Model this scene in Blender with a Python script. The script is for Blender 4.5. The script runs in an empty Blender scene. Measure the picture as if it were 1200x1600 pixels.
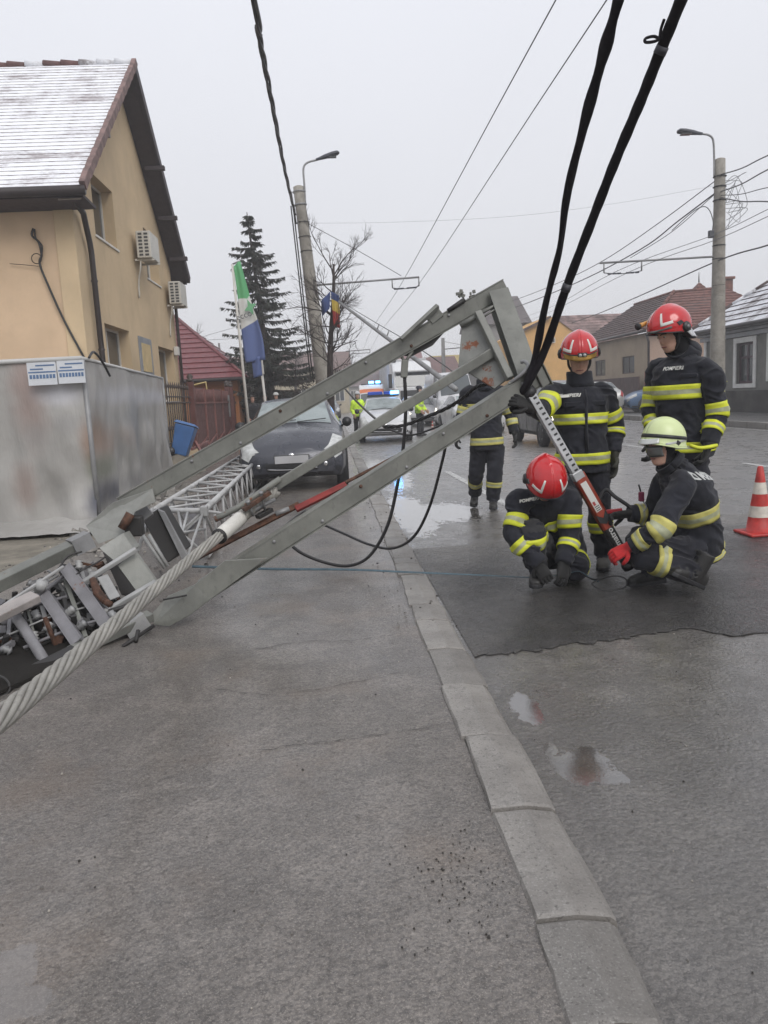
import bpy, bmesh, math, random
import numpy as np
from mathutils import Vector, Matrix, noise as mnoise
from mathutils.bvhtree import BVHTree
from mathutils.kdtree import KDTree
R = math.radians
random.seed(7)
SC = bpy.context.scene
COL = SC.collection
# ---------------- camera ----------------
cd = bpy.data.cameras.new('camera')
cam = bpy.data.objects.new('camera', cd); COL.objects.link(cam)
cd.sensor_fit = 'VERTICAL'; cd.sensor_height = 32.0; cd.lens = 24.0
cd.clip_start = 0.05; cd.clip_end = 3000
cam.matrix_world = (Matrix.Translation((0, 0, 1.4)) @ Matrix.Rotation(R(-3.5), 4, 'Z')
                    @ Matrix.Rotation(R(90 - 8.5), 4, 'X') @ Matrix.Rotation(R(-3.0), 4, 'Z'))
SC.camera = cam
# ---------------- overcast sky ----------------
W = bpy.data.worlds.new('World'); SC.world = W; W.use_nodes = True
nt = W.node_tree; nt.nodes.clear()
wo = nt.nodes.new('ShaderNodeOutputWorld'); bg = nt.nodes.new('ShaderNodeBackground')
sky = nt.nodes.new('ShaderNodeTexSky'); sky.sky_type = 'NISHITA'; sky.sun_disc = False
sky.sun_elevation = R(42); sky.sun_rotation = R(156); sky.dust_density = 6; sky.air_density = 1.2
hs = nt.nodes.new('ShaderNodeHueSaturation'); hs.inputs['Saturation'].default_value = 0.25
nt.links.new(sky.outputs[0], hs.inputs['Color'])
sc_ = nt.nodes.new('ShaderNodeVectorMath'); sc_.operation = 'SCALE'; sc_.inputs['Scale'].default_value = 0.09
nt.links.new(hs.outputs[0], sc_.inputs[0])
tc = nt.nodes.new('ShaderNodeTexCoord'); sx = nt.nodes.new('ShaderNodeSeparateXYZ')
nt.links.new(tc.outputs['Generated'], sx.inputs[0])
rp = nt.nodes.new('ShaderNodeValToRGB')          # the cloud deck: paler overhead, duller low down
rp.color_ramp.elements[0].position = 0.0; rp.color_ramp.elements[0].color = (.65, .655, .685, 1)
rp.color_ramp.elements[1].position = 0.55; rp.color_ramp.elements[1].color = (.81, .828, .895, 1)
nt.links.new(sx.outputs['Z'], rp.inputs[0])
nz = nt.nodes.new('ShaderNodeTexNoise'); nz.inputs['Scale'].default_value = 1.6; nz.inputs['Detail'].default_value = 3
nt.links.new(tc.outputs['Generated'], nz.inputs['Vector'])
mr = nt.nodes.new('ShaderNodeMapRange'); mr.inputs[3].default_value = .94; mr.inputs[4].default_value = 1.06
nt.links.new(nz.outputs[0], mr.inputs[0])
ml = nt.nodes.new('ShaderNodeVectorMath'); ml.operation = 'SCALE'
nt.links.new(rp.outputs[0], ml.inputs[0]); nt.links.new(mr.outputs[0], ml.inputs['Scale'])
mx = nt.nodes.new('ShaderNodeMix'); mx.data_type = 'RGBA'; mx.inputs['Factor'].default_value = .88
nt.links.new(sc_.outputs[0], mx.inputs['A']); nt.links.new(ml.outputs[0], mx.inputs['B'])
nt.links.new(mx.outputs['Result'], bg.inputs['Color']); bg.inputs['Strength'].default_value = 1.0
nt.links.new(bg.outputs[0], wo.inputs['Surface'])
# ---------------- weak sun behind the clouds ----------------
sl = bpy.data.lights.new('sun', 'SUN'); sl.energy = 1.3; sl.angle = R(35); sl.color = (1, .97, .93)
so = bpy.data.objects.new('sun', sl); COL.objects.link(so); so.location = (0, 0, 30)
so.rotation_euler = (R(48), 0, R(24))
SC.view_settings.view_transform = 'Standard'; SC.view_settings.look = 'None'
SC.view_settings.exposure = 0.24; SC.view_settings.gamma = 1.0
SC.render.engine = 'CYCLES'
SC.cycles.use_denoising = True
SC.cycles.use_adaptive_sampling = True; SC.cycles.adaptive_threshold = .025
SC.cycles.max_bounces = 6; SC.cycles.diffuse_bounces = 3; SC.cycles.glossy_bounces = 3
SC.cycles.transmission_bounces = 4; SC.cycles.volume_bounces = 1; SC.cycles.transparent_max_bounces = 8
SC.cycles.caustics_reflective = False; SC.cycles.caustics_refractive = False

# ---------------- helpers ----------------
def V(*a): return Vector(a[0] if len(a) == 1 else a)
def tag(o, label=None, cat=None, group=None, kind=None):
    if label: o['label'] = label
    if cat: o['category'] = cat
    if group: o['group'] = group
    if kind: o['kind'] = kind
    return o
def wloc(o):
    p = Vector((0, 0, 0))
    while o is not None:
        p += o.location; o = o.parent
    return p
def empty(name, loc, label=None, cat=None, group=None, kind=None, rz=0):
    o = bpy.data.objects.new(name, None); COL.objects.link(o)
    o.location = loc; o.rotation_euler = (0, 0, rz); o.empty_display_size = .1
    return tag(o, label, cat, group, kind)
def dup(o, parent=None):
    c = o.copy(); COL.objects.link(c); c.parent = parent
    for ch in o.children: dup(ch, c)
    return c
def frame_of(d, up=(0, 0, 1)):
    d = Vector(d).normalized(); up = Vector(up)
    s = d.cross(up)
    if s.length < 1e-4: s = d.cross(Vector((1, 0, 0)))
    s.normalize(); u = s.cross(d).normalized()
    return d, s, u
def catmull(pts, n):
    pts = [np.array(p, float) for p in pts]
    P = [2 * pts[0] - pts[1]] + pts + [2 * pts[-1] - pts[-2]]
    out = []
    for i in range(1, len(P) - 2):
        for k in range(n):
            t = k / n; a, b, c, d = P[i - 1:i + 3]
            out.append(.5 * (2 * b + (c - a) * t + (2 * a - 5 * b + 4 * c - d) * t * t + (3 * b - a - 3 * c + d) * t ** 3))
    out.append(pts[-1])
    return [Vector(p) for p in out] if len(pts[0]) == 3 else out
class MB:
    def __init__(s): s.v = []; s.f = []; s.mi = []; s.m = 0; s.sm = []; s.smooth = False
    def add(s, vs, fs):
        b = len(s.v); s.v += [tuple(x) for x in vs]
        for f in fs: s.f.append([b + i for i in f]); s.mi.append(s.m); s.sm.append(s.smooth)
        return s
    def box(s, c, size, rot=None):
        x, y, z = [t / 2 for t in size]; c = Vector(c)
        vs = [Vector((a, b, d)) for d in (-z, z) for b in (-y, y) for a in (-x, x)]
        if rot is not None: vs = [rot @ p for p in vs]
        return s.add([c + p for p in vs], [(0, 2, 3, 1), (4, 5, 7, 6), (0, 1, 5, 4), (2, 6, 7, 3), (0, 4, 6, 2), (1, 3, 7, 5)])
    def bbox(s, a, b):
        return s.box([(p + q) / 2 for p, q in zip(a, b)], [abs(q - p) for p, q in zip(a, b)])
    def beam(s, p0, p1, w, h, up=(0, 0, 1), ch=0):
        """bar from p0 to p1, h along up, w across; ch = chamfer"""
        p0 = Vector(p0); p1 = Vector(p1); d, sd, u = frame_of(p1 - p0, up)
        if ch:
            pr = [(-w/2+ch, -h/2), (w/2-ch, -h/2), (w/2, -h/2+ch), (w/2, h/2-ch), (w/2-ch, h/2), (-w/2+ch, h/2), (-w/2, h/2-ch), (-w/2, -h/2+ch)]
        else: pr = [(-w/2, -h/2), (w/2, -h/2), (w/2, h/2), (-w/2, h/2)]
        n = len(pr)
        vs = [p + sd * a + u * b for p in (p0, p1) for a, b in pr]
        fs = [(i, (i + 1) % n, n + (i + 1) % n, n + i) for i in range(n)]
        return s.add(vs, [f[::-1] for f in fs] + [tuple(range(n)), tuple(range(2 * n - 1, n - 1, -1))])
    def prism(s, poly, off):
        """closed polygon (3d points) pushed along off"""
        n = len(poly); off = Vector(off); vs = [Vector(p) for p in poly]; vs += [p + off for p in vs]
        return s.add(vs, [tuple(range(n - 1, -1, -1)), tuple(range(n, 2 * n))] + [(i, (i + 1) % n, n + (i + 1) % n, n + i) for i in range(n)])
    def quad(s, *p): return s.add(p, [tuple(range(len(p)))])
    def tube(s, pts, r, n=8, caps=True, up=(0, 0, 1)):
        pts = [Vector(p) for p in pts]; k = len(pts)
        rs = r if isinstance(r, (list, tuple)) else [r] * k
        vs = []; fr = None
        for i, p in enumerate(pts):
            t = (pts[min(i + 1, k - 1)] - pts[max(i - 1, 0)]).normalized()
            if fr is None: _, a, b = frame_of(t, up)
            else:
                a = (fr - t * fr.dot(t)).normalized(); b = a.cross(t)
            fr = a
            for j in range(n):
                g = 2 * math.pi * j / n; vs.append(p + a * (rs[i] * math.cos(g)) + b * (rs[i] * math.sin(g)))
        fs = [(i * n + j, (i + 1) * n + j, (i + 1) * n + (j + 1) % n, i * n + (j + 1) % n) for i in range(k - 1) for j in range(n)]
        if caps: fs += [tuple(range(n)), tuple(range((k - 1) * n + n - 1, (k - 1) * n - 1, -1))]
        sm = s.smooth; s.smooth = True; s.add(vs, fs); s.smooth = sm
        return s
    def lathe(s, prof, c, axis=(0, 0, 1), n=24, up=(1, 0, 0)):
        """prof: (radius, along) list"""
        d, a, b = frame_of(axis, up); c = Vector(c); k = len(prof); vs = []
        for r, h in prof:
            for j in range(n):
                g = 2 * math.pi * j / n; vs.append(c + d * h + a * r * math.cos(g) + b * r * math.sin(g))
        fs = [(i * n + j, (i + 1) * n + j, (i + 1) * n + (j + 1) % n, i * n + (j + 1) % n) for i in range(k - 1) for j in range(n)]
        sm = s.smooth; s.smooth = True; s.add(vs, [f[::-1] for f in fs]); s.smooth = sm
        return s
    def grid(s, rows):
        k = len(rows); n = len(rows[0]); vs = [p for r in rows for p in r]
        return s.add(vs, [(i * n + j, i * n + j + 1, (i + 1) * n + j + 1, (i + 1) * n + j) for i in range(k - 1) for j in range(n - 1)])
    def build(s, name, mat, parent=None, local=False, bevel=0, smooth=None, solid=0):
        me = bpy.data.meshes.new(name)
        if parent is None:
            a = np.array(s.v); org = Vector(((a[:, 0].min() + a[:, 0].max()) / 2, (a[:, 1].min() + a[:, 1].max()) / 2, a[:, 2].min()))
        else: org = Vector((0, 0, 0)) if local else wloc(parent)
        if local and parent is None: org = Vector((0, 0, 0))
        me.from_pydata([tuple(Vector(p) - org) for p in s.v], [], s.f)
        for m in (mat if isinstance(mat, (list, tuple)) else [mat]): me.materials.append(m)
        me.polygons.foreach_set('material_index', s.mi)
        me.polygons.foreach_set('use_smooth', s.sm if smooth is None else [smooth] * len(s.f))
        me.validate(); me.update()
        o = bpy.data.objects.new(name, me); COL.objects.link(o)
        if parent is None: o.location = org if not local else (0, 0, 0)
        else: o.parent = parent
        if solid:
            q = o.modifiers.new('thick', 'SOLIDIFY'); q.thickness = solid; q.offset = 0
        if bevel:
            q = o.modifiers.new('bev', 'BEVEL'); q.width = bevel; q.segments = 2; q.limit_method = 'ANGLE'; q.angle_limit = R(40); q.harden_normals = False
        return o
def text_mesh(body, size, mat, M4, name, parent, extrude=.0015, align='CENTER', bold=0.0, sx=1.0):
    cu = bpy.data.curves.new(name, 'FONT'); cu.body = body; cu.size = size; cu.align_x = align; cu.align_y = 'CENTER'
    cu.extrude = extrude; cu.offset = bold; cu.resolution_u = 3
    to = bpy.data.objects.new('tmp', cu); COL.objects.link(to)
    me = bpy.data.meshes.new_from_object(to.evaluated_get(bpy.context.evaluated_depsgraph_get()))
    bpy.data.objects.remove(to); bpy.data.curves.remove(cu)
    mb = MB(); mb.add([M4 @ Vector((v.co.x * sx, v.co.y, v.co.z)) for v in me.vertices], [tuple(p.vertices) for p in me.polygons])
    bpy.data.meshes.remove(me)
    return mb.build(name, mat, parent)
def basis(o, x, y, z):
    x, y, z, o = Vector(x), Vector(y), Vector(z), Vector(o)
    return Matrix(((x.x, y.x, z.x, o.x), (x.y, y.y, z.y, o.y), (x.z, y.z, z.z, o.z), (0, 0, 0, 1)))

# ---------------- materials ----------------
class N:
    """small wrapper to wire shader nodes"""
    def __init__(s, name):
        s.mat = bpy.data.materials.new(name); s.mat.use_nodes = True; s.t = s.mat.node_tree
        s.b = s.t.nodes['Principled BSDF']; s.pos = s.t.nodes.new('ShaderNodeNewGeometry').outputs['Position']
    def lk(s, a, b): s.t.links.new(a, b)
    def setv(s, inp, v):
        if hasattr(v, 'is_output'): s.lk(v, inp)
        else: inp.default_value = v
    def noise(s, scale, detail=4, rough=.55, vec=None, dist=0):
        n = s.t.nodes.new('ShaderNodeTexNoise'); n.inputs['Scale'].default_value = scale; n.inputs['Detail'].default_value = detail
        n.inputs['Roughness'].default_value = rough; n.inputs['Distortion'].default_value = dist
        s.lk(vec or s.pos, n.inputs['Vector']); return n.outputs[0]
    def voro(s, scale, feat='F1', vec=None, rnd=1):
        n = s.t.nodes.new('ShaderNodeTexVoronoi'); n.feature = feat; n.inputs['Scale'].default_value = scale
        n.inputs['Randomness'].default_value = rnd
        s.lk(vec or s.pos, n.inputs['Vector']); return n.outputs['Distance']
    def ramp(s, fac, a, b, x=0.0, y=1.0):
        n = s.t.nodes.new('ShaderNodeMapRange'); n.interpolation_type = 'SMOOTHSTEP'
        s.setv(n.inputs[0], fac); n.inputs[1].default_value = a; n.inputs[2].default_value = b; n.inputs[3].default_value = x; n.inputs[4].default_value = y
        return n.outputs[0]
    def mix(s, fac, a, b):
        n = s.t.nodes.new('ShaderNodeMix'); n.data_type = 'RGBA'; s.setv(n.inputs['Factor'], fac)
        s.setv(n.inputs['A'], a if hasattr(a, 'is_output') else (*a, 1)); s.setv(n.inputs['B'], b if hasattr(b, 'is_output') else (*b, 1)); return n.outputs['Result']
    def math(s, op, a, b=0.0, c=0.0):
        n = s.t.nodes.new('ShaderNodeMath'); n.operation = op; s.setv(n.inputs[0], a); s.setv(n.inputs[1], b); s.setv(n.inputs[2], c); return n.outputs[0]
    def scalev(s, sx, sy, sz):
        n = s.t.nodes.new('ShaderNodeVectorMath'); n.operation = 'MULTIPLY'; s.lk(s.pos, n.inputs[0]); n.inputs[1].default_value = (sx, sy, sz); return n.outputs[0]
    def dist(s, p, sc=(1, 1, 1)):
        a = s.t.nodes.new('ShaderNodeVectorMath'); a.operation = 'SUBTRACT'; s.lk(s.pos, a.inputs[0]); a.inputs[1].default_value = p
        m = s.t.nodes.new('ShaderNodeVectorMath'); m.operation = 'MULTIPLY'; s.lk(a.outputs[0], m.inputs[0]); m.inputs[1].default_value = sc
        l = s.t.nodes.new('ShaderNodeVectorMath'); l.operation = 'LENGTH'; s.lk(m.outputs[0], l.inputs[0]); return l.outputs['Value']
    def xyz(s):
        n = s.t.nodes.new('ShaderNodeSeparateXYZ'); s.lk(s.pos, n.inputs[0]); return n.outputs
    def bump(s, h, strength=.3, dist=.01):
        n = s.t.nodes.new('ShaderNodeBump'); s.setv(n.inputs['Strength'], strength); n.inputs['Distance'].default_value = dist
        s.lk(h, n.inputs['Height']); s.lk(n.outputs[0], s.b.inputs['Normal']); return n
    def out(s, col=None, rough=None, metal=None, **k):
        if col is not None: s.setv(s.b.inputs['Base Color'], col if hasattr(col, 'is_output') else (*col, 1))
        if rough is not None: s.setv(s.b.inputs['Roughness'], rough)
        if metal is not None: s.setv(s.b.inputs['Metallic'], metal)
        for a, v in k.items(): s.setv(s.b.inputs[a.replace('_', ' ')], v)
        return s.mat
def mat(name, col, rough=.6, metal=0, var=.18, vs=2.5, bump=0, bs=80, bd=.004, fine=.0, spec=.5, coat=0):
    n = N(name); c = col
    d = tuple(t * (1 - var) for t in col); l = tuple(min(1, t * (1 + var * .6)) for t in col)
    f = n.ramp(n.noise(vs, 6, .62), .3, .7)
    c = n.mix(f, d, l)
    if fine: c = n.mix(n.ramp(n.noise(vs * 25, 3), .35, .65, 0, fine), c, tuple(t * .55 for t in col))
    if bump: n.bump(n.noise(bs, 4), bump, bd)
    r = n.ramp(n.noise(vs * 1.7, 4), .25, .75, max(.02, rough - .08), min(1, rough + .08))
    return n.out(c, r, metal, Specular_IOR_Level=spec, Coat_Weight=coat)

# ================= GROUND =================
ZR = -0.06                                   # road level, kerb top and pavement at 0
def asphalt(name, base, dark, wet, puddles=(), pale=0.0, brown=0.0, grain=1.0, coat=.3, bst=.8, cn=.22, cmin=.35, spk=.4, cr0=.12, fade=False):
    n = N(name)
    big = n.noise(.55, 5, .6); mid = n.noise(3.2, 6, .65, dist=.6); fine = n.noise(95, 3, .6); fine2 = n.noise(230, 2, .5)
    c = n.mix(n.ramp(big, .40, .60), dark, base); c = n.mix(n.ramp(n.noise(.28, 4, .6), .42, .6, 0, .65), c, tuple(t * .72 for t in dark)); c = n.mix(n.ramp(n.noise(1.1, 5, .7, dist=1.0), .54, .62, 0, .35), c, tuple(t * .6 for t in dark))
    c = n.mix(n.ramp(mid, .42, .66, 0, .55), c, tuple(t * 1.3 for t in base))
    c = n.mix(n.ramp(n.noise(9, 5, .7), .52, .72, 0, .5), c, tuple(t * .55 for t in dark))
    c = n.mix(n.ramp(n.noise(38, 6, .75, dist=.7), .50, .60, 0, .6), c, tuple(t * .45 for t in dark))
    c = n.mix(n.ramp(n.noise(30, 5, .7, n.scalev(1, 1.15, 1), 1.2), .54, .66, 0, .45), c, tuple(t * 1.55 for t in base))
    c = n.mix(n.ramp(fine, .47, .60, 0, .42), c, tuple(t * .38 for t in dark))
    c = n.mix(n.ramp(fine2, .56, .66, 0, .42), c, tuple(min(.5, t * 2.0) for t in base))
    if fade: c = n.mix(n.ramp(n.math('ADD', n.math('MULTIPLY_ADD', n.xyz()[0], -.22, n.xyz()[1]), n.math('MULTIPLY', n.noise(2.2, 6, .75), 1.8)), 6.6, 8.0), c, (.155, .143, .131)); c = n.mix(n.ramp(n.math('ADD', n.xyz()[0], n.math('MULTIPLY', n.noise(3, 6, .75), 1.3)), 1.25, 1.7, .55, 0), c, (.12, .112, .104))
    if brown: c = n.mix(n.ramp(n.noise(1.3, 4), .5, .7, 0, brown), c, (base[0] * 1.0, base[1] * .8, base[2] * .62))
    wetm = n.ramp(n.math('ADD', n.noise(.8, 5, .6, n.scalev(1, .45, 1)), wet - .5), .42, .62)
    chips = n.voro(62 * grain); h = n.math('ADD', n.math('MULTIPLY', n.noise(75 * grain, 4, .7), 1.1), n.math('MULTIPLY', chips, -.8))
    h = n.math('ADD', h, n.math('MULTIPLY', n.noise(24, 5, .7, dist=.8), 1.3))
    rough = n.math('MULTIPLY_ADD', wetm, -.30, .66)
    rough = n.math('ADD', rough, n.ramp(fine, .3, .7, -.06, .08))
    pm = None
    for (p, sx, sy, r) in puddles:
        d = n.dist((p[0], p[1], 0), (1 / sx, 1 / sy, 0))
        d = n.math('ADD', d, n.math('MULTIPLY', n.math('SUBTRACT', n.noise(9, 5, .7, n.scalev(1.3, .8, 1)), .5), 1.9))
        m = n.ramp(d, r - .12, r + .05, 1, 0)
        pm = m if pm is None else n.math('MAXIMUM', pm, m)
    strength = bst
    cw = n.math('MULTIPLY', n.ramp(n.math('ADD', n.math('MULTIPLY', n.noise(.9, 6, .65, n.scalev(1, .5, 1)), .7), n.math('MULTIPLY', n.noise(6, 5, .7), .3)), .36, .62, cmin, 1), coat); cw = n.math('MULTIPLY', cw, n.ramp(n.math('ADD', n.math('MULTIPLY', n.noise(46, 4, .7, dist=.5), .6), n.math('MULTIPLY', n.noise(120, 2), .4)), .40, .58, spk, 1)); cr = n.ramp(n.noise(4, 5, .7), .3, .7, cr0, cr0 * 2.4)
    if pm is not None:
        rough = n.math('MULTIPLY', rough, n.math('MULTIPLY_ADD', pm, -.93, 1.0))
        strength = n.math('MULTIPLY_ADD', pm, -(bst - .02), bst)
        cw = n.math('MAXIMUM', cw, pm); cr = n.math('MULTIPLY', cr, n.math('MULTIPLY_ADD', pm, -.72, 1.0))
        c = n.mix(n.math('MULTIPLY', pm, .45), c, tuple(t * .6 for t in dark))
    c = n.mix(n.math('MULTIPLY', wetm, .35), c, tuple(t * .5 for t in dark))
    n.bump(h, strength, .014)
    b2 = n.t.nodes.new('ShaderNodeBump'); b2.inputs['Distance'].default_value = .010; n.setv(b2.inputs['Strength'], n.math('MULTIPLY', strength, cn)); n.lk(h, b2.inputs['Height']); n.lk(b2.outputs[0], n.b.inputs['Coat Normal'])
    return n.out(c, rough, 0, Specular_IOR_Level=.5, Coat_Weight=cw, Coat_Roughness=cr)
M_side = asphalt('pavement_asphalt', (.212, .190, .169), (.130, .115, .102), .40, coat=1.0, bst=.85, cmin=.7, cn=.09, spk=.6, cr0=.10,
                 puddles=[((-0.917,1.819,0), .10, .13, .9), ((-0.884,1.721,0), .12, .08, .9)], brown=.35)
M_road = asphalt('road_asphalt', (.198, .182, .165), (.112, .102, .093), .62, coat=1.0, cn=.12, cmin=.9, spk=.75, cr0=.19,
                 puddles=[((0.819,3.353,-0.06), .07, .2, 1.0), ((0.812,2.91,-0.06), .04, .08, .8), ((0.881,2.77,-0.06), .13, .15, 1.0), ((0.966,2.653,-0.06), .09, .06, .9), ((0.631,2.157,-0.06), .05, .12, .9),
                          ((0.914,9.616,-0.06), .25, 1.6, 1.1), ((0.986,15.403,-0.06), .35, 3.0, 1.2), ((1.3,9.452,-0.06), .6, .9, .9)], grain=.75)
M_patch = asphalt('new_asphalt', (.056, .052, .050), (.024, .022, .021), .45, grain=.8, coat=.75, cn=.35, cr0=.16, fade=True)
def sheet(name, poly, z, m, kind='structure', parent=None):
    mb = MB(); mb.add([(p[0], p[1], z) for p in poly], [tuple(range(len(poly)))])
    o = mb.build(name, m, parent)
    if kind and parent is None: o['kind'] = kind
    return o
sheet('ground', [(-400, -60), (400, -60), (400, 900), (-400, 900)], -.13, mat('ground_soil', (.10, .09, .075), .9, bump=.4, bs=20))
# road: one long sheet
sheet('road', [(.6, -6), (12.2, -6), (12.2, 400), (.6, 400)], ZR, M_road)
mb = MB(); mb.bbox((-5.2, -6, -.12), (.46, 30, -.003)); mb.bbox((-4.2, 30, -.12), (.46, 400, -.003))
pav = mb.build('pavement', M_side); tag(pav, kind='structure')
mb = MB(); mb.bbox((12.32, -6, -.12), (16.2, 400, .12)); mb.bbox((16.2, -6, -.12), (60, 26, .10))
o = mb.build('far_pavement', asphalt('far_pavement_asphalt', (.16, .155, .15), (.11, .105, .1), .5)); tag(o, kind='structure')
# yard ground behind the tent and houses
mb = MB(); mb.bbox((-40, 2, -.1), (-5.2, 30, -.02)); mb.bbox((-40, 30, -.1), (-4.2, 200, -.02))
tag(mb.build('yard_ground', mat('yard_soil', (.13, .12, .095), .85, var=.35, vs=1.5, bump=.6, bs=25, bd=.02)), kind='structure')
# debris strip of earth along the pavement under the tent
def jag(p0, p1, n, a, seed):
    rr = random.Random(seed); out = []
    for i in range(n + 1):
        t = i / n; w = 0 if i in (0, n) else a
        out.append((p0[0] + (p1[0] - p0[0]) * t + rr.uniform(-w, w), p0[1] + (p1[1] - p0[1]) * t + rr.uniform(-w, w)))
    return out
poly = [(-5.15, 6.2)] + jag((-3.3, 6.6), (-2.45, 8.3), 16, .12, 3) + jag((-2.4, 8.5), (-3.3, 15.5), 20, .12, 4) + [(-5.15, 15.8)]
sheet('earth_strip', poly, .004, mat('bare_earth', (.20, .18, .145), .9, var=.35, vs=3, bump=.8, bs=40, bd=.01))
# fresh dark asphalt patch
near = jag((0.712,4.068,-0.06), (1.554,4.196,-0.06), 26, .032, 5) + jag((1.615,4.206,-0.06), (2.045,4.306,-0.06), 14, .025, 6) + jag((2.11,4.239,-0.06), (2.213,4.103,-0.06), 5, .01, 8) + jag((2.269,4.102,-0.06), (4.6, 4.25), 22, .03, 9)
far = jag((7.2, 8.7), (2.9, 7.7), 40, .09, 10) + jag((2.8, 7.6), (1.2, 7.25), 26, .09, 11) + [(.69, 7.2)]
patch = [(p[0], p[1]) for p in near] + [(7.2, 4.4)] + far
sheet('asphalt_patch', patch, ZR + .004, M_patch)
# ragged seam at the near edge of the patch: broken lip
mb = MB()
M_crack = mat('crack_dark', (.055, .052, .048), .9, bump=.5, bs=60)
for a, b in zip(near[:-1], near[1:]):
    w = random.choice((.002, .004, .006, .012, .02))
    mb.quad((a[0], a[1] - w, ZR + .0075), (b[0], b[1] - w * .7, ZR + .0075), (b[0], b[1] + w * .8, ZR + .0075), (a[0], a[1] + w, ZR + .0075))
tag(mb.build('asphalt_seam', M_crack), kind='structure')
# lane paint, worn
n = N('worn_white_paint'); f = n.ramp(n.noise(22, 5, .7), .38, .6)
n.bump(n.noise(90, 3), .4, .004)
M_paint = n.out(n.mix(f, (.18, .178, .172), (.56, .56, .54)), .45)
for i, (a, b, w) in enumerate([((2.20, 9.6), (2.12, 14.4), .12), ((7.1, 10.4), (7.1, 12.9), .12), ((7.1, 16.5), (7.1, 19.5), .12), ((7.1, 24), (7.1, 28), .12), ((3.8, 19), (3.8, 22), .12), ((3.8, 27), (3.8, 31), .12), ((11.9, 10), (11.9, 60), .11)]):
    sheet('lane_marking', [(a[0] - w/2, a[1]), (a[0] + w/2, a[1]), (b[0] + w/2, b[1]), (b[0] - w/2, b[1])], ZR + .004, M_paint)
# kerb: single stones
M_kerb = []
for k in range(4):
    n = N('kerb_concrete'); t = 1.05 - .12 * k
    c = n.mix(n.ramp(n.noise(2.5, 6, .65), .3, .7), (.19 * t, .178 * t, .164 * t), (.29 * t, .273 * t, .252 * t))
    c = n.mix(n.ramp(n.noise(26, 5, .7), .52, .7, 0, .5), c, (.10, .095, .09)); c = n.mix(n.ramp(n.noise(160, 2), .55, .7, 0, .5), c, (.36, .35, .33)); c = n.mix(n.ramp(n.noise(90, 3, .7), .56, .66, 0, .7), c, (.07, .065, .06))
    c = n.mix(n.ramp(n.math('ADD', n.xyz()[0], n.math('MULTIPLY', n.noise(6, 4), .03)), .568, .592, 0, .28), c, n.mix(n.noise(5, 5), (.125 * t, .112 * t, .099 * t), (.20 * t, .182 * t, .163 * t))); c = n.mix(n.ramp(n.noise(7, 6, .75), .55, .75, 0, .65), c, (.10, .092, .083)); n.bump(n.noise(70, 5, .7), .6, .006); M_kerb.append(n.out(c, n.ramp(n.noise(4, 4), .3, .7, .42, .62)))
kerb = empty('kerb', (.56, 0, -.1), kind='structure')
def kerb_stone(y0, y1, i):
    rr = random.Random(i * 7 + 1); mb = MB(); g = .004 + rr.random() * .005
    a, b = y0 + g, y1 - g; dz = rr.uniform(-.005, .006); dx = rr.uniform(-.008, .008); tw = rr.uniform(-.006, .006)
    # section: flat top, gentle slope toward the road, short face
    def sec(y, k):
        x = dx + tw * k
        return [(.452 + x, y, -.10), (.452 + x, y, .000 + dz), (.458 + x, y, .010 + dz), (.560 + x, y, .012 + dz), (.572 + x, y, .0115 + dz), (.655 + x, y, -.004 + dz), (.672 + x, y, -.018 + dz), (.682 + x, y, -.10)]
    ys = [a, a + .012] + [a + (b - a) * t for t in (.25, .5, .75)] + [b - .012, b]
    S = []
    for j, y in enumerate(ys):
        s = sec(y, (y - a) / (b - a) * 2 - 1)
        if j in (0, len(ys) - 1): s = [(p[0], p[1], p[2] - (.005 if 0 < q < 7 else 0)) for q, p in enumerate(s)]
        else: s = [(p[0] + (rr.uniform(-.004, .004) if q in (1, 2, 6, 7) else 0), p[1], p[2] + (rr.uniform(-.003, .002) if 0 < q < 7 else 0)) for q, p in enumerate(s)]
        S += s
    n_ = 8; mb.add(S, [(i2 * n_ + j, i2 * n_ + j + 1, (i2 + 1) * n_ + j + 1, (i2 + 1) * n_ + j) for i2 in range(len(ys) - 1) for j in range(n_ - 1)] + [tuple(range(8))[::-1], tuple(range(len(S) - 8, len(S)))])
    return mb.build('kerb_stone', M_kerb[rr.randrange(4)], kerb)
joints = [-.1, .42, .94, (0.661,1.632,0)[1] - .16, 1.83, 2.38, 2.955, 3.53, 4.07, 4.63, 5.0, 5.42, 5.9, 6.3, 6.55]
y = 7.05
while y < 46: joints.append(y); y += .5
for i in range(len(joints) - 1): kerb_stone(joints[i], joints[i + 1], i)
mb = MB(); mb.bbox((.455, 46, -.1), (.675, 400, .0)); o = mb.build('kerb_run', M_kerb[0], kerb)
fk = empty('far_kerb', (12.25, 10, -.1), kind='structure')
y = 8.0
while y < 60:
    mb = MB(); mb.bbox((12.19, y + .01, -.1), (12.33, y + .99, .13)); mb.build('kerb_stone', M_kerb[int(y) % 4], fk, bevel=.012); y += 1.0
# a broken, tilted stone near the strap
mb = MB(); mb.prism([(.47, 6.60, .008), (.66, 6.58, -.02), (.665, 6.98, .012), (.60, 7.0, .022), (.47, 6.95, .022)], (0, 0, -.08)); mb.build('kerb_stone', M_kerb[2], kerb)
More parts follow.
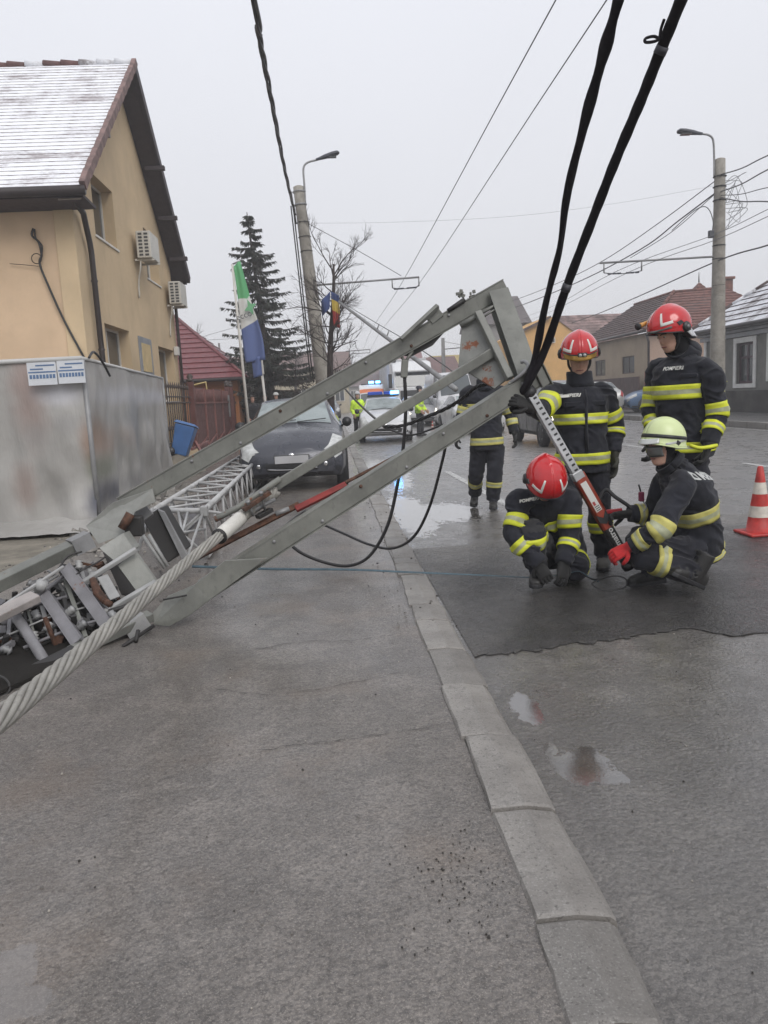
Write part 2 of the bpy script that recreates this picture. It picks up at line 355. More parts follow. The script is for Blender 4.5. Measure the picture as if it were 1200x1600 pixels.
# loose bits lying on the pavement and road
M_bit = [mat('stone_bit', (.16, .15, .14), .8), mat('dark_bit', (.03, .026, .022), .7), mat('pale_bit', (.36, .33, .29), .7)]
mb = MB(); rr = random.Random(12)
def pebble(mb, p, s):
    b = [Vector((math.cos(a) * s * rr.uniform(.6, 1.1), math.sin(a) * s * rr.uniform(.6, 1.1), 0)) for a in [k * 1.0472 for k in range(6)]]
    p = Vector(p); top = [p + q * .6 + Vector((0, 0, s * rr.uniform(.45, .8))) for q in b]; bot = [p + q + Vector((0, 0, -.001)) for q in b]
    mb.add(bot + top, [(i, (i + 1) % 6, 6 + (i + 1) % 6, 6 + i) for i in range(6)] + [tuple(range(6, 12))])
for k in range(420):
    x = rr.uniform(-2.6, .42); y = rr.uniform(1.2, 9); mb.m = rr.choice((0, 1, 1, 0, 2)); pebble(mb, (x, y, 0), rr.choice((.002, .003, .003, .004, .006)))
for k in range(420):
    x = rr.uniform(.7, 5); y = rr.uniform(1.5, 10); mb.m = rr.choice((0, 1, 2)); pebble(mb, (x, y, ZR + .002), rr.choice((.002, .003, .004, .005)))
for k in range(170):                       # crumbs of torn ground by the broken pavement
    a = rr.gauss(0, .10); b = rr.gauss(0, .16); p = (0.295,2.052,0); mb.m = rr.choice((1, 1, 0)); pebble(mb, (p[0] + a, p[1] + b, 0), rr.choice((.002, .003, .004)))
for k in range(260):
    x = rr.uniform(-3.2, -1.2); y = rr.uniform(5.6, 9.5); mb.m = rr.choice((0, 0, 1, 2)); pebble(mb, (x, y, .002), rr.choice((.006, .01, .015, .02)))
for k in range(120):
    x = rr.uniform(.3, .75); y = rr.uniform(4.5, 12); mb.m = rr.choice((0, 1)); pebble(mb, (x, y, ZR + .002 if x > .66 else .008), rr.choice((.005, .008, .012)))
tag(mb.build('grit', M_bit), 'loose grit and small stones scattered over pavement and road', 'grit', kind='stuff')
# shallow cracks running across the pavement
mb = MB()
for pts, w in [([(-0.365,2.994,0), (-0.21,3.019,0), (-0.024,3.028,0), (0.193,3.069,0), (0.389,3.104,0)], .004), ([(-0.687,3.745,-0), (-0.387,3.6,-0), (-0.076,3.646,-0), (0.321,3.79,0)], .004), ([(0.39,4.466,0), (0.076,4.35,0), (-0.262,4.392,0), (-0.588,4.29,0)], .005)]:
    q = catmull(pts, 8); q = [p + Vector((random.uniform(-.008, .008), random.uniform(-.012, .012), 0)) for p in q]
    for a, b in zip(q[:-1], q[1:]):
        w1 = w * random.uniform(.1, .7); d = Vector((0, 1, 0))
        mb.quad(a - d * w1 + Vector((0, 0, .001)), b - d * w1 + Vector((0, 0, .001)), b + d * w1 + Vector((0, 0, .001)), a + d * w1 + Vector((0, 0, .001)))
mb.build('crack', M_crack, pav)

# ================= FALLEN STEEL FRAME =================
def steel(name, col, rust=.25, rough=.5, seed=0, metal=0.0, gr=.25):
    n = N(name); c = n.mix(n.ramp(n.noise(3.5, 6, .65), .3, .7), tuple(t * .72 for t in col), tuple(t * 1.12 for t in col))
    c = n.mix(n.ramp(n.noise(24, 5, .7, n.scalev(1, 1, .5)), .52, .75, 0, gr), c, tuple(t * .5 for t in col))
    if rust:
        m = n.ramp(n.math('ADD', n.noise(5.5, 7, .75), n.math('MULTIPLY', n.noise(33, 4, .7), .18)), .80 - rust * .35, .86 - rust * .35)
        c = n.mix(m, c, n.mix(n.noise(40, 3), (.10, .035, .016), (.24, .095, .045)))
        r = n.math('MULTIPLY_ADD', m, .35, rough)
    else: r = n.ramp(n.noise(6, 4), .3, .7, rough - .1, rough + .12)
    n.bump(n.noise(55, 5, .7), .25, .003)
    return n.out(c, r, metal)
M_fr = steel('green_grey_paint', (.178, .181, .162), .16, .42, gr=.6)
M_fr2 = steel('green_grey_paint_worn', (.19, .193, .174), .34, .48)
M_plate = steel('scuffed_plate', (.24, .243, .225), .10, .5)
M_galv = steel('galvanised_steel', (.26, .26, .262), .12, .5, metal=.2)
M_grey = steel('grey_painted_steel', (.20, .195, .205), .3, .5)
M_dkst = steel('dark_steel', (.024, .022, .021), .12, .55)
M_rust = mat('rusty_iron', (.10, .046, .027), .8, var=.75, vs=22, bump=.8, bs=50, fine=.6)
M_wht = steel('chipped_white_paint', (.33, .33, .325), .16, .45)
M_mast = steel('pale_grey_mast_paint', (.42, .42, .415), .06, .45)
fr = empty('fallen_steel_frame', (-1.221,4.9,0.027), 'grey green steel frame of two long beams, fallen and propped up across the pavement', 'steel frame')
def bm(name, p0, p1, w, h, m, up=(0, -.35, 1), par=None, bev=.006):
    mb = MB(); mb.beam(p0, p1, w, h, up); return mb.build(name, m, par or fr, bevel=bev)
UB0, UB1 = V((-1.552,5.62,0.723)), V((1.409,6.08,2.193))
LB0, LB1 = V((-0.91,5,0.206)), V((1.496,5.56,1.482))
dl = (LB1 - LB0).normalized(); nrm = (LB1 - LB0).cross(UB0 - LB0).normalized()
if nrm.y > 0: nrm = -nrm
upf = nrm.cross(dl); upf = upf if upf.z > 0 else -upf
u0 = upf
# hollow box beams: web faces plus thin flanges standing a little proud
def boxbeam(name, p0, p1, depth, thick, m, up):
    o = bm(name, p0, p1, thick, depth, m, up, bev=.008)
    d, s, u = frame_of(V(p1) - V(p0), up)
    for sg in (1, -1):
        mb = MB(); mb.beam(V(p0) + u * sg * (depth / 2 + .004), V(p1) + u * sg * (depth / 2 + .004), thick + .010, .008, up)
        mb.build('flange', m, o)
    return o
upU = nrm.cross(UB1 - UB0); upU = upU if upU.z > 0 else -upU
beamU = boxbeam('long_beam', UB0, UB1, .118, .055, M_fr, (0, 0, 1))
beamL = boxbeam('long_beam', LB0, LB1, .118, .085, M_fr, (0, 0, 1))
# end crosspiece: deep channel joining the two beam ends
e0, e1 = V((1.413,6.04,2.125)), V((1.507,5.6,1.492))
ee = (e1 - e0).normalized()
o = bm('end_crosspiece', e0 - ee * .02, e1 + ee * .02, .145, .012, M_fr2, dl)
mb = MB()
for s in (-.067, .067):
    dd, ss, uu = frame_of(ee, dl); mb.beam(e0 - ee * .02 + ss * s - uu * .07, e1 + ee * .02 + ss * s - uu * .07, .014, .15, dl)
mb.build('crosspiece_flange', M_fr, o)
mb = MB(); d, s, u = frame_of(ee, dl)
for t in (.2, .5, .8): mb.lathe([(.0, .014), (.014, .014), (.016, 0)], e0.lerp(e1, t) + u * .006, u, 6)
mb.build('bolt', M_galv, o)
# beam end stub beyond the crosspiece
bm('end_stub', LB1 - dl * .02, LB1 + dl * .05, .13, .15, M_fr2, (0, 0, 1))
mb = MB(); mb.beam(LB1 + dl * .051, LB1 + dl * .062, .16, .18, (0, 0, 1)); mb.build('end_plate', M_fr, fr, bevel=.004)
for bo, A0, A1, nbm in ((beamU, UB0, UB1, 9), (beamL, LB0, LB1, 8)):
    d, s, u = frame_of(A1 - A0, (0, 0, 1)); sg = 1 if s.y < 0 else -1
    for k in range(nbm):
        c = A0.lerp(A1, (k + .6) / nbm) + s * sg * (.0285 if bo is beamU else .0435) + u * (.03 if k % 2 else -.03)
        mb = MB(); mb.lathe([(0, .010), (.011, .010), (.013, 0)], c, s * sg, 6); mb.build('bolt_head', M_galv if k % 3 else M_rust, bo)
# inner bar, crossbar and rusty gusset plate
MBa, MBb = V((-0.607,5.45,0.72)), V((1.233,5.75,1.693))
o = bm('inner_bar', MBa, MBb, .04, .070, M_fr, (0, 0, 1))
mb = MB(); mb.tube([(-0.857,5.35,0.618), (-0.691,5.38,0.689), (-0.386,5.42,0.87)], .022, 8); mb.build('forked_end', M_fr2, o)
mb = MB(); mb.tube([(-0.78,5.3,0.558), (-0.6,5.34,0.658), (-0.431,5.4,0.73)], .014, 8); mb.build('forked_end', M_galv, o)
bm('crossbar', (1.139,5.86,1.992), (1.317,5.62,1.484), .06, .055, M_fr, dl)
# plate with rust blotches of its own
n = N('plate_with_rust'); pc = [V(*p) for p in [(1.133,5.9,1.75), (1.201,5.85,1.577), (1.216,5.8,1.455)]]
pc = [V((1.055,5.85,1.746)), V((1.11,5.85,1.762)), V((1.191,5.78,1.565)), V((1.194,5.74,1.455)), V((1.166,5.74,1.471))]
m = None
for p, r in zip(pc, (.035, .025, .038, .045, .035)):
    d = n.math('ADD', n.dist(tuple(p)), n.math('MULTIPLY', n.math('SUBTRACT', n.noise(30, 6, .75), .5), .16))
    q = n.ramp(d, r - .008, r + .006, 1, 0); m = q if m is None else n.math('MAXIMUM', m, q)
c = n.mix(n.ramp(n.noise(6, 6), .3, .7), (.165, .168, .155), (.235, .238, .22)); c = n.mix(n.ramp(n.noise(30, 4), .6, .75, 0, .4), c, (.10, .1, .09))
c = n.mix(m, c, n.mix(n.noise(60, 3), (.13, .04, .018), (.27, .11, .06))); n.bump(n.noise(60, 5), .25, .003)
M_prust = n.out(c, n.math('MULTIPLY_ADD', m, .35, .45))
pl = [V((1.032,5.93,1.919)), V((1.155,5.9,1.953)), V((1.307,5.68,1.486)), V((1.214,5.68,1.42)), V((0.975,5.84,1.602))]
mb = MB(); mb.prism(pl, -nrm * .014); o = mb.build('gusset_plate', M_prust, fr, bevel=.003)
mb = MB(); mb.tube([(1.011,5.9,1.903), (1.168,5.86,1.977)], .019, 10); mb.build('pin', M_fr2, o)
mb = MB(); mb.tube([(1.175,5.92,1.988), (1.356,5.95,2.078)], .012, 8); mb.tube([(1.185,5.9,1.957), (1.356,5.93,2.052)], .008, 8); mb.build('guide_rod', M_fr, fr)
mb = MB(); mb.tube(catmull([(1.288,5.5,1.455), (1.321,5.46,1.479), (1.372,5.44,1.521), (1.411,5.46,1.564), (1.399,5.5,1.598), (1.376,5.52,1.596)], 4), .014, 8); mb.build('bent_handle', M_galv, fr)
mb = MB(); mb.beam((1.278,5.5,1.437), (1.453,5.5,1.537), .05, .02, upf); mb.build('hinge_strip', M_fr2, fr, bevel=.003)
# saddle bracket straddling the upper beam
mb = MB(); mb.beam((0.554,5.84,1.816), (0.85,5.92,2.059), .035, .03, upU); mb.build('saddle_arm', M_fr, fr, bevel=.003)
mb = MB(); mb.prism([(0.84,5.95,2.067), (0.9,5.95,1.994), (0.809,5.95,1.931), (0.753,5.95,2)], (0, .09, 0)); mb.build('saddle_block', M_fr, fr, bevel=.003)
mb = MB(); mb.prism([(0.93,5.98,1.895), (0.806,5.98,1.771), (0.65,5.98,1.701), (0.537,5.98,1.707), (0.73,5.98,1.823)], (0, .05, 0)); mb.build('saddle_gusset', M_dkst, fr, bevel=.003)
mb = MB()
for a in ((0.545,5.95,1.724), (0.648,5.95,1.738)): mb.tube([a, (0.584,5.93,1.654)], .012, 6)
mb.build('yoke', M_fr, fr)
mb = MB(); mb.beam((0.584,5.93,1.668), (0.568,5.93,1.539), .05, .055, (0, 1, 0)); mb.build('cable_clamp', M_fr2, fr, bevel=.006)
# clutter on top of the upper beam: rope clips
mb = MB(); rr = random.Random(3)
for k in range(7):
    p = V((1.086,6,2.129)) + Vector((rr.uniform(-.06, .06), rr.uniform(-.03, .03), rr.uniform(-.03, .03)))
    mb.beam(p, p + Vector((rr.uniform(-.07, .07), 0, rr.uniform(-.02, .05))), .03, .022)
mb.build('rope_clip', M_fr2, fr, bevel=.003)
mb = MB(); mb.tube([(0.935,5.98,2.024), (1.067,5.98,2.104)], .018, 8); mb.build('rod', M_dkst, fr)
# lower ends: shaped plates
mb = MB(); mb.prism([(-1.798,5.55,0.6), (-1.593,5.55,0.758), (-1.309,5.56,0.837), (-1.293,5.55,0.744), (-1.431,5.5,0.686), (-1.5,5.45,0.538), (-1.692,5.45,0.481)], (0, .02, 0)); o = mb.build('end_lug', M_plate, fr, bevel=.003)
mb = MB(); mb.tube([(-1.508,5.4,0.588), (-1.442,5.42,0.685)], [.03, .034], 10); mb.build('rusty_pin', M_rust, o)
mb = MB(); mb.box((-1.445,5.5,0.586), (.12, .10, .14)); mb.build('grease_block', M_dkst, o, bevel=.01)
mb = MB(); mb.prism([(-1.13,4.93,0.196), (-0.952,4.93,0.261), (-0.745,4.95,0.404), (-0.474,4.97,0.399), (-0.853,4.93,0.16), (-0.996,4.9,0.067), (-1.128,4.88,0.009), (-1.219,4.86,0.035), (-1.225,4.88,0.106)], (0, .025, 0)); mb.build('end_lug', M_fr, fr, bevel=.004)
mb = MB(); mb.tube([(-1.144,4.86,0.194), (-0.996,4.88,0.208)], .006, 6); mb.build('split_pin', M_dkst, fr)
# --- ladder-like head lying at the left: rails and cross members ---
rail = bm('side_rail', (-2.331,4.75,0.295), (-1.8,5.22,0.505), .09, .085, M_fr)
mb = MB()
for a, b in (((112,0,0),0),): pass
q0, q1 = V((-1.8,5.22,0.505)), V((-1.701,5.3,0.546)); d, s, u = frame_of(q1 - q0)
for a, b in ((-.05, 0), (.05, 0), (0, -.05), (0, .05)):
    if a: mb.beam(q0 + s * a, q1 + s * a, .012, .11)
    else: mb.beam(q0 + u * b, q1 + u * b, .10, .012)
mb.build('open_tube_end', M_galv, rail)
bm('side_rail', (-1.944,3.95,-0.061), (-1.58,4.45,0.021), .07, .07, M_dkst)
bm('lower_rail', (-1.61,4.45,0.015), (-1.234,4.86,0.095), .07, .06, M_fr2)
q0, q1 = V((-1.37,4.75,0.021)), V((-1.254,4.82,0.083)); mb = MB(); d, s, u = frame_of(q1 - q0)
for a, b in ((-.045, 0), (.045, 0), (0, -.055), (0, .055)):
    if a: mb.beam(q0 + s * a, q1 + s * a, .012, .12)
    else: mb.beam(q0 + u * b, q1 + u * b, .09, .012)
mb.build('open_tube_end', M_wht, fr)
mb = MB(); mb.tube([(-1.335,4.55,0.001), (-1.192,4.75,0.058)], .012, 6); mb.tube([(-1.271,4.6,0.008), (-1.265,4.66,0.061)], .014, 6); mb.build('hook_bolt', M_dkst, fr)
# wide channel near the beam root
mb = MB(); mb.prism([(-1.628,5.25,0.488), (-1.488,5.35,0.564), (-1.418,5.32,0.452), (-1.519,5.2,0.376)], (.02, .10, 0)); mb.build('cover_plate', M_plate, fr, bevel=.004)
mb = MB(); mb.prism([(-1.48,5.12,0.382), (-1.383,5.2,0.464), (-1.238,5.1,0.27), (-1.345,5.02,0.218)], (.01, .03, -.01)); mb.build('web_plate', M_fr2, fr, bevel=.003)
mb = MB(); mb.prism([(-1.6,5.22,0.466), (-1.49,5.14,0.378), (-1.346,5.02,0.214), (-1.455,5.05,0.197)], (.05, .20, -.08)); mb.build('web_plate', M_dkst, fr)
bm('angle_bar', (-1.695,4.98,0.3), (-1.353,5.14,0.483), .035, .03, M_wht)
bm('angle_bar', (-1.529,4.8,0.138), (-1.215,5.02,0.279), .035, .03, M_wht)
bm('strut', (-1.472,4.8,0.159), (-1.365,4.85,0.171), .03, .02, M_dkst)
# channels across
def channel(p0, p1, w, dp, m):
    o = bm('cross_channel', p0, p1, w, .012, m, (0, -1, .6), bev=.003)
    d, s, u = frame_of(V(p1) - V(p0), (0, -1, .6)); mb = MB()
    for g in (-1, 1): mb.beam(V(p0) + s * g * w / 2 - u * dp / 2, V(p1) + s * g * w / 2 - u * dp / 2, .012, dp + .012, (0, -1, .6))
    mb.build('channel_flange', m, o); return o
channel((-1.799,5.05,0.414), (-1.465,4.72,0.086), .066, .09, M_grey)
channel((-1.877,4.85,0.286), (-1.584,4.5,0.063), .060, .08, M_grey)
mb = MB(); mb.tube([(-2.001,4.7,0.196), (-1.902,4.58,0.132), (-1.69,4.3,-0.004)], .031, 12); mb.build('round_tube', M_grey, fr)
mb = MB(); mb.lathe([(.0, .05), (.036, .05), (.036, -.02), (0, -.02)], (-1.892,4.85,0.328), (.5, -.5, .7), 10); mb.build('tube_cap', M_wht, fr)
bm('bracket_arm', (-2.094,4.45,0.225), (-1.874,4.72,0.303), .10, .05, steel('pinkish_worn_paint', (.33, .30, .285), .3))
bm('bracket_arm', (-2.068,4.66,0.26), (-1.768,4.95,0.434), .02, .02, M_wht)
bm('bracket_arm', (-1.951,4.9,0.249), (-1.785,5.08,0.372), .022, .022, M_grey)
mb = MB(); mb.tube([(-1.597,4.95,0.338), (-1.555,4.88,0.268), (-1.497,4.84,0.212)], [.022, .028, .024], 12); mb.tube([(-1.497,4.84,0.212), (-1.462,4.82,0.194)], .022, 10); mb.build('rusty_cylinder', M_rust, fr)
bm('spring_plate', (-1.55,5,0.345), (-1.454,4.9,0.214), .07, .01, M_wht)
mb = MB(); mb.tube([(-1.597,4.9,0.266), (-1.407,4.78,0.118)], .011, 8); mb.tube([(-1.449,4.75,0.171), (-1.42,4.74,0.118)], .02, 8); mb.build('push_rod', M_galv, fr)
# bolts, clips and small ironwork filling the head, mostly dark to paint in the shaded gaps
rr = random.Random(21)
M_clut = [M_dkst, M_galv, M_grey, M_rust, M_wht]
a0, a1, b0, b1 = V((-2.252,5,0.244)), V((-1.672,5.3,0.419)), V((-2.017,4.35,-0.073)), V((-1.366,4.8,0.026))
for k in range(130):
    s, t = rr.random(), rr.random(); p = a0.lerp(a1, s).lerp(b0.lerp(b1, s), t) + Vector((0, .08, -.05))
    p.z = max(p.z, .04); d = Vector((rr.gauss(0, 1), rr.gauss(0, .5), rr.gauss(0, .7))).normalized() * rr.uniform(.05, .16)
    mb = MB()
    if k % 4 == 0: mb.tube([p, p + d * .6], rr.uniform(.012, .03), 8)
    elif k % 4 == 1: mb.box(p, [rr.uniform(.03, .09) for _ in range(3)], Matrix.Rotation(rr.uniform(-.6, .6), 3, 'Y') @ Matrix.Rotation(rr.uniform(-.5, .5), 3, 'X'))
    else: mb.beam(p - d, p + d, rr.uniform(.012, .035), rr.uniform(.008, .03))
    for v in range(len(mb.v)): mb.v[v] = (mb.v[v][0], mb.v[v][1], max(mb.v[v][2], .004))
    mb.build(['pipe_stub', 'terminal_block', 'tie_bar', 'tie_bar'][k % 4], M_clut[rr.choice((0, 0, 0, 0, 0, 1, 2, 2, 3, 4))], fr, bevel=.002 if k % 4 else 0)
for k in range(11):                                      # thin cross members and long rods of the head
    s = .04 + k * .09; p, q = a0.lerp(a1, s) + Vector((rr.uniform(-.05, .05), 0, .02)), b0.lerp(b1, s) + Vector((rr.uniform(-.05, .05), 0, .05)); t0_, t1_ = rr.uniform(0, .35), rr.uniform(.6, 1)
    bm('cross_bar', p.lerp(q, t0_), p.lerp(q, t1_), rr.uniform(.012, .03), rr.uniform(.012, .022), (M_galv, M_grey, M_dkst, M_fr2)[k % 4], bev=.002)
for k in range(8):
    t = .08 + k * .115; s0_, s1_ = rr.uniform(0, .3), rr.uniform(.55, 1.0); p, q = a0.lerp(b0, t), a1.lerp(b1, t); dz_ = Vector((0, 0, rr.uniform(.0, .08)))
    mb = MB(); mb.tube([p.lerp(q, s0_) + dz_, p.lerp(q, (s0_ + s1_) / 2) + dz_ + Vector((0, 0, rr.uniform(-.03, .03))), p.lerp(q, s1_) + dz_], rr.uniform(.006, .014), 6); mb.build('long_rod', (M_galv, M_wht, M_dkst, M_grey)[k % 4], fr)
for k in range(9):
    s, t = rr.random(), rr.uniform(.1, .9); p = a0.lerp(a1, s).lerp(b0.lerp(b1, s), t) + Vector((0, -.03, .05)); mb = MB()
    mb.lathe([(0, 0), (.016, 0), (.028, .012), (.016, .02), (.028, .032), (.016, .04), (.026, .052), (0, .06)], p, (rr.uniform(-1, 1), rr.uniform(-.5, .5), .6), 10); mb.build('insulator', M_wht if k % 2 else M_galv, fr)
mb = MB()                                                # dark slab under the head, its colour painting the shadow there
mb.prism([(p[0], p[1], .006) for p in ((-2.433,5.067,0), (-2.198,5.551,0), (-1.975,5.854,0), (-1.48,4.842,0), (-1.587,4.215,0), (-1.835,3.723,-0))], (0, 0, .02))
mb.build('shadow_slab', mat('shadow_painted_earth', (.022, .020, .018), .95, bump=.6, bs=40, spec=.1), fr)
mb = MB(); mb.tube(catmull([(-1.882,4,0.083), (-1.768,3.95,0.051), (-1.74,3.9,0.005), (-1.782,3.85,-0.006), (-1.834,3.8,0.035)], 5), .007, 6); mb.build('loose_wire', M_dkst, fr); mb = MB()
mb.tube(catmull([(-1.754,5,0.337), (-1.667,5,0.395), (-1.613,5.1,0.413), (-1.562,5.15,0.442)], 5), .006, 6); mb.build('loose_wire', M_dkst, fr); mb = MB()
mb.tube(catmull([(-1.956,5,0.351), (-1.833,4.95,0.388), (-1.776,5.05,0.477), (-1.695,5.1,0.496)], 5), .007, 6); mb.build('loose_wire', M_dkst, fr)
# rusty flat bar with a red sleeve behind the lower beam
tb = empty('rusty_tie_bar', (-1.074,5.2,0.333), 'long rusty flat bar with a bright red sleeve lying behind the lower beam', 'bar')
mb = MB(); mb.beam((-1.097,5.25,0.328), (-0.266,5.45,0.677), .02, .045, upf); mb.beam((0.072,5.55,0.802), (0.569,5.75,1.003), .015, .022, upf); mb.build('bar', M_rust, tb, bevel=.002)
mb = MB(); mb.beam((-0.294,5.42,0.646), (0.075,5.52,0.791), .03, .046, upf); mb.build('sleeve', mat('faded_red_paint', (.22, .022, .018), .55, var=.35, vs=8), tb, bevel=.004)
mb = MB(); mb.tube([(-0.434,5.4,0.625), (-0.339,5.42,0.653)], .018, 8); mb.build('clamp', M_galv, tb)
mb = MB(); mb.tube(catmull([(-0.39,5.5,0.444), (-0.4,5.5,0.491), (-0.335,5.5,0.562), (-0.225,5.5,0.625)], 5), .008, 6); mb.build('tail', M_galv, tb)

# ================= THICK TWISTED ROPE =================
rope = empty('twisted_steel_rope', (-1.158,2.5,0.398), 'thick pale twisted steel rope running past the lens to a white ferrule', 'rope')
pts = catmull([(-0.865,1.45,0.711), (-0.866,1.65,0.685), (-0.901,1.95,0.632), (-0.967,2.6,0.543), (-0.991,3.3,0.488), (-0.951,4,0.484), (-0.898,4.65,0.493), (-0.766,5.08,0.564)], 14)
rad = .034; ns = 8
strands = [MB() for _ in range(ns)]; length = 0
acc = [0]
for a, b in zip(pts[:-1], pts[1:]): acc.append(acc[-1] + (b - a).length)
M_rope = steel('pale_steel_wire', (.30, .288, .26), .05, .6, gr=.7)
for k in range(ns):
    hp = []
    for i, p in enumerate(pts):
        t = (pts[min(i + 1, len(pts) - 1)] - pts[max(i - 1, 0)]).normalized(); _, s, u = frame_of(t)
        g = acc[i] / .95 * 2 * math.pi + 2 * math.pi * k / ns
        hp.append(p + (s * math.cos(g) + u * math.sin(g)) * rad * .72)
    mb = MB(); mb.tube(hp, rad * .285, 8); mb.build('strand', M_rope, rope)
mb = MB(); mb.tube(pts, rad * .70, 10); mb.build('core', M_dkst, rope)
f0, f1 = V((-0.777,5.06,0.556)), V((-0.66,5.3,0.632)); fd = (f1 - f0).normalized()
mb = MB(); mb.lathe([(.0, -.01), (.030, -.01), (.047, .0), (.050, .02), (.050, (f1-f0).length - .03), (.040, (f1-f0).length), (0, (f1-f0).length + .003)], f0, fd, 20); mb.build('ferrule', mat('white_ferrule_plastic', (.58, .565, .52), .35, var=.12, vs=12), rope)
mb = MB(); mb.lathe([(.03, -.03), (.053, -.028), (.053, -.008), (.03, -.004)], f0, fd, 16); mb.build('collar', M_dkst, rope)
pts2 = catmull([(-0.685,5.28,0.618), (-0.61,5.36,0.669), (-0.523,5.42,0.719), (-0.423,5.46,0.777)], 10)
for k in range(5):
    hp = []
    for i, p in enumerate(pts2):
        _, s, u = frame_of(pts2[-1] - pts2[0]); g = i * .42 + 2 * math.pi * k / 5
        hp.append(p + (s * math.cos(g) + u * math.sin(g)) * .027)
    mb = MB(); mb.tube(hp, .019, 8); mb.build('strand', M_rope, rope)
# wooden/rusty clamp over the rope
cl = empty('rope_clamp', (-0.579,5.3,0.707), 'rusty bolted clamp blocks gripping the rope beyond the white ferrule', 'clamp')
mb = MB(); mb.beam((-0.642,5.26,0.686), (-0.458,5.34,0.789), .05, .028); mb.build('upper_jaw', M_rust, cl, bevel=.004)
mb = MB(); mb.beam((-0.557,5.32,0.622), (-0.463,5.4,0.659), .05, .03); mb.build('lower_jaw', M_dkst, cl, bevel=.004)
for a, b in (((-0.604,5.26,0.732), (-0.58,5.3,0.636)), ((-0.516,5.3,0.784), (-0.501,5.36,0.649))):
    mb = MB(); mb.tube([a, b], .009, 8); mb.lathe([(0, .018), (.017, .018), (.017, 0), (0, 0)], a, V(a) - V(b), 6); mb.build('bolt', M_galv, cl)

# ================= LATTICE MAST LYING ON THE PAVEMENT =================
lm = empty('lattice_mast', (-1.45,7.201,0), 'white lattice mast lying flat between the tent and the dark hatchback', 'lattice mast')
nl, nr = V((-1.726,7.3,0.46)), V((-1.218,7.04,0.46)); fl, fR = V((-1.732,14.454,0.46)), V((-1.307,13.205,0.46))
dz = Vector((0, 0, -.42))
def bar(p, q, r, name='lattice_bar', par=lm, m=None, n=6):
    mb = MB(); mb.tube([p, q], r, n); return mb.build(name, m or M_mast, par)
for a, b in ((nl, fl), (nr, fR), (nl + dz, fl + dz), (nr + dz, fR + dz)): bar(a, b, .027, 'chord', n=8)
nb = 9
for i in range(nb):
    t0, t1 = i / nb, (i + 1) / nb; tm = (t0 + t1) / 2
    for (a, b, c, d) in ((nl, fl, nr, fR), (nr, fR, nr + dz, fR + dz), (nl, fl, nl + dz, fl + dz)):
        bar(a.lerp(b, t0), c.lerp(d, t1), .014)
        bar(a.lerp(b, t0), c.lerp(d, t0), .014)
for p, q in ((nl, nr + dz), (nr, nl + dz), (nl + dz, nr + dz)): bar(p, q, .013)
pk = V((-1.259,6.3,0.174)); tip = V((-1.542,5.6,0.5))
for p, q in ((nr, pk), (nl.lerp(nr, .5), pk), (nl, pk), (nr + dz * .4, V((-1.376,6.4,0.363))), (nl, V((-1.481,6.3,0.243))), (nl.lerp(nr, .7), V((-1.345,6.3,0.202)))): bar(p, q, .013)
bar(tip, nl + Vector((.06, -.05, 0)), .028, 'leg', n=8); bar(nl + Vector((.06, -.05, 0)), nr, .026, 'leg', n=8)
bar(V((-1.475,6.2,0.613)), V((-1.546,5.9,0.327)), .016, 'leg'); bar(V((-1.499,5.9,0.458)), V((-1.351,5.9,0.183)), .014, 'leg'); bar(V((-1.451,5.9,0.455)), V((-1.33,5.9,0.197)), .014, 'leg')
bar(nr, nr + V((.28, .35, -.12)), .016, 'foot_bar'); bar(nr + V((.28, .35, -.12)), nr + V((.36, .36, -.13)), .012, 'foot_bar')
mb = MB(); mb.box(nr + V((.01, -.02, .0)), (.06, .10, .09)); mb.build('joint_block', M_mast, lm, bevel=.005)
mb = MB(); mb.prism([(-1.513,6,0.558), (-1.412,6.1,0.623), (-1.249,6.1,0.267), (-1.35,6,0.202)], (.03, .25, 0)); mb.build('backing_panel', M_dkst, lm, bevel=.01)
mb = MB(); mb.prism([(-1.407,6.08,0.62), (-1.36,6.08,0.597), (-1.196,6.02,0.249), (-1.243,6.02,0.221)], (.0, .04, 0)); mb.build('corner_angle', M_galv, lm, bevel=.003)
mb = MB(); mb.beam((-1.483,5.75,0.691), (-1.41,5.72,0.595), .13, .04, (0, -1, .5)); mb.build('head_box', M_galv, lm, bevel=.008)
# broken concrete and scrap under the mast
rr = random.Random(5)
M_conc = mat('broken_concrete', (.26, .245, .225), .85, var=.3, vs=8, bump=.6, bs=40)
for k in range(34):
    y = rr.uniform(7.2, 13.2); x = -2.35 + (y - 7) * -.03 + rr.uniform(-.7, .15); s = rr.uniform(.05, .16)
    mb = MB(); b = [Vector((math.cos(a) * s * rr.uniform(.6, 1.2), math.sin(a) * s * rr.uniform(.6, 1.2), 0)) for a in [j * 1.0472 for j in range(6)]]
    top = [q * rr.uniform(.5, .8) + Vector((0, 0, s * rr.uniform(.5, 1.0))) for q in b]
    mb.add([Vector((x, y, .003)) + q for q in b] + [Vector((x, y, .003)) + q for q in top], [(i, (i + 1) % 6, 6 + (i + 1) % 6, 6 + i) for i in range(6)] + [tuple(range(6, 12)), tuple(range(5, -1, -1))])
    tag(mb.build('rubble_chunk', M_conc), 'broken lump of concrete on the earth beside the lattice mast', 'rubble', 'concrete rubble beside the lattice mast')

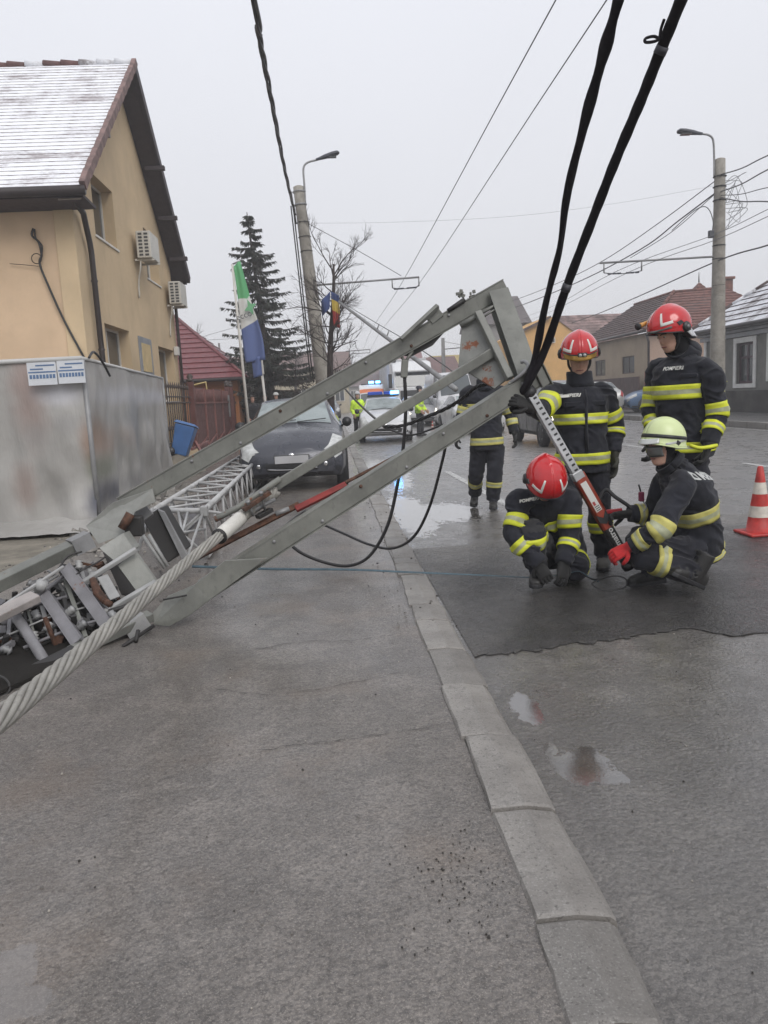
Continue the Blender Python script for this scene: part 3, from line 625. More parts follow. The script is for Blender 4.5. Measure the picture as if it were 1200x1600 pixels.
# ================= LIFTING SLINGS, CABLES, STRAP =================
M_slg = mat('black_sling_webbing', (.010, .008, .011), .7, var=.3, vs=30, bump=.5, bs=160, spec=.2)
def flat_rope(pts, w, t, name, m, par=None, twist=0, n=10):
    mb = MB(); pts = [V(p) for p in pts]; vs = []; k = len(pts)
    for i, p in enumerate(pts):
        tg = (pts[min(i + 1, k - 1)] - pts[max(i - 1, 0)]).normalized(); _, s, u = frame_of(tg, (0, -1, .3)); g0 = twist * i / k
        ww = w[i] if isinstance(w, list) else w; tt = t[i] if isinstance(t, list) else t
        a = s * math.cos(g0) + u * math.sin(g0); b = -s * math.sin(g0) + u * math.cos(g0)
        for j in range(n):
            g = 2 * math.pi * j / n; vs.append(p + a * ww / 2 * math.cos(g) + b * tt / 2 * math.sin(g))
    mb.smooth = True
    mb.add(vs, [(i * n + j, (i + 1) * n + j, (i + 1) * n + (j + 1) % n, i * n + (j + 1) % n) for i in range(k - 1) for j in range(n)] + [tuple(range(n)), tuple(range((k - 1) * n + n - 1, (k - 1) * n - 1, -1))])
    return mb.build(name, m, par)
low = [(1.356,5.62,1.343), (1.391,5.45,1.426), (1.431,5.38,1.569)]
s1 = empty('lifting_sling', (1.356,5.62,1.343), 'left black lifting sling, flat and twisted, hooked under the raised frame end', 'sling', 'black lifting slings holding up the frame')
p1 = catmull(low[:2] + [(1.446,5.36,1.663), (1.433,5.05,1.963), (1.444,4.8,2.206), (1.415,4.5,2.497), (1.419,4.2,2.773), (1.428,3.95,2.988), (1.43,3.75,3.147), (1.417,3.4,3.392), (1.402,3,3.666)], 7)
kk = len(p1); flat_rope(p1, [.056 + .010 * math.sin(i * .9) for i in range(kk)], [.038 + .009 * math.sin(i * .75 + 1) for i in range(kk)], 'webbing', M_slg, s1, twist=5)
flat_rope([p + Vector((.012, .02, 0)) + Vector((0, 0, .01)) for p in p1], [.034] * kk, [.042] * kk, 'webbing_fold', M_slg, s1, twist=8)
s2 = empty('lifting_sling', (1.375,5.62,1.328), 'right black lifting sling, round and thick, with a small loose loop near the top', 'sling', 'black lifting slings holding up the frame')
p2 = catmull(low[:2] + [(1.504,5.34,1.672), (1.55,5,2.024), (1.606,4.65,2.366), (1.639,4.35,2.619), (1.666,4.08,2.817), (1.671,3.86,2.954), (1.676,3.64,3.09), (1.665,3.25,3.289), (1.626,2.8,3.478)], 7)
flat_rope(p2, [.057 + .003 * math.sin(i * 1.7) for i in range(len(p2))], .053, 'round_sling', M_slg, s2)
M_tape = mat('grey_tape', (.05, .05, .06), .5)
for p, q in (((1.536,4.97,2.008), (1.547,4.95,2.049)), ((1.662,3.84,2.946), (1.672,3.82,2.974))): mb = MB(); mb.tube([p, q], .0305, 14); mb.build('sleeve_ring', M_tape, s2)
mb = MB(); mb.tube(catmull([(1.629,3.75,2.973), (1.599,3.75,2.988), (1.559,3.75,2.98), (1.559,3.75,2.964), (1.599,3.75,2.966), (1.623,3.75,2.979), (1.632,3.75,3.02), (1.634,3.72,3.047)], 5), .007, 6); mb.build('loose_loop', M_slg, s2)
mb = MB(); mb.tube(catmull([(1.298,5.5,1.318), (1.349,5.6,1.259), (1.46,5.66,1.29), (1.482,5.62,1.438), (1.424,5.5,1.507)], 6), .035, 10); mb.build('choke_turn', M_slg, s1)
M_cab = mat('black_rubber_cable', (.016, .015, .016), .45, var=.2)
def cable(name, pts, r, label, cat='cable', m=None, group=None, n=6, sub=8):
    mb = MB(); mb.tube(catmull(pts, sub), r, n); return tag(mb.build(name, m or M_cab), label, cat, group)
cable('hanging_cable', [(0.574,5.93,1.548), (0.571,5.93,1.296), (0.539,5.95,1.002), (0.489,5.98,0.741), (0.392,6,0.397), (0.238,6.05,0.148), (0.065,6.1,0.065), (-0.14,6.12,0.106), (-0.341,6.15,0.208), (-0.43,6.3,0.314), (-0.32,6.6,0.389)], .014, 'thick black cable hanging from the clamp and looping near the pavement')
cable('hanging_cable', [(0.875,5.75,1.149), (0.82,5.85,0.869), (0.724,6,0.505), (0.606,6.2,0.244), (0.447,6.5,0.105), (0.253,6.7,0.119), (0.061,6.9,0.183), (-0.197,7.1,0.285)], .012, 'thinner black cable drooping from the lower beam to the kerb')
def twisted(name, pts, r, label, ns=3):
    e = empty(name, pts[0], label, 'cable'); q = catmull(pts, 14)
    for k in range(ns):
        hp = []
        for i, p in enumerate(q):
            t = (q[min(i + 1, len(q) - 1)] - q[max(i - 1, 0)]).normalized(); _, s, u = frame_of(t); g = i * .45 + k * 2 * math.pi / ns
            hp.append(p + (s * math.cos(g) + u * math.sin(g)) * r)
        mb = MB(); mb.tube(hp, r * .95, 6); mb.build('conductor', M_cab, e)
    return e
twisted('twisted_cable', [(0.462,6.9,1.136), (0.617,6.7,1.146), (0.791,6.5,1.213), (0.955,6.3,1.287), (1.04,6.1,1.355), (1.126,6,1.434), (1.208,5.95,1.459)], .009, 'bundle of twisted black cables sagging in front of the walking firefighter')
cable('guy_wire', [(0.162,9.5,1.552), (0.311,8.4,1.334), (0.473,6.9,1.13)], .012, 'dark wire slanting across in front of the police car')
cable('guy_wire', [(0.473,6.9,1.13), (0.649,6.5,1.07), (0.896,6.3,1.144)], .009, 'slack wire under the twisted bundle', )
arm = empty('fallen_bracket_arm', (1.421,8.4,1.415), 'long grey tube fallen aslant from the bare tree to the frame', 'tube')
mb = MB(); mb.tube([(0.369,20,3.829), (0.944,14.5,2.614), (1.463,9,1.448)], .034, 10); mb.build('tube', M_galv, arm)
mb = MB(); mb.tube(catmull([(0.371,20,3.861), (0.974,14.5,2.728), (1.212,11.5,2.176), (1.382,9,1.695), (1.424,8.6,1.572)], 5), .007, 5); mb.build('stay_wire', M_cab, arm)
mb = MB()
for a, b in (((0.974,14.5,2.728), (0.933,14.5,2.626)), ((1.086,13.6,2.54), (1.035,13.6,2.423))): mb.tube([a, b], .012, 5)
mb.build('stay_post', M_galv, arm)
# blue ratchet strap
M_strap = mat('blue_strap_webbing', (.075, .125, .155), .7, var=.25, vs=20)
st = empty('ratchet_strap', (0.538,5.9,0.03), 'thin blue ratchet strap stretched low over the kerb to the kneeling firefighter', 'strap')
sp = catmull([(-1.155,5.95,0.174), (-0.56,5.9,0.125), (0.036,5.85,0.091), (0.524,5.75,0.06), (0.993,5.6,0.042), (1.425,5.42,0.035), (1.638,5.38,0.059), (1.727,5.36,0.072), (1.787,5.3,0.034), (1.813,5.2,0.033)], 8)
flat_rope(sp, .020, .005, 'webbing', M_strap, st, twist=2.2, n=6)
mb = MB(); mb.box((1.442,5.36,0.029), (.09, .04, .03)); mb.build('ratchet', M_galv, st, bevel=.005)
cable('cord_loop', [(1.724,5.35,0.06), (1.79,5.2,0.048), (1.911,5.15,0.075), (1.982,5.12,0.054), (1.941,5.05,0.014), (1.794,5.02,0.014), (1.726,5.08,0.049), (1.842,5.15,0.066)], .005, 'small loop of black cord lying on the dark asphalt patch', 'cord')

# ================= LEFT HOUSE =================
def stucco(name, col, stain=.3, bs=120):
    n = N(name); c = n.mix(n.ramp(n.noise(.7, 6, .65), .3, .7), tuple(t * .86 for t in col), tuple(t * 1.06 for t in col))
    c = n.mix(n.ramp(n.noise(2.0, 6, .7, n.scalev(1.6, 1.6, .35)), .5, .8, 0, stain), c, tuple(t * .66 for t in col))
    c = n.mix(n.ramp(n.noise(60, 3), .5, .7, 0, .15), c, tuple(t * .7 for t in col))
    n.bump(n.noise(bs, 4, .7), .35, .004); return n.out(c, .85, 0, Specular_IOR_Level=.25)
M_tan = stucco('tan_render', (.58, .445, .285))
M_tan2 = stucco('tan_render_front', (.60, .44, .295))
M_brn = mat('dark_brown_metal', (.035, .026, .026), .45, var=.2)
M_soff = mat('dark_brown_boards', (.045, .034, .040), .7, var=.25, vs=6)
M_glass = N('window_glass'); M_glass = M_glass.out((.03, .034, .036), .06, 0, Specular_IOR_Level=.6)
M_pvc = mat('white_window_frame', (.62, .60, .56), .45, var=.08)
M_tile = mat('brown_red_tile', (.115, .055, .050), .75, var=.35, vs=3, bump=.3)
n = N('thin_snow'); f = n.ramp(n.math('ADD', n.noise(1.1, 5, .6, n.scalev(1, 2, 2)), n.math('MULTIPLY', n.noise(14, 4, .7), .35)), .66, .92)
n.bump(n.noise(40, 4), .3, .006)
M_snow = n.out(n.mix(f, (.78, .79, .82), (.36, .33, .34)), .75)
n = N('patchy_snow'); f = n.ramp(n.math('ADD', n.noise(1.3, 5, .65), n.math('MULTIPLY', n.noise(16, 4, .7), .4)), .64, .88)
M_snow2 = n.out(n.mix(f, (.66, .67, .70), (.20, .18, .18)), .75)
def wall_holes(mb, axis, c, u0, u1, z0, top, holes, reveal, rev_dir):
    """vertical wall in the plane axis=c; top is a function of u or a number; holes (u0,u1,z0,z1) get reveals of that depth"""
    tf = top if callable(top) else (lambda u: top)
    us = sorted(set([u0, u1] + [h[0] for h in holes] + [h[1] for h in holes] + ([(u0 + u1) / 2] if callable(top) else [])))
    def pt(u, z, d=0): return (c + d * rev_dir, u, z) if axis == 'x' else (u, c + d * rev_dir, z)
    for a, b in zip(us[:-1], us[1:]):
        hs_ = sorted([h for h in holes if h[0] <= a + 1e-6 and h[1] >= b - 1e-6], key=lambda h: h[2]); z = z0
        for h in hs_:
            mb.quad(pt(a, z), pt(b, z), pt(b, h[2]), pt(a, h[2])); z = h[3]
        mb.quad(pt(a, z), pt(b, z), pt(b, tf(b)), pt(a, tf(a)))
    for h in holes:
        a, b, p, q = h
        mb.quad(pt(a, p), pt(a, q), pt(a, q, reveal), pt(a, p, reveal)); mb.quad(pt(b, p), pt(b, q), pt(b, q, reveal), pt(b, p, reveal))
        mb.quad(pt(a, p), pt(b, p), pt(b, p, reveal), pt(a, p, reveal)); mb.quad(pt(a, q), pt(b, q), pt(b, q, reveal), pt(a, q, reveal))
def window(par, axis, c, a, b, p, q, sg, fm=None, mull=1, trans=0, sill=True, gm=None, fw=.06):
    """window set in plane axis=c; sg is the outward sign"""
    def bx(mb, u0, u1, z0, z1, d0, d1):
        lo = (c + sg * d0, u0, z0) if axis == 'x' else (u0, c + sg * d0, z0); hi = (c + sg * d1, u1, z1) if axis == 'x' else (u1, c + sg * d1, z1)
        mb.bbox([min(i, j) for i, j in zip(lo, hi)], [max(i, j) for i, j in zip(lo, hi)])
    fm = fm or M_pvc
    mb = MB()
    bx(mb, a, b, p, p + fw, 0, .06); bx(mb, a, b, q - fw, q, 0, .06); bx(mb, a, a + fw, p + fw, q - fw, 0, .06); bx(mb, b - fw, b, p + fw, q - fw, 0, .06)
    for k in range(mull): u = a + (b - a) * (k + 1) / (mull + 1); bx(mb, u - fw * .55, u + fw * .55, p + fw, q - fw, .002, .055)
    for k in range(trans): z = p + (q - p) * (.64 if trans == 1 else (k + 1) / (trans + 1)); bx(mb, a + fw, b - fw, z - fw * .4, z + fw * .4, .004, .053)
    w = mb.build('window', fm, par)
    for k in range(mull + 1):
        u0_ = a + fw + (b - a - 2 * fw) * k / (mull + 1); u1_ = a + fw + (b - a - 2 * fw) * (k + 1) / (mull + 1)
        mb = MB(); bx(mb, u0_, u1_, p + fw, q - fw, .012, .03); mb.build('pane', gm or M_glass, w)
    if sill:
        mb = MB(); bx(mb, a - .06, b + .06, p - .05, p - .005, .0, .33); mb.build('sill', fm, w, bevel=.006)
    return w
M_tlip = mat('frosted_tile_edge', (.20, .165, .165), .8, var=.3)
hs1 = empty('tan_house', (-9, 15, -.02), 'large tan rendered house with snow dusted tile roof and dark brown eaves', 'house')
YN, YF, XW, ZE, ZRG, YR = 15.0, 23.9, -4.5, 5.25, 9.28, 19.35
roofz = lambda y: ZRG - abs(y - YR) * (ZRG - ZE) / (YR - 14.3) - .14
H4 = [(16.45, 18.05, 4.93, 6.15), (20.8, 22.3, 4.75, 6.0), (16.4, 18.35, 2.05, 3.19), (21.3, 23.3, 1.6, 3.06)]
mb = MB(); wall_holes(mb, 'x', XW, YN, YF, -.02, roofz, H4, .34, -1); mb.build('gable_wall', M_tan, hs1)
mb = MB(); mb.quad((-16, YN, -.02), (XW, YN, -.02), (XW, YN, 5.7), (-16, YN, 5.7)); mb.build('front_wall', M_tan2, hs1); mb = MB(); mb.quad((-16, YF, -.02), (XW, YF, -.02), (XW, YF, 5.6), (-16, YF, 5.6)); mb.build('back_wall', M_tan2, hs1)
mb = MB(); mb.bbox((XW - .32, YN - .035, -.02), (XW + .03, YN - .002, 5.5)); mb.bbox((XW + .002, YN - .03, -.02), (XW + .03, YN + .38, 5.55)); mb.build('corner_pilaster', M_tan, hs1, bevel=.008)
for h in H4: window(hs1, 'x', XW - .30, *h, 1, fm=M_pvc, gm=M_glass, fw=.05)
for (a, b, p, q) in H4[:2]:
    mb = MB(); mb.bbox((XW - .24, a + .1, p + .05), (XW - .225, (a + b) / 2 - .05, q - .06)); mb.build('blind', mat('grey_blind', (.12, .12, .115), .7), hs1)
# notice panel on the gable
mb = MB(); mb.bbox((XW + .003, 19.1, 2.2), (XW + .03, 20.4, 3.15)); pn = mb.build('panel_frame', mat('grey_panel_frame', (.24, .25, .27), .6), hs1)
mb = MB(); mb.bbox((XW + .03, 19.3, 2.32), (XW + .042, 20.2, 3.0)); mb.build('panel_board', mat('yellow_board', (.55, .42, .22), .7, vs=5), pn)
# roof: every tile course its own piece, snow on top
XO, XL = -4.05, -17.0
roof = MB(); roof.prism([(XO, 14.3, ZE - .02), (XO, YR, ZRG - .02), (XO, 24.3, ZE - .02), (XO, 24.3, ZE - .12), (XO, YR, ZRG - .16), (XO, 14.3, ZE - .12)], (XL - XO, 0, 0))
roof = roof.build('roof', M_soff, hs1)
NC = 36; rr = random.Random(2)
for sgn in (-1, 1):
    if sgn == 1: NCs = 12
    else: NCs = NC
    for i in range(NCs):
        t0, t1 = i / NCs, (i + 1) / NCs + .006
        ya, yb = YR + sgn * (YR - 14.28) * (1 - t0), YR + sgn * (YR - 14.28) * (1 - t1)
        za, zb = ZE + (ZRG - ZE) * t0, ZE + (ZRG - ZE) * t1
        lo, hi, top, lip = [], [], [], []
        nx = 150 if sgn < 0 else 4
        for k in range(nx + 1):
            x = XO - .06 + (XL - XO) * k / nx
            w = abs(math.sin(x * math.pi / .30)) * .018 + rr.uniform(-.004, .004)
            lip.append((x, ya + sgn * .0, za + .002)); lo.append((x, ya + sgn * (.015 - w), za + .024 + w * .25)); hi.append((x, yb, zb + .016))
        mb = MB(); mb.m = 1; mb.grid([lip, lo]); mb.m = 0; mb.grid([lo, hi]); mb.build('tile_course', [M_snow, M_tlip], roof)
x = XO
while x > -12:
    mb = MB(); mb.tube([(x, YR, ZRG + .015), (x - .42, YR, ZRG + .045)], [.07, .085], 10); mb.build('ridge_tile', M_snow2 if rr.random() < .4 else M_tile, roof); x -= .40
M_verge = mat('weathered_verge', (.20, .13, .12), .8, var=.4, vs=5)
t = 0
while t < 1:                                 # verge pieces stepping down the rake
    p = V(XO + .03, 14.2 + (YR - 14.2) * t, ZE + .01 + (ZRG - ZE) * t); t2 = min(1, t + .0357 * 2); q = V(XO + .03, 14.2 + (YR - 14.2) * t2, ZE + .04 + (ZRG - ZE) * t2)
    mb = MB(); mb.beam(p, q, .10, .16); mb.build('verge_tile', M_verge, roof); t = t2
mb = MB(); mb.beam((XO, YR, ZRG - .02), (XO, 24.35, ZE - .06), .09, .24); mb.build('barge_board', M_soff, roof)
mb = MB(); mb.prism([(XO - .05, YR, ZRG - .20), (XO - .05, 24.3, ZE - .17), (XW + .01, 24.3, ZE - .17), (XW + .01, YR, ZRG - .20)], (0, 0, -.02)); mb.build('soffit', M_soff, roof)
mb = MB(); mb.prism([(XO - .05, YR, ZRG - .20), (XO - .05, 14.3, ZE - .17), (XW + .01, 14.3, ZE - .17), (XW + .01, YR, ZRG - .20)], (0, 0, -.02)); mb.build('soffit', mat('pale_soffit', (.30, .25, .21), .8), roof)
for k in (.38, .62, .84):
    p = V(XO - .1, YR + (24.3 - YR) * k, ZRG - .22 + (ZE - ZRG) * k); mb = MB(); mb.box(p, (.5, .14, .10)); mb.build('purlin_end', M_soff, roof)
mb = MB(); mb.box((XO - .16, 16.55, 6.87), (.30, .14, .14)); mb.build('purlin_end', M_brn, roof)
mb = MB(); mb.tube([(XL, 14.2, ZE - .05), (XO + .06, 14.2, ZE - .06)], .085, 10); mb.build('gutter', M_brn, roof)
mb = MB(); mb.prism([(XL, 14.28, ZE - .10), (XO, 14.28, ZE - .10), (XO, 15.0, ZE - .14), (XL, 15.0, ZE - .14)], (0, 0, -.05)); mb.build('soffit', M_soff, roof)
mb = MB(); mb.tube([(XW + .20, 14.3, ZE - .08), (XW + .16, 15.18, 5.05), (XW + .10, 15.62, 4.6), (XW + .10, 15.66, 4.4), (XW + .10, 15.66, .1)], .055, 10); d1 = mb.build('downpipe', M_brn, hs1)
for z in (3.9, 2.6):
    mb = MB(); mb.lathe([(.062, -.02), (.068, 0), (.062, .02)], (XW + .10, 15.66, z), n=10); mb.build('pipe_clip', M_brn, d1)
mb = MB(); mb.tube([(XW + .25, 24.25, ZE - .1), (XW + .12, 23.8, 4.7), (XW + .1, 23.75, 4.4), (XW + .1, 23.75, .1)], .05, 8); mb.build('downpipe', M_brn, hs1)
mb = MB(); mb.tube([(XW + .07, 24.0, 3.3), (XW + .07, 24.0, .1)], .03, 8); mb.tube([(XW + .07, 24.0, 1.99), (-3.75, 24.0, 2.13), (-3.72, 24.0, 1.6)], .03, 8); mb.build('gas_pipe', mat('yellow_gas_pipe', (.50, .38, .16), .5), hs1)
mb = MB(); mb.box((XW + .08, 23.4, 3.05), (.12, .25, .25)); mb.build('junction_box', M_pvc, hs1, bevel=.01)
# loose service cable on the front wall
sv = empty('service_cable', (-5.154,14.95,4.271), 'frayed black service cable curling down the tan front wall', 'cable')
mb = MB(); mb.tube(catmull([(-5.185,14.94,4.752), (-5.219,14.93,4.628), (-5.115,14.92,4.51), (-5.084,14.92,4.285), (-5.136,14.92,4.129), (-5.034,14.93,3.753), (-4.821,14.94,3.114), (-4.535,14.94,2.426)], 6), .022, 6); mb.build('cable', M_cab, sv)
mb = MB(); mb.tube(catmull([(-5.161,14.93,4.738), (-5.146,14.9,4.575), (-5.049,14.9,4.426), (-5.113,14.9,4.17)], 6), .014, 6); mb.build('strand', M_cab, sv)
pts = [V((-5.179,14.91,4.219)) + Vector((math.cos(k * .5) * .09, 0, math.sin(k * .5) * .09)) for k in range(26)]; mb = MB(); mb.tube(pts, .008, 5); mb.build('coil', M_cab, sv)
mb = MB(); mb.tube(catmull([(-5.164,14.92,4.085), (-5.396,14.94,4.121), (-5.68,14.95,4.156)], 5), .006, 5); mb.build('strand', M_cab, sv)
# air conditioners
M_ac = mat('cream_ac_casing', (.50, .485, .44), .5, var=.1); M_acd = mat('dark_ac_louvre', (.05, .05, .052), .6)
def ac(loc, label, rows=7, s=1.0):
    """front faces +x; the louvred end faces -y"""
    e = empty('air_conditioner', loc, label, 'air conditioner', 'outdoor air conditioner units on the gable')
    x, y, z = loc; w, l, h = .34 * s, .92 * s, .62 * s
    mb = MB(); mb.bbox((x, y, z), (x + w, y + l, z + h)); mb.build('casing', M_ac, e, bevel=.02)
    for i in range(rows):
        for j in range(2):
            zc = z + .07 + (h - .14) * i / (rows - 1); xc = x + w * (.3 + .4 * j); mb = MB(); mb.box((xc, y - .004, zc), (w * .26, .012, (h - .12) / rows * .62)); mb.build('louvre', M_acd, e)
    mb = MB(); mb.lathe([(.0, .012), (.24 * s, .012), (.25 * s, .0)], (x + w, y + l * .42, z + h * .5), (1, 0, 0), 24); mb.build('fan_grille', mat('ac_grille', (.20, .20, .195), .6), e)
    for yy in (.12, .8):
        mb = MB(); mb.bbox((x - .08, y + l * yy - .02, z - .05), (x + w + .03, y + l * yy + .02, z - .005)); mb.build('bracket', M_ac, e)
    mb = MB(); mb.tube(catmull([(x + .05, y + .1, z - .02), (x + .02, y + .1, z - .25), (x - .06, y + .18, z - .5), (x - .09, y + .2, z - .9)], 5), .022, 6); mb.build('refrigerant_pipe', M_ac, e)
    return e
ac((XW + .12, 19.35, 4.98), 'cream air conditioner unit with louvred end nearer the upper window')
ac((XW + .12, 22.75, 4.32), 'cream air conditioner unit at the far corner under the eave')

# ================= TARPAULIN TENT =================
def tarp_mat():
    n = N('grey_tarpaulin'); c = n.mix(n.ramp(n.noise(1.2, 5, .6), .3, .7), (.29, .28, .263), (.40, .388, .37))
    c = n.mix(n.ramp(n.noise(3, 5, .7, n.scalev(1, 1, .4)), .55, .8, 0, .4), c, (.24, .23, .215))
    for p, sc, colr, a in [((-3.517,9.4,1.767), (2.6, 0, .9), (.33, .22, .19), .6), ((-3.695,9.4,0.567), (4, 0, 2), (.27, .19, .16), .55), ((-3.165,9.4,1.623), (2.0, 0, 4.2), (.50, .50, .53), .8),
                           ((-2.862,9.35,1.058), (4.5, 0, 2.2), (.26, .155, .10), .7), ((-2.824,9.3,0.718), (4, 0, 3.4), (.145, .16, .10), .65), ((-2.833,9.2,0.348), (3.4, 0, 3), (.05, .055, .085), .85), ((-3.513,9.4,1.168), (4, 0, 4), (.24, .23, .22), .5), ((-3.09,9.4,1.296), (4, 0, 5), (.24, .235, .23), .5)]:
        c = n.mix(n.ramp(n.math('ADD', n.dist(p, sc), n.math('MULTIPLY', n.noise(3, 3), .5)), .35, 1.15, a, 0), c, colr)
    c = n.mix(n.ramp(n.dist((-3.1,12.297,1.213), (0, 1.1, 1.7)), .3, 1.1, .5, 0), c, (.16, .175, .20))
    n.bump(n.noise(5, 4, .6, n.scalev(1, 1, .3)), .45, .06); return n.out(c, .5)
M_tarp = tarp_mat(); M_tarpw = mat('white_tarp_edge', (.50, .50, .49), .6, var=.1)
tent = empty('tarpaulin_tent', (-4.2, 12.5, 0), 'grey tarpaulin sided stall tent with white roof edge in front of the tan house', 'tent')
def sag(a, b, z0, z1, nu, nv, amp, seed, nd, lift=0):
    rows = []
    for j in range(nv + 1):
        v = j / nv; row = []
        for i in range(nu + 1):
            u = i / nu; p = V(a[0], a[1], 0).lerp(V(b[0], b[1], 0), u)
            w = mnoise.noise(Vector((u * 6 + seed, v * 2.2, seed))) * amp + mnoise.noise(Vector((u * 17, v * 4 + seed, 1))) * amp * .4
            w *= .25 + .75 * (1 - v); zz = z0 + (z1 - z0) * v + (mnoise.noise(Vector((u * 5, seed, 2))) * .08 + lift if j == 0 else 0)
            row.append((p.x + nd[0] * w, p.y + nd[1] * w, zz))
        rows.append(row)
    return rows
c0, c1, c2 = (-6.4, 9.5), (-2.86, 9.35), (-3.32, 15.8)
mb = MB(); mb.smooth = True; mb.grid(sag(c0, c1, .10, 2.03, 90, 34, .13, 1.3, (0, -1))); mb.build('front_curtain', M_tarp, tent)
mb = MB(); mb.smooth = True; mb.grid(sag(c1, c2, .06, 2.0, 90, 34, .13, 7.1, (1, 0))); mb.build('side_curtain', M_tarp, tent)
mb = MB(); mb.smooth = True                               # skirt lying on the ground
rows = []
for j in range(7):
    v = j / 6; rows.append([(-6.4 + 4.1 * i / 50 + .25 * v * (i / 50), 9.52 - .65 * v - .08 * mnoise.noise(Vector((i * .21, 0, 3))), .14 * (1 - v) + .04 + .05 * abs(mnoise.noise(Vector((i * .3, j * .8, 1))))) for i in range(51)])
mb.grid(rows); mb.build('skirt', M_tarp, tent)
mb = MB(); mb.tube([(c0[0], c0[1], 2.04), (c1[0], c1[1], 2.03)], .028, 8); mb.build('roof_edge', M_tarpw, tent)
mb = MB(); mb.tube([(c1[0], c1[1], 2.03), (c2[0], c2[1], 2.0)], .022, 8); mb.build('roof_edge', M_tarpw, tent)
mb = MB(); mb.add([(c0[0], c0[1], 2.04), (c1[0], c1[1], 2.03), (c2[0], c2[1], 2.0), (-6.4, 15.8, 2.0), (-4.7, 12.5, 2.12)], [(0, 1, 4), (1, 2, 4), (2, 3, 4), (3, 0, 4)]); mb.build('roof_sheet', M_tarpw, tent)
for p in (c1, c2): mb = MB(); mb.tube([(p[0], p[1], 0), (p[0], p[1], 2.02)], .03, 8); mb.build('corner_post', M_galv, tent)
mb = MB(); mb.tube(catmull([(c1[0] + .05, c1[1] + .1, 2.04), (c1[0] + .04, c1[1] + .35, 2.12), (c1[0] + .03, c1[1] + .7, 2.02), (c1[0] + .05, c1[1] + .9, 1.85)], 6), .016, 6); mb.build('tie_rope', M_cab, tent)
for y in (11.2, 12.6, 13.3):
    mb = MB(); mb.tube(catmull([(-2.98 - (y - 9.4) * .07 + .05, y - .2, 2.0), (-2.95 - (y - 9.4) * .07 + .06, y - .05, 1.93), (-2.98 - (y - 9.4) * .07 + .06, y + .15, 2.0)], 5), .022, 6); mb.build('tie_loop', M_tarpw, tent)
M_sheetp = mat('paper_notice', (.60, .62, .65), .5, var=.08); M_blu = mat('blue_print', (.10, .17, .30), .6)
for k, (xa, xb, zz) in enumerate((((-3.457,9.3,1.894)[0], (-3.132,9.3,1.878)[0], 1.90), ((-3.118,9.3,1.877)[0], (-2.813,9.3,1.862)[0], 1.905))):
    e = empty('printed_notice', ((xa + xb) / 2, 9.24, zz - .12), ['left white notice with blue rows of print at the top of the tent', 'right white notice with blue rows of print at the top of the tent'][k], 'notice', 'printed notices on the tent')
    mb = MB(); mb.bbox((xa, 9.238, zz - .16), (xb, 9.244, zz + .10)); mb.build('sheet', M_sheetp, e)
    for i, (h, dx0, dx1) in enumerate(((.055, .3, .95), (.015, .1, .55), (-.02, .03, .98))):
        mb = MB(); mb.bbox((xa + (xb - xa) * dx0, 9.235, zz + h), (xa + (xb - xa) * dx1, 9.2375, zz + h + .016)); mb.build('print_line', M_blu, e)
    for i in range(8):
        x = xa + (xb - xa) * (.06 + .115 * i); mb = MB(); mb.bbox((x, 9.235, zz - .085), (x + (xb - xa) * .085, 9.2375, zz - .04)); mb.build('print_block', M_blu, e)

# ================= FENCES, GATE, BIN =================
M_iron = mat('dark_iron', (.06, .045, .04), .6, var=.3, vs=10); M_gate = mat('red_brown_gate_paint', (.105, .038, .034), .55, var=.2, vs=4)
M_gateb = mat('red_brown_gate_bar', (.20, .085, .075), .55, var=.25)
fe = empty('iron_fence', (-3.62, 18.5, 0), 'wrought iron fence of spear topped bars beside the tan house', 'fence')
mb = MB(); mb.bbox((-3.75, 16.2, 0), (-3.5, 20.4, .35)); mb.build('plinth', M_tan, fe, bevel=.01)
y = 16.4
while y < 20.35:
    mb = MB(); mb.tube([(-3.62, y, .35), (-3.62, y, 1.86)], .013, 6); pk_ = mb.build('picket', M_iron, fe)
    mb = MB(); mb.lathe([(.013, 0), (.032, .05), (.02, .09), (0, .18)], (-3.62, y, 1.84), n=6); mb.build('spear_point', M_iron, pk_)
    mb = MB(); mb.lathe([(.013, -.07), (.035, 0), (.013, .07)], (-3.62, y, .95), n=6); mb.build('collar', M_iron, pk_); y += .235
for z in (.62, 1.52, 1.66): mb = MB(); mb.bbox((-3.64, 16.2, z - .015), (-3.60, 20.4, z + .015)); mb.build('rail', M_iron, fe)
ga = empty('metal_gate', (-3.6, 24, 0), 'tall dark red brown sheet metal gate with square posts', 'gate')
for k, y in enumerate((20.5, 27.6, 28.6)):
    mb = MB(); mb.bbox((-3.68, y - .07, 0), (-3.52, y + .07, 2.05)); po = mb.build('post', M_gate, ga, bevel=.006)
    mb = MB(); mb.lathe([(.05, 0), (.1, .02), (.1, .06), (.06, .08), (.09, .13), (.05, .19), (0, .21)], (-3.6, y, 2.05), n=10); mb.build('post_cap', M_iron, po)
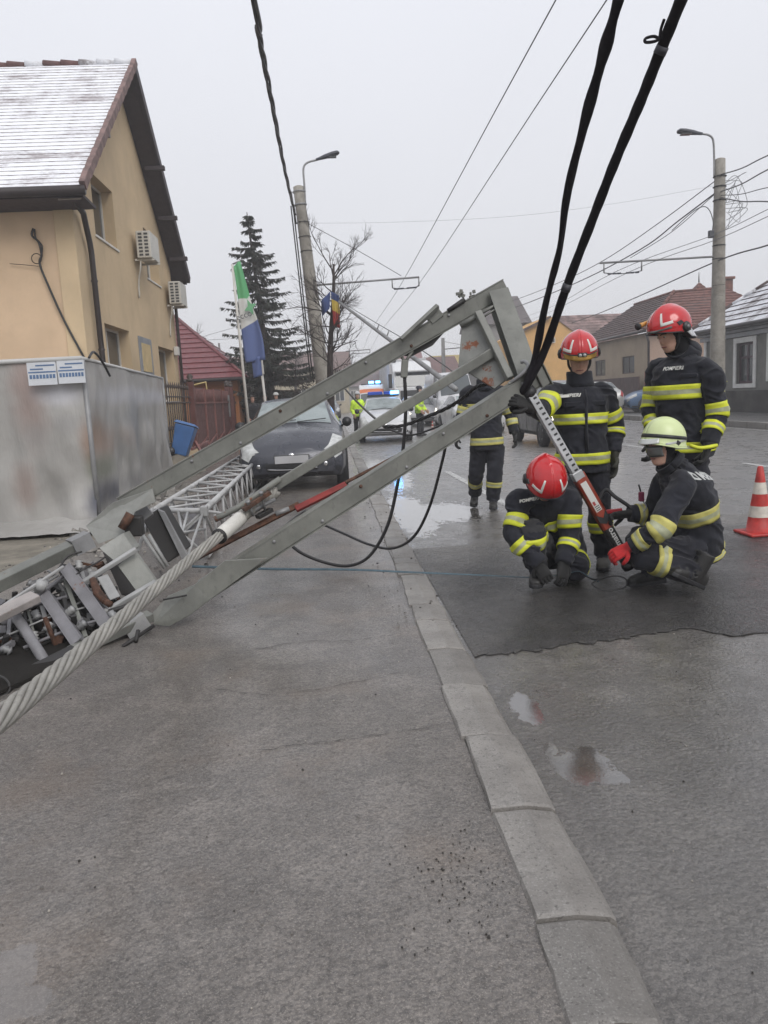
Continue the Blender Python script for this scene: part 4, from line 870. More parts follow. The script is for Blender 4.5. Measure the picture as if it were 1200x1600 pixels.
for k in range(4):
    y0 = 20.6 + k * 1.73; mb = MB(); mb.bbox((-3.60, y0 + .02, .08), (-3.575, y0 + 1.70, 1.92 - .03 * (k % 2))); sh = mb.build('panel', M_gate, ga)
    mb = MB(); mb.beam((-3.555, y0 + .05, .06), (-3.555, y0 + .05, 1.93), .045, .045, (0, 1, 0)); mb.build('upright', M_gateb, sh)
    mb = MB(); mb.beam((-3.55, y0, 1.50), (-3.55, y0 + 1.7, 1.50), .04, .04); mb.build('cross_rail', M_gateb, sh)
    mb = MB(); mb.beam((-3.55, y0, .30), (-3.55, y0 + 1.7, .55), .035, .035); mb.build('brace', M_gateb, sh)
    for i in range(7):
        mb = MB(); mb.tube([(-3.55, y0 + .2 + i * .22, 1.5), (-3.55, y0 + .2 + i * .22, 1.88)], .01, 5); mb.build('spindle', M_gateb, sh)
mb = MB(); mb.bbox((-3.56, 27.3, 1.0), (-3.50, 27.36, 1.75)); mb.bbox((-3.56, 27.1, 1.55), (-3.51, 27.5, 1.60)); mb.build('latch_bar', M_galv, ga)
f2 = empty('board_fence', (-3.6, 33, 0), 'low brown board fence running on beyond the gate', 'fence')
y = 28.75
while y < 37:
    mb = MB(); mb.bbox((-3.62, y, .05), (-3.58, y + .26, 1.72)); mb.build('board', M_gate, f2); y += .28
mb = MB(); mb.bbox((-3.70, 32.2, 0), (-3.5, 32.4, 1.95)); mb.build('post', M_gate, f2)
# blue bin, tipped against the fence
M_bin = mat('blue_bin_plastic', (.055, .14, .34), .4, var=.15)
bn = empty('blue_bin', (-3.3, 17.3, .0), 'tilted blue plastic wheelie bin squeezed against the iron fence', 'bin')
RB = Matrix.Rotation(R(17), 3, 'Y') @ Matrix.Rotation(R(-8), 3, 'X')
def bp(x, y, z): return V(-3.36, 17.0, .02) + RB @ (Vector((x, y, z)) * .80) + Vector((0, 0, .33))
mb = MB(); mb.smooth = True; mb.grid([[(-3.42 + math.cos(t) * r_ * .8, 17.0 + math.sin(t) * r_, max(.004, .42 * (1 - (r_ / .75) ** 2)) + (.05 * mnoise.noise(Vector((math.cos(t) * r_ * 6, math.sin(t) * r_ * 6, 3))) if 0 < r_ < .7 else 0)) for t in [2 * math.pi * i / 24 for i in range(25)]] for r_ in (0, .15, .3, .45, .6, .75)][::-1]); tag(mb.build('soil_heap', bpy.data.materials['bare_earth']), kind='structure')
mb = MB(); a = [bp(sx * .20, sy * .22, .04) for sx, sy in ((-1, -1), (1, -1), (1, 1), (-1, 1))]; b = [bp(sx * .27, sy * .29, .86) for sx, sy in ((-1, -1), (1, -1), (1, 1), (-1, 1))]
mb.add(a + b, [(3, 2, 1, 0), (4, 5, 6, 7)] + [(i, (i + 1) % 4, 4 + (i + 1) % 4, 4 + i) for i in range(4)]); mb.build('tub', M_bin, bn, bevel=.02)
mb = MB(); mb.add([bp(x, y, z) for x, y, z in ((-.31, -.33, .87), (.31, -.33, .87), (.31, .33, .87), (-.31, .33, .87), (-.26, -.28, .95), (.26, -.28, .93), (.26, .28, .93), (-.26, .28, .95))], [(3, 2, 1, 0), (4, 5, 6, 7)] + [(i, (i + 1) % 4, 4 + (i + 1) % 4, 4 + i) for i in range(4)]); mb.build('lid', M_bin, bn, bevel=.015)
for sy in (-1, 1):
    mb = MB(); mb.lathe([(0, -.03), (.09, -.03), (.1, 0), (.09, .03), (0, .03)], bp(-.22, sy * .24, .08), RB @ Vector((0, 1, 0)), 14); mb.build('wheel', M_cab, bn)
# gravel heap / scrap timber at the fence foot
for k, (a, b) in enumerate((((-2.983,16.5,0.52), (-2.875,18,0.596)), ((-2.99,17,0.656), (-2.755,16.5,0.371)))):
    mb = MB(); mb.beam(a, b, .05, .05); tag(mb.build('scrap_timber', M_gateb), ['broken brown timber leaning at the foot of the gate', 'second splintered timber crossing it at the gate foot'][k], 'timber', 'scrap timber at the gate foot')

# ================= NEIGHBOUR HOUSE WITH RED ROOF =================
nh = empty('orange_house', (-6, 31, 0), 'small orange walled house with maroon metal tile roof behind the gate', 'house')
M_or = stucco('orange_render', (.40, .17, .075), .25); M_mar = mat('maroon_metal_tile', (.165, .045, .050), .45, var=.2, vs=6)
X1 = (-3.443,29.5,2.168)[0]
mb = MB(); mb.bbox((-12, 29.5, 0), (X1, 38, 2.35)); mb.build('wall', M_or, nh)
ev = 2.38; apx = V(-6.6, 33.5, 5.2)
rf = MB(); A_, B_, C_, D_ = V(X1 + .35, 29.1, ev), V(X1 + .35, 38.4, ev), V(-12.5, 38.4, ev), V(-12.5, 29.1, ev)
rf.add([A_, B_, C_, D_, V(-6.3, 33.6, 5.15), V(-9.5, 33.6, 5.15)], [(3, 0, 4, 5), (0, 1, 4), (1, 2, 5, 4), (2, 3, 5), (0, 3, 2, 1)]); rf = rf.build('roof', M_mar, nh)
for i in range(13):
    t = i / 13; p = A_.lerp(V(-6.3, 33.6, 5.15), t); q = D_.lerp(V(-9.5, 33.6, 5.15), t); s_ = (V(-6.3, 33.6, 5.15) - A_)
    t2 = (i + 1) / 13 + .01; p2 = A_.lerp(V(-6.3, 33.6, 5.15), t2); q2 = D_.lerp(V(-9.5, 33.6, 5.15), t2)
    up = Vector((0, -.03, .05)); mb = MB(); mb.add([p + Vector((0, 0, .004)), q + Vector((0, 0, .004)), p + up, q + up, p2 + up * .35, q2 + up * .35], [(1, 0, 2, 3), (3, 2, 4, 5)]); mb.build('tile_course', M_mar, rf)
    pe = B_.lerp(V(-6.3, 33.6, 5.15), t); pe2 = B_.lerp(V(-6.3, 33.6, 5.15), t2); ux = Vector((.03, 0, .05)); mb = MB()
    mb.add([p + ux * .1, pe + ux * .1, p + ux, pe + ux, p2 + ux * .35, pe2 + ux * .35], [(0, 1, 3, 2), (2, 3, 5, 4)]); mb.build('tile_course', M_mar, rf)
mb = MB(); mb.tube([A_ + Vector((0, 0, .05)), V(-6.3, 33.6, 5.22)], .07, 8); mb.build('hip_cap', M_mar, rf)
mb = MB(); mb.tube([A_ + Vector((0, -.05, -.03)), D_ + Vector((0, -.05, -.03))], .06, 8); mb.build('gutter', M_brn, rf)
mb = MB(); mb.bbox((X1 - .3, 29.47, .1), (X1 - .25, 29.495, 2.3)); mb.build('corner_strip', M_brn, nh)
mb = MB(); mb.bbox((X1 + .05, 31.0, .8), (X1 + .5, 31.6, 2.2)); tag(mb.build('utility_cabinet', M_pvc, bevel=.02), 'white ribbed utility cabinet beside the banner pole', 'cabinet')

# ================= POLES, WIRES, LAMPS =================
n = N('pole_concrete'); c = n.mix(n.ramp(n.noise(3, 6, .7), .3, .7), (.19, .175, .15), (.31, .29, .255)); c = n.mix(n.ramp(n.noise(20, 4), .55, .75, 0, .5), c, (.12, .11, .09)); n.bump(n.noise(40, 5), .4, .006)
M_pole = n.out(c, .85)
M_lamp = mat('lamp_housing', (.045, .048, .06), .5); M_wire = mat('dark_wire', (.06, .06, .065), .6); M_wire2 = mat('weathered_wire', (.20, .20, .21), .6)
def pole(name, top, base, r0, r1, label):
    e = empty(name, base, label, 'utility pole'); top, base = V(top), V(base)
    mb = MB(); ps = [base.lerp(top, t / 10) for t in range(11)]; mb.tube(ps + [top + (top - base).normalized() * .03], [r0 + (r1 - r0) * t / 10 for t in range(11)] + [r1 * .6], 12); mb.build('shaft', M_pole, e)
    return e
tL = V((-0.614,26,8.198)); qL = V((-0.22,26,2.145)); bL = tL + (qL - tL) * ((tL.z + .02) / (tL.z - qL.z))
pL = pole('concrete_pole', tL, bL, .27, .165, 'leaning grey concrete pole with street lamp and trolley bracket behind the dark hatchback')
aL = (tL - bL).normalized()
def onL(z): return bL + aL * ((z - bL.z) / aL.z)
for z, w in ((tL.z - .15, .02), (tL.z - .55, .025), (tL.z - 1.1, .012), (tL.z - 1.55, .012), (4.5, .012), (tL.z - 2.0, .012)):
    mb = MB(); mb.lathe([(.20, -w), (.215, 0), (.20, w)], onL(z), aL, 14); mb.build('band', M_galv if w > .015 else M_dkst, pL)
def lamp(par, pts, head, hd, m=None):
    mb = MB(); mb.tube(catmull(pts, 6), .032, 8); a = mb.build('lamp_arm', M_galv, par)
    h, d = V(head), V(hd).normalized(); _, s, u = frame_of(d); L = .78
    prof = [(0, .05, .05), (.12, .06, .06), (.3, .11, .085), (.55, .155, .095), (.72, .15, .08), (L, .06, .03)]
    mb = MB(); vs = []; mb.smooth = True
    for t, w, hh in prof:
        for j in range(12):
            g = 2 * math.pi * j / 12; vs.append(h + d * t + s * w * math.cos(g) + u * hh * math.sin(g) * (.6 if math.sin(g) < 0 else 1))
    mb.add(vs, [(i * 12 + j, i * 12 + (j + 1) % 12, (i + 1) * 12 + (j + 1) % 12, (i + 1) * 12 + j) for i in range(5) for j in range(12)] + [tuple(range(11, -1, -1)), tuple(range(60, 72))])
    hd_ = mb.build('lamp_head', M_lamp, a)
    mb = MB(); mb.box(h + d * .5 - u * .055, (.3, .2, .03)); mb.build('lens', M_glass, a)
lamp(pL, [(-0.424,26,7.682), (-0.414,26,8.133), (-0.42,26,8.66), (-0.366,26,8.852), (-0.217,26,8.944), (0.031,26,8.994)], (0.011,26,8.995), V((0.468,26,9.116)) - V((0.011,26,8.995)))
# bracket arm over the lane
def hanger(par, arm0, arm1, x0, x1, drop, Y):
    mb = MB(); mb.tube([arm0, arm1], .032, 8); a = mb.build('bracket_arm', M_galv, par)
    for t in (x0, x1):
        p = V(arm0).lerp(V(arm1), t); mb = MB(); mb.tube([p, p + Vector((0, 0, -drop))], .022, 6); mb.build('dropper', M_galv, a)
    p, q = V(arm0).lerp(V(arm1), x0) + Vector((0, 0, -drop)), V(arm0).lerp(V(arm1), x1) + Vector((0, 0, -drop))
    mb = MB(); mb.tube(catmull([p, p.lerp(q, .35) + Vector((0, 0, -.05)), p.lerp(q, .7) + Vector((0, 0, -.05)), q], 4), .014, 6); mb.build('cross_span', M_dkst, a)
    for t in (.12, .25, .37, .6, .72, .85):
        c_ = p.lerp(q, t) + Vector((0, 0, -.04)); mb = MB(); mb.tube([c_ - Vector((.06, 0, 0)), c_ + Vector((.06, 0, 0))], .028, 6); mb.build('insulator', M_lamp, a)
    return a
hanger(pL, onL(5.12), (3.155,26,5.241), .748, .995, .28, 26)
cable('stay_wire', [(-0.382,26,7.069), (1.202,26,6.15), (2.566,26,5.306)], .012, 'thin stay wire from the leaning pole to its trolley bracket', 'wire', M_wire2, 'overhead wires')
cable('span_wire', [(-0.382,26,7.069), (2.482,25.8,6.959), (6.061,25,6.826), (9.18,24.5,6.981), (12.167,24,7.28)], .0035, 'faint span wire crossing the whole road between the two poles', 'wire', M_wire2, 'overhead wires')
def straight(name, pts, r, label, m=M_wire, cat='wire'): 
    mb = MB(); mb.tube(catmull(pts, 6), r, 5); return tag(mb.build(name, m), label, cat, 'overhead wires')
straight('trolley_wire', [(2.5, -10, 5.4), (2.5, 8.2, 5.25), (2.52, 26, 5.0), (2.6, 50, 5.2), (3.6, 90, 5.3)], .008, 'left trolley wire of the pair rising over the near lane', M_wire2)
straight('trolley_wire', [(3.0, -10, 5.4), (3.03, 8.2, 5.25), (3.12, 26, 5.0), (3.2, 50, 5.2), (4.2, 90, 5.3)], .008, 'right trolley wire of the pair rising over the near lane', M_wire2)
# bundled cable along the left pavement
bq = [(-0.606,9.6,6.122), (-0.659,11.2,6.318), (-0.691,14.2,6.51), (-0.754,19.5,6.903), (-0.768,25.8,7.314)]
e = empty('cable_bundle', bq[-1], 'thick bundle of overhead cables running above the left pavement to the leaning pole', 'cable', 'overhead wires')
q = catmull([(-.35, -6, 4.8)] + bq, 14)
for k in range(3):
    hp = []
    for i, p in enumerate(q):
        t = (q[min(i + 1, len(q) - 1)] - q[max(i - 1, 0)]).normalized(); _, s, u = frame_of(t); g = i * .5 + k * 2.09; hp.append(p + (s * math.cos(g) + u * math.sin(g)) * .026)
    mb = MB(); mb.tube(hp, .021, 5); mb.build('conductor', M_cab, e)
for k, dx in enumerate((-.02, -.09)):
    mb = MB(); mb.tube([onL(7.6) + Vector((-.22 + dx, -.1, 0)), onL(5.8) + Vector((-.25 + dx, -.1, 0)), onL(4) + Vector((-.28 + dx, -.1, 0)), onL(2) + Vector((-.3 + dx, -.1, 0))], .022, 5); mb.build('riser_cable', M_cab, pL)
mb = MB(); mb.tube(catmull([(-0.784,24,7.538), (-0.794,25.4,7.55), (-0.748,25.8,7.019)], 5), .02, 5); mb.build('riser_cable', M_cab, pL)
# right pole
tR = V((12.299,24,8.038)); bR = V((12.297,24,1.863)); bR = tR + (bR - tR) * ((tR.z - .1) / (tR.z - bR.z))
pR = pole('concrete_pole', tR, bR, .25, .155, 'grey concrete pole with street lamp on the far pavement before the grey house')
def onR(z): return bR + (tR - bR) * ((z - bR.z) / (tR.z - bR.z))
for z in (tR.z - .5, tR.z - .8, tR.z - 1.2, 5.1, 5.5, 4.3, 3.4):
    mb = MB(); mb.lathe([(.185, -.02), (.205, 0), (.185, .02)], onR(z), (0, 0, 1), 14); mb.build('band', M_dkst, pR)
lamp(pR, [(12.124,24,7.524), (12.117,24,8.026), (12.092,24,8.488), (12.05,24,8.655), (11.928,24,8.75), (11.708,24,8.793)], (11.728,24,8.783), V((11.188,24,8.854)) - V((11.728,24,8.783)))
hanger(pR, onR(5.18), (8.516,24,5.133), .65, .965, .30, 24)
mb = MB(); mb.tube(catmull([(12.031,23.9,5.907), (12.048,23.9,6.228), (11.923,23.9,6.552), (11.72,23.9,6.653), (11.501,24.2,6.542), (11.251,25,6.205)], 6), .014, 5); mb.build('jumper_cable', M_wire, pR)
mb = MB(); mb.box((11.941,23.8,5.815), (.16, .12, .22)); mb.build('junction_box', M_lamp, pR, bevel=.02)
for k in range(9):
    rr = random.Random(k); a = V((12.426,24,7.551)) + Vector((0, 0, -rr.uniform(0, 1.0))); mb = MB()
    mb.tube(catmull([a, a + Vector((rr.uniform(.1, .6), rr.uniform(-.3, .3), rr.uniform(-.1, .4))), a + Vector((rr.uniform(.3, .8), rr.uniform(-.3, .3), rr.uniform(-.7, .1))), a + Vector((rr.uniform(0, .2), 0, rr.uniform(-1.0, -.4)))], 5), .009, 4); mb.build('loose_wire', M_wire2, pR)
straight('overhead_wire', [(12.145,24,7.411), (11.695,27,6.861), (11.157,31,6.314), (11.041,37,6.3), (11.261,47,6.731), (11.744,62,7.728)], .015, 'upper wire descending leftwards from the far pole')
straight('overhead_wire', [(12.149,24,7.056), (11.69,25.5,6.594), (11.421,28,6.162), (11.647,36,6.159), (11.488,48,6.385), (11.942,58,7.138)], .022, 'thick bundled wire below it descending leftwards from the far pole')
straight('overhead_wire', [(12.11,24,7.001), (11.701,26,6.356), (11.461,29,6.048)], .012, 'short doubled wire drooping beside the bundled one')
straight('trolley_wire', [(10.453,16,5.304), (10.965,19,5.458), (11.619,23,5.645), (9.792,26,5.153), (13.292,45,6.143), (16.72,70,7.491)], .010, 'upper far lane trolley wire under the right bracket', M_wire2)
straight('trolley_wire', [(10.458,16,5.152), (10.969,19,5.292), (11.115,22,5.303), (10.274,26,5.133), (13.287,45,5.89), (16.707,70,6.985)], .010, 'lower far lane trolley wire under the right bracket', M_wire2)
straight('overhead_wire', [(11.137,17,4.645), (11.562,20,4.781), (12.236,24,5.041), (13.455,33,5.115), (15.902,46,5.553), (18.437,62,6.18)], .022, 'black cable crossing the far pole and falling towards the yellow house')
for k, (p, lb) in enumerate([((11.512,20,6.985), 'topmost wire leaving the far pole for the right edge'), ((11.52,20,6.643), 'second wire leaving the far pole for the right edge'), ((11.53,20,6.206), 'level wire leaving the far pole for the right edge'), ((11.538,20,5.86), 'falling wire leaving the far pole for the right edge')]):
    a = onR(tR.z - [.45, .95, 1.05, 1.1][k]); straight('overhead_wire', [a, a.lerp(V(p), .5) - Vector((0, 0, .06)), p, V(p) + (V(p) - a)], .018 if k != 2 else .012, lb)
straight('overhead_wire', [(-10.971,60,6.023), (-10.108,70,7.66), (-7.01,80,9.416), (-2.815,90,10.544)], .02, 'thin wire behind the banner above the red roof', M_wire2)
straight('overhead_wire', [(-10.946,60,6.305), (-10.149,70,7.165), (-7.115,80,8.032)], .02, 'lower thin wire behind the banner above the red roof', M_wire2)
# ---- distant poles with brackets ----
M_far = mat('distant_pole', (.16, .155, .15), .8)
for k, (px0, px1, arm_, lb) in enumerate([((10.394,70,6.374), (10.297,70,1.141), 1, 'distant pole with trolley bracket behind the white truck'), ((14.161,58,7.039), (14.12,58,1.854), -1, 'distant pole standing before the yellow house')]):
    e = empty('distant_pole', (px1[0], px1[1], 0), lb, 'utility pole'); mb = MB(); mb.tube([(px1[0], px1[1], 0), px0], [.24, .15], 8); mb.build('shaft', M_far, e)
    p = V(px0) + Vector((0, 0, -1.0)); mb = MB(); mb.tube([p, p + Vector((2.4 * arm_, 0, .1))], .05, 6); a = mb.build('bracket_arm', M_far, e)
    mb = MB(); mb.tube([p + Vector((0, 0, .7)), p + Vector((2.4 * arm_, 0, .12))], .02, 5); mb.build('stay', M_far, e)
e = empty('distant_bracket', (3.564,60,4.613), 'faint distant trolley bracket arm right of the bare tree', 'bracket')
mb = MB(); mb.tube([(1.374,60,5.007), (3.243,60,5.062)], .04, 6); mb.build('arm', M_far, e); mb = MB(); mb.tube([(3.243,60,5.062), (3.23,60,4.822)], .03, 6); mb.tube([(3.23,60,4.822), (1.754,60,4.796)], .03, 6); mb.build('dropper', M_far, e)

# ================= TREES =================
M_bark = mat('dark_wet_bark', (.040, .030, .028), .85, var=.3, vs=6, bump=.6, bs=30); M_sbark = mat('spruce_bark', (.05, .04, .034), .9, bump=.5)
n = N('spruce_needles'); M_need = n.out(n.mix(n.ramp(n.noise(1.6, 4), .3, .7), (.020, .026, .021), (.045, .052, .038)), .7)
M_need2 = mat('brown_needles', (.050, .038, .034), .8, var=.3)
def spruce(base, H, label):
    e = empty('spruce_tree', base, label, 'tree'); b = V(base); rr = random.Random(11)
    mb = MB(); mb.tube([b + Vector((-.045 * t, 0, H * t / 12)) for t in range(13)], [.2 * (1 - t / 12.5) + .008 for t in range(13)], 8); mb.build('trunk', M_sbark, e)
    lf = MB(); br = MB(); z = .9
    while z < H - .15:
        f = 1 - z / H; L0 = (.15 + 2.6 * f ** .85) * (1 if z > 1.6 else .85); k = rr.randint(6, 9)
        for j in range(k):
            if z > .45 * H and rr.random() < .36: continue
            a = rr.uniform(0, 6.28); L = L0 * rr.uniform(.55, 1.18); drp = rr.uniform(.15, .42); pts = []
            for t in range(7):
                s = t / 6; pts.append(b + Vector((-.54 * z / H + math.cos(a) * L * s, math.sin(a) * L * s, z - drp * L * s * (1.25 - s * .75) + .10 * L * s * s)))
            br.tube(pts, [.022 * (1 - s / 7) for s in range(7)], 4)
            m_ = int((26 + 90 * L) * (1 if z < .45 * H else .85))
            for q in range(m_):
                s = rr.uniform(.08, 1); i = min(5, int(s * 6)); p = pts[i].lerp(pts[i + 1], s * 6 - i); dd = (pts[i + 1] - pts[i]).normalized(); sd = dd.cross(Vector((0, 0, 1))).normalized() * rr.choice((-1, 1))
                ln = rr.uniform(.10, .30) * (1.15 - s * .5); dr = (dd * .6 + sd * rr.uniform(.1, .9) + Vector((0, 0, -rr.uniform(.25, 1.3)))).normalized()
                w = dr.cross(Vector((rr.gauss(0, 1), rr.gauss(0, 1), rr.gauss(0, 1)))).normalized() * rr.uniform(.014, .030); lf.m = 0 if rr.random() < (.85 if z > 2.6 else .45) else 1
                tip = p + dr * ln; mid = p + dr * ln * .5
                lf.add([p, mid + w, tip, mid - w], [(0, 1, 2, 3)])
        z += rr.uniform(.13, .22) * (1.15 if z > .5 * H else 1)
    lf.build('crown', [M_need, M_need2], e); br.build('branches', M_sbark, e); return e
sb = V((-1.992,31,2.125)); spruce((sb.x - .22, 31, 0), 8.65, 'tall dark spruce with thin drooping boughs behind the banner')
def bare_tree(base, H, label, lean, seed, name='bare_tree', depth=4):
    e = empty(name, base, label, 'tree'); rr = random.Random(seed); b = V(base)
    tp = [b + Vector((lean[0] * t + .03 * math.sin(t * 9), lean[1] * t, H * t)) for t in [i / 10 for i in range(11)]]
    mb = MB(); mb.tube(tp, [.115 * (1 - i / 11) ** .8 + .012 for i in range(11)], 8); mb.build('trunk', M_bark, e)
    cr = MB()
    def grow(p, d, L, r, lv):
        pts = [p]; q = p; dd = d.copy(); ns = 5
        for i in range(ns):
            dd = (dd + Vector((rr.gauss(0, .13), rr.gauss(0, .13), rr.gauss(.05, .11)))).normalized(); q = q + dd * L / ns; pts.append(q)
        cr.tube(pts, [r * (1 - i / (ns + 1) * .75) for i in range(ns + 1)], 5 if lv < 2 else 3, caps=False)
        if lv >= depth: return
        for i in range(rr.randint(3, 5) if lv < 3 else 3):
            s = rr.uniform(.25, 1); k = min(ns - 1, int(s * ns)); pp = pts[k].lerp(pts[k + 1], s * ns - k)
            ax = Vector((rr.gauss(0, 1), rr.gauss(0, 1), rr.gauss(0, 1))).normalized(); nd = (Matrix.Rotation(rr.uniform(.4, .95) * rr.choice((-1, 1)), 3, ax) @ dd).normalized()
            grow(pp, nd, L * rr.uniform(.42, .68), r * .55, lv + 1)
    for i in range(40):
        t = rr.uniform(.26, .97); k = int(t * 10); p = tp[k].lerp(tp[min(10, k + 1)], t * 10 - k); a = rr.uniform(0, 6.28); up_ = rr.uniform(.15, 1.5) if t > .5 else rr.uniform(-.15, .8)
        grow(p, Vector((math.cos(a), math.sin(a) * .7, up_)).normalized(), rr.uniform(.7, 1.35) * (1.2 - .4 * t), .020, 1)
    cr.build('crown', M_bark, e); return e
tb_ = V((-0.062,22,1.13)); bare_tree((tb_.x - .06, 22, -.003), 5.1, 'leafless dark street tree before the leaning pole, flags caught in it', (.42, 0), 4)
# ---- flags in the tree ----
def cloth(name, origin, wv, hv, nw, nh, amp, mats, mfun, label, seed, cat='flag'):
    mb = MB(); mb.smooth = True; o = V(origin); rows = []
    nrm_ = V(wv).cross(V(hv)).normalized()
    for j in range(nh + 1):
        row = []
        for i in range(nw + 1):
            u, v = i / nw, j / nh; row.append(o + V(wv) * u * (1 - .25 * v * math.sin(seed)) + V(hv) * v + nrm_ * amp * math.sin(u * 7 + seed + v * 2) * (.3 + u))
        rows.append(row)
    mb.grid(rows)
    for k in range(len(mb.f)): mb.mi[k] = mfun((k % nw + .5) / nw, (k // nw + .5) / nh)
    return tag(mb.build(name, mats, solid=.006), label, cat)
M_fb, M_fy, M_frd = mat('flag_blue', (.035, .06, .17), .7, var=.3), mat('flag_yellow', (.50, .36, .06), .7), mat('flag_red', (.36, .035, .03), .7)
cloth('flag', (0.191,21.7,4.334), V((0.41,21.7,4.206)) - V((0.191,21.7,4.334)), V((0.205,21.7,3.427)) - V((0.191,21.7,4.334)), 10, 18, .04, [M_fb, M_fy, M_frd], lambda u, v: 0 if v < .2 else (1 if v < .55 else 2), 'limp tricolour flag of blue, yellow and red caught in the bare tree', 1)
cloth('flag', (0.172,21.6,4.321), V((-0.087,21.6,4.078)) - V((0.172,21.6,4.321)), V((0.127,21.6,3.865)) - V((0.172,21.6,4.321)), 10, 14, .05, [M_fb], lambda u, v: 0, 'crumpled dark blue flag behind the bare tree trunk', 2.4)
# ---- feather banner ----
fb = empty('feather_banner', (-2.556,24,1.432), 'tall feather banner in green, white and blue on a white pole', 'banner')
bt, bb = V((-2.673,24,5.547)), V((-2.571,24,1.238)); bb = bt + (bb - bt) * (bt.z / (bt.z - bb.z)); mb = MB(); mb.tube([bb, bb.lerp(bt, .5), bt], [.05, .042, .035], 8); mb.build('pole', M_pvc, fb)
mb = MB(); mb.tube([bt, V((-2.458,24,5.63))], .025, 6); mb.build('top_arm', M_galv, fb)
L_ = [(-2.634,23.95,5.481), (-2.586,23.95,4.664), (-2.573,23.95,4.103), (-2.554,23.95,3.613), (-2.528,23.95,2.968), (-2.495,23.95,2.642)]
R_ = [(-2.438,24,5.648), (-2.26,24,4.75), (-2.163,24,4.278), (-2.055,24,3.935), (-1.928,24,3.323), (-1.896,24,2.711)]
n = N('banner_print'); z = n.xyz()[2]; x = n.xyz()[0]; w = n.math('MULTIPLY', n.noise(2.2, 2), .45)
zz = n.math('ADD', z, w); tilt = n.math('MULTIPLY_ADD', x, -.55, z)
c = n.mix(n.ramp(zz, (-2.35,24,4.586)[2] + .18, (-2.35,24,4.586)[2] + .22), (.60, .60, .58), (.10, .36, .15))
c = n.mix(n.ramp(tilt, (-2.299,24,3.757)[2] + .55 * 2.3, (-2.299,24,3.757)[2] + .55 * 2.3 + .03, 1, 0), c, (.09, .13, .30))
M_ban = n.out(c, .6)
mb = MB(); mb.smooth = True; la, ra = catmull(L_, 6), catmull(R_, 6); mb.grid([[a.lerp(b, i / 8) + Vector((0, .07 * math.sin(i * .9 + k * .15) * (i / 8), 0)) for i in range(9)] for k, (a, b) in enumerate(zip(la, ra))]); ban = mb.build('cloth', M_ban, fb, solid=.004)
mb = MB(); mb.smooth = True; mb.grid([[V((-2.317,24,2.769)).lerp(V((-2.042,24,2.833)), i / 6) + Vector((0, .05 * math.sin(i + k * .3), 0)) + (V((-2.305,24,2.174)) - V((-2.317,24,2.769))) * (k / 8) for i in range(7)] for k in range(9)]); mb.build('lower_flap', mat('banner_blue', (.09, .13, .30), .6), fb, solid=.004)
text_mesh('ecco', .26, mat('banner_text', (.12, .12, .13), .6), basis((-2.434,23.85,4.03), (.96, 0, .28), (-.28, 0, .96), (0, -1, 0)), 'banner_text', ban, .004)
st_ = V((-2.226,23.86,4.265)); mb = MB(); pts = []
for k in range(8): rr_ = .20 if k % 2 == 0 else .08; pts.append(st_ + Vector((math.cos(k * .785 + .4) * rr_, 0, math.sin(k * .785 + .4) * rr_ * 1.3)))
mb.prism(pts, (0, .004, 0)); mb.build('star_mark', mat('banner_green', (.16, .42, .22), .6), ban)
e = empty('short_white_pole', (-2.03,25,1.197), 'thin white pole carrying a small box beside the banner', 'pole'); mb = MB(); mb.tube([((-2.03,25,1.197)[0], 25, 0), (-2.122,25,2.413)], .04, 8); mb.build('shaft', M_pvc, e)
mb = MB(); mb.beam((-2.11,25,2.312), (-2.133,25,2.813), .12, .14, (0, 1, 0)); mb.build('box', M_pvc, e, bevel=.01)
mb = MB(); mb.tube([((-5.462,40,3.76)[0], 40, 0), (-5.431,40,4.519)], .05, 6); tag(mb.build('aerial_mast', M_far), 'thin aerial mast above the red roof', 'aerial')

# ================= BUILDINGS ON THE FAR SIDE =================
M_rt = mat('old_brown_tile', (.085, .055, .05), .85, var=.4, vs=3, bump=.4); M_rt2 = mat('red_brown_tile', (.14, .062, .05), .85, var=.4, vs=4, bump=.4)
def courses(par, e0, e1, r0, r1, n_, m, lift=.05, name='tile_course', nx=1):
    """overlapping tile courses on the slope between eave e0-e1 and ridge r0-r1"""
    e0, e1, r0, r1 = V(e0), V(e1), V(r0), V(r1); nn = (e1 - e0).cross(r0 - e0).normalized(); nn = nn if nn.z > 0 else -nn
    for i in range(n_):
        a, b = e0.lerp(r0, i / n_), e1.lerp(r1, i / n_); t2 = min(1, (i + 1) / n_ + .015); c_, d_ = e0.lerp(r0, t2), e1.lerp(r1, t2)
        mb = MB(); mb.m = 1 if isinstance(m, list) and len(m) > 1 else 0; mb.add([a, b, b + nn * lift, a + nn * lift], [(0, 1, 2, 3)]); mb.m = 0
        mb.add([a + nn * lift, b + nn * lift, d_ + nn * lift * .2, c_ + nn * lift * .2], [(0, 1, 2, 3)]); mb.build(name, m, par)
n = N('grey_damp_render'); c = n.mix(n.ramp(n.noise(.8, 6, .7), .3, .7), (.10, .105, .095), (.185, .18, .165)); n.bump(n.noise(50, 5), .4, .006)
M_grw = n.out(c, .85); M_trim = mat('white_trim', (.62, .62, .60), .6, var=.12, vs=4); M_purple = mat('dark_purple_frame', (.055, .022, .035), .5)
M_curt = mat('pale_curtain', (.45, .45, .44), .8)
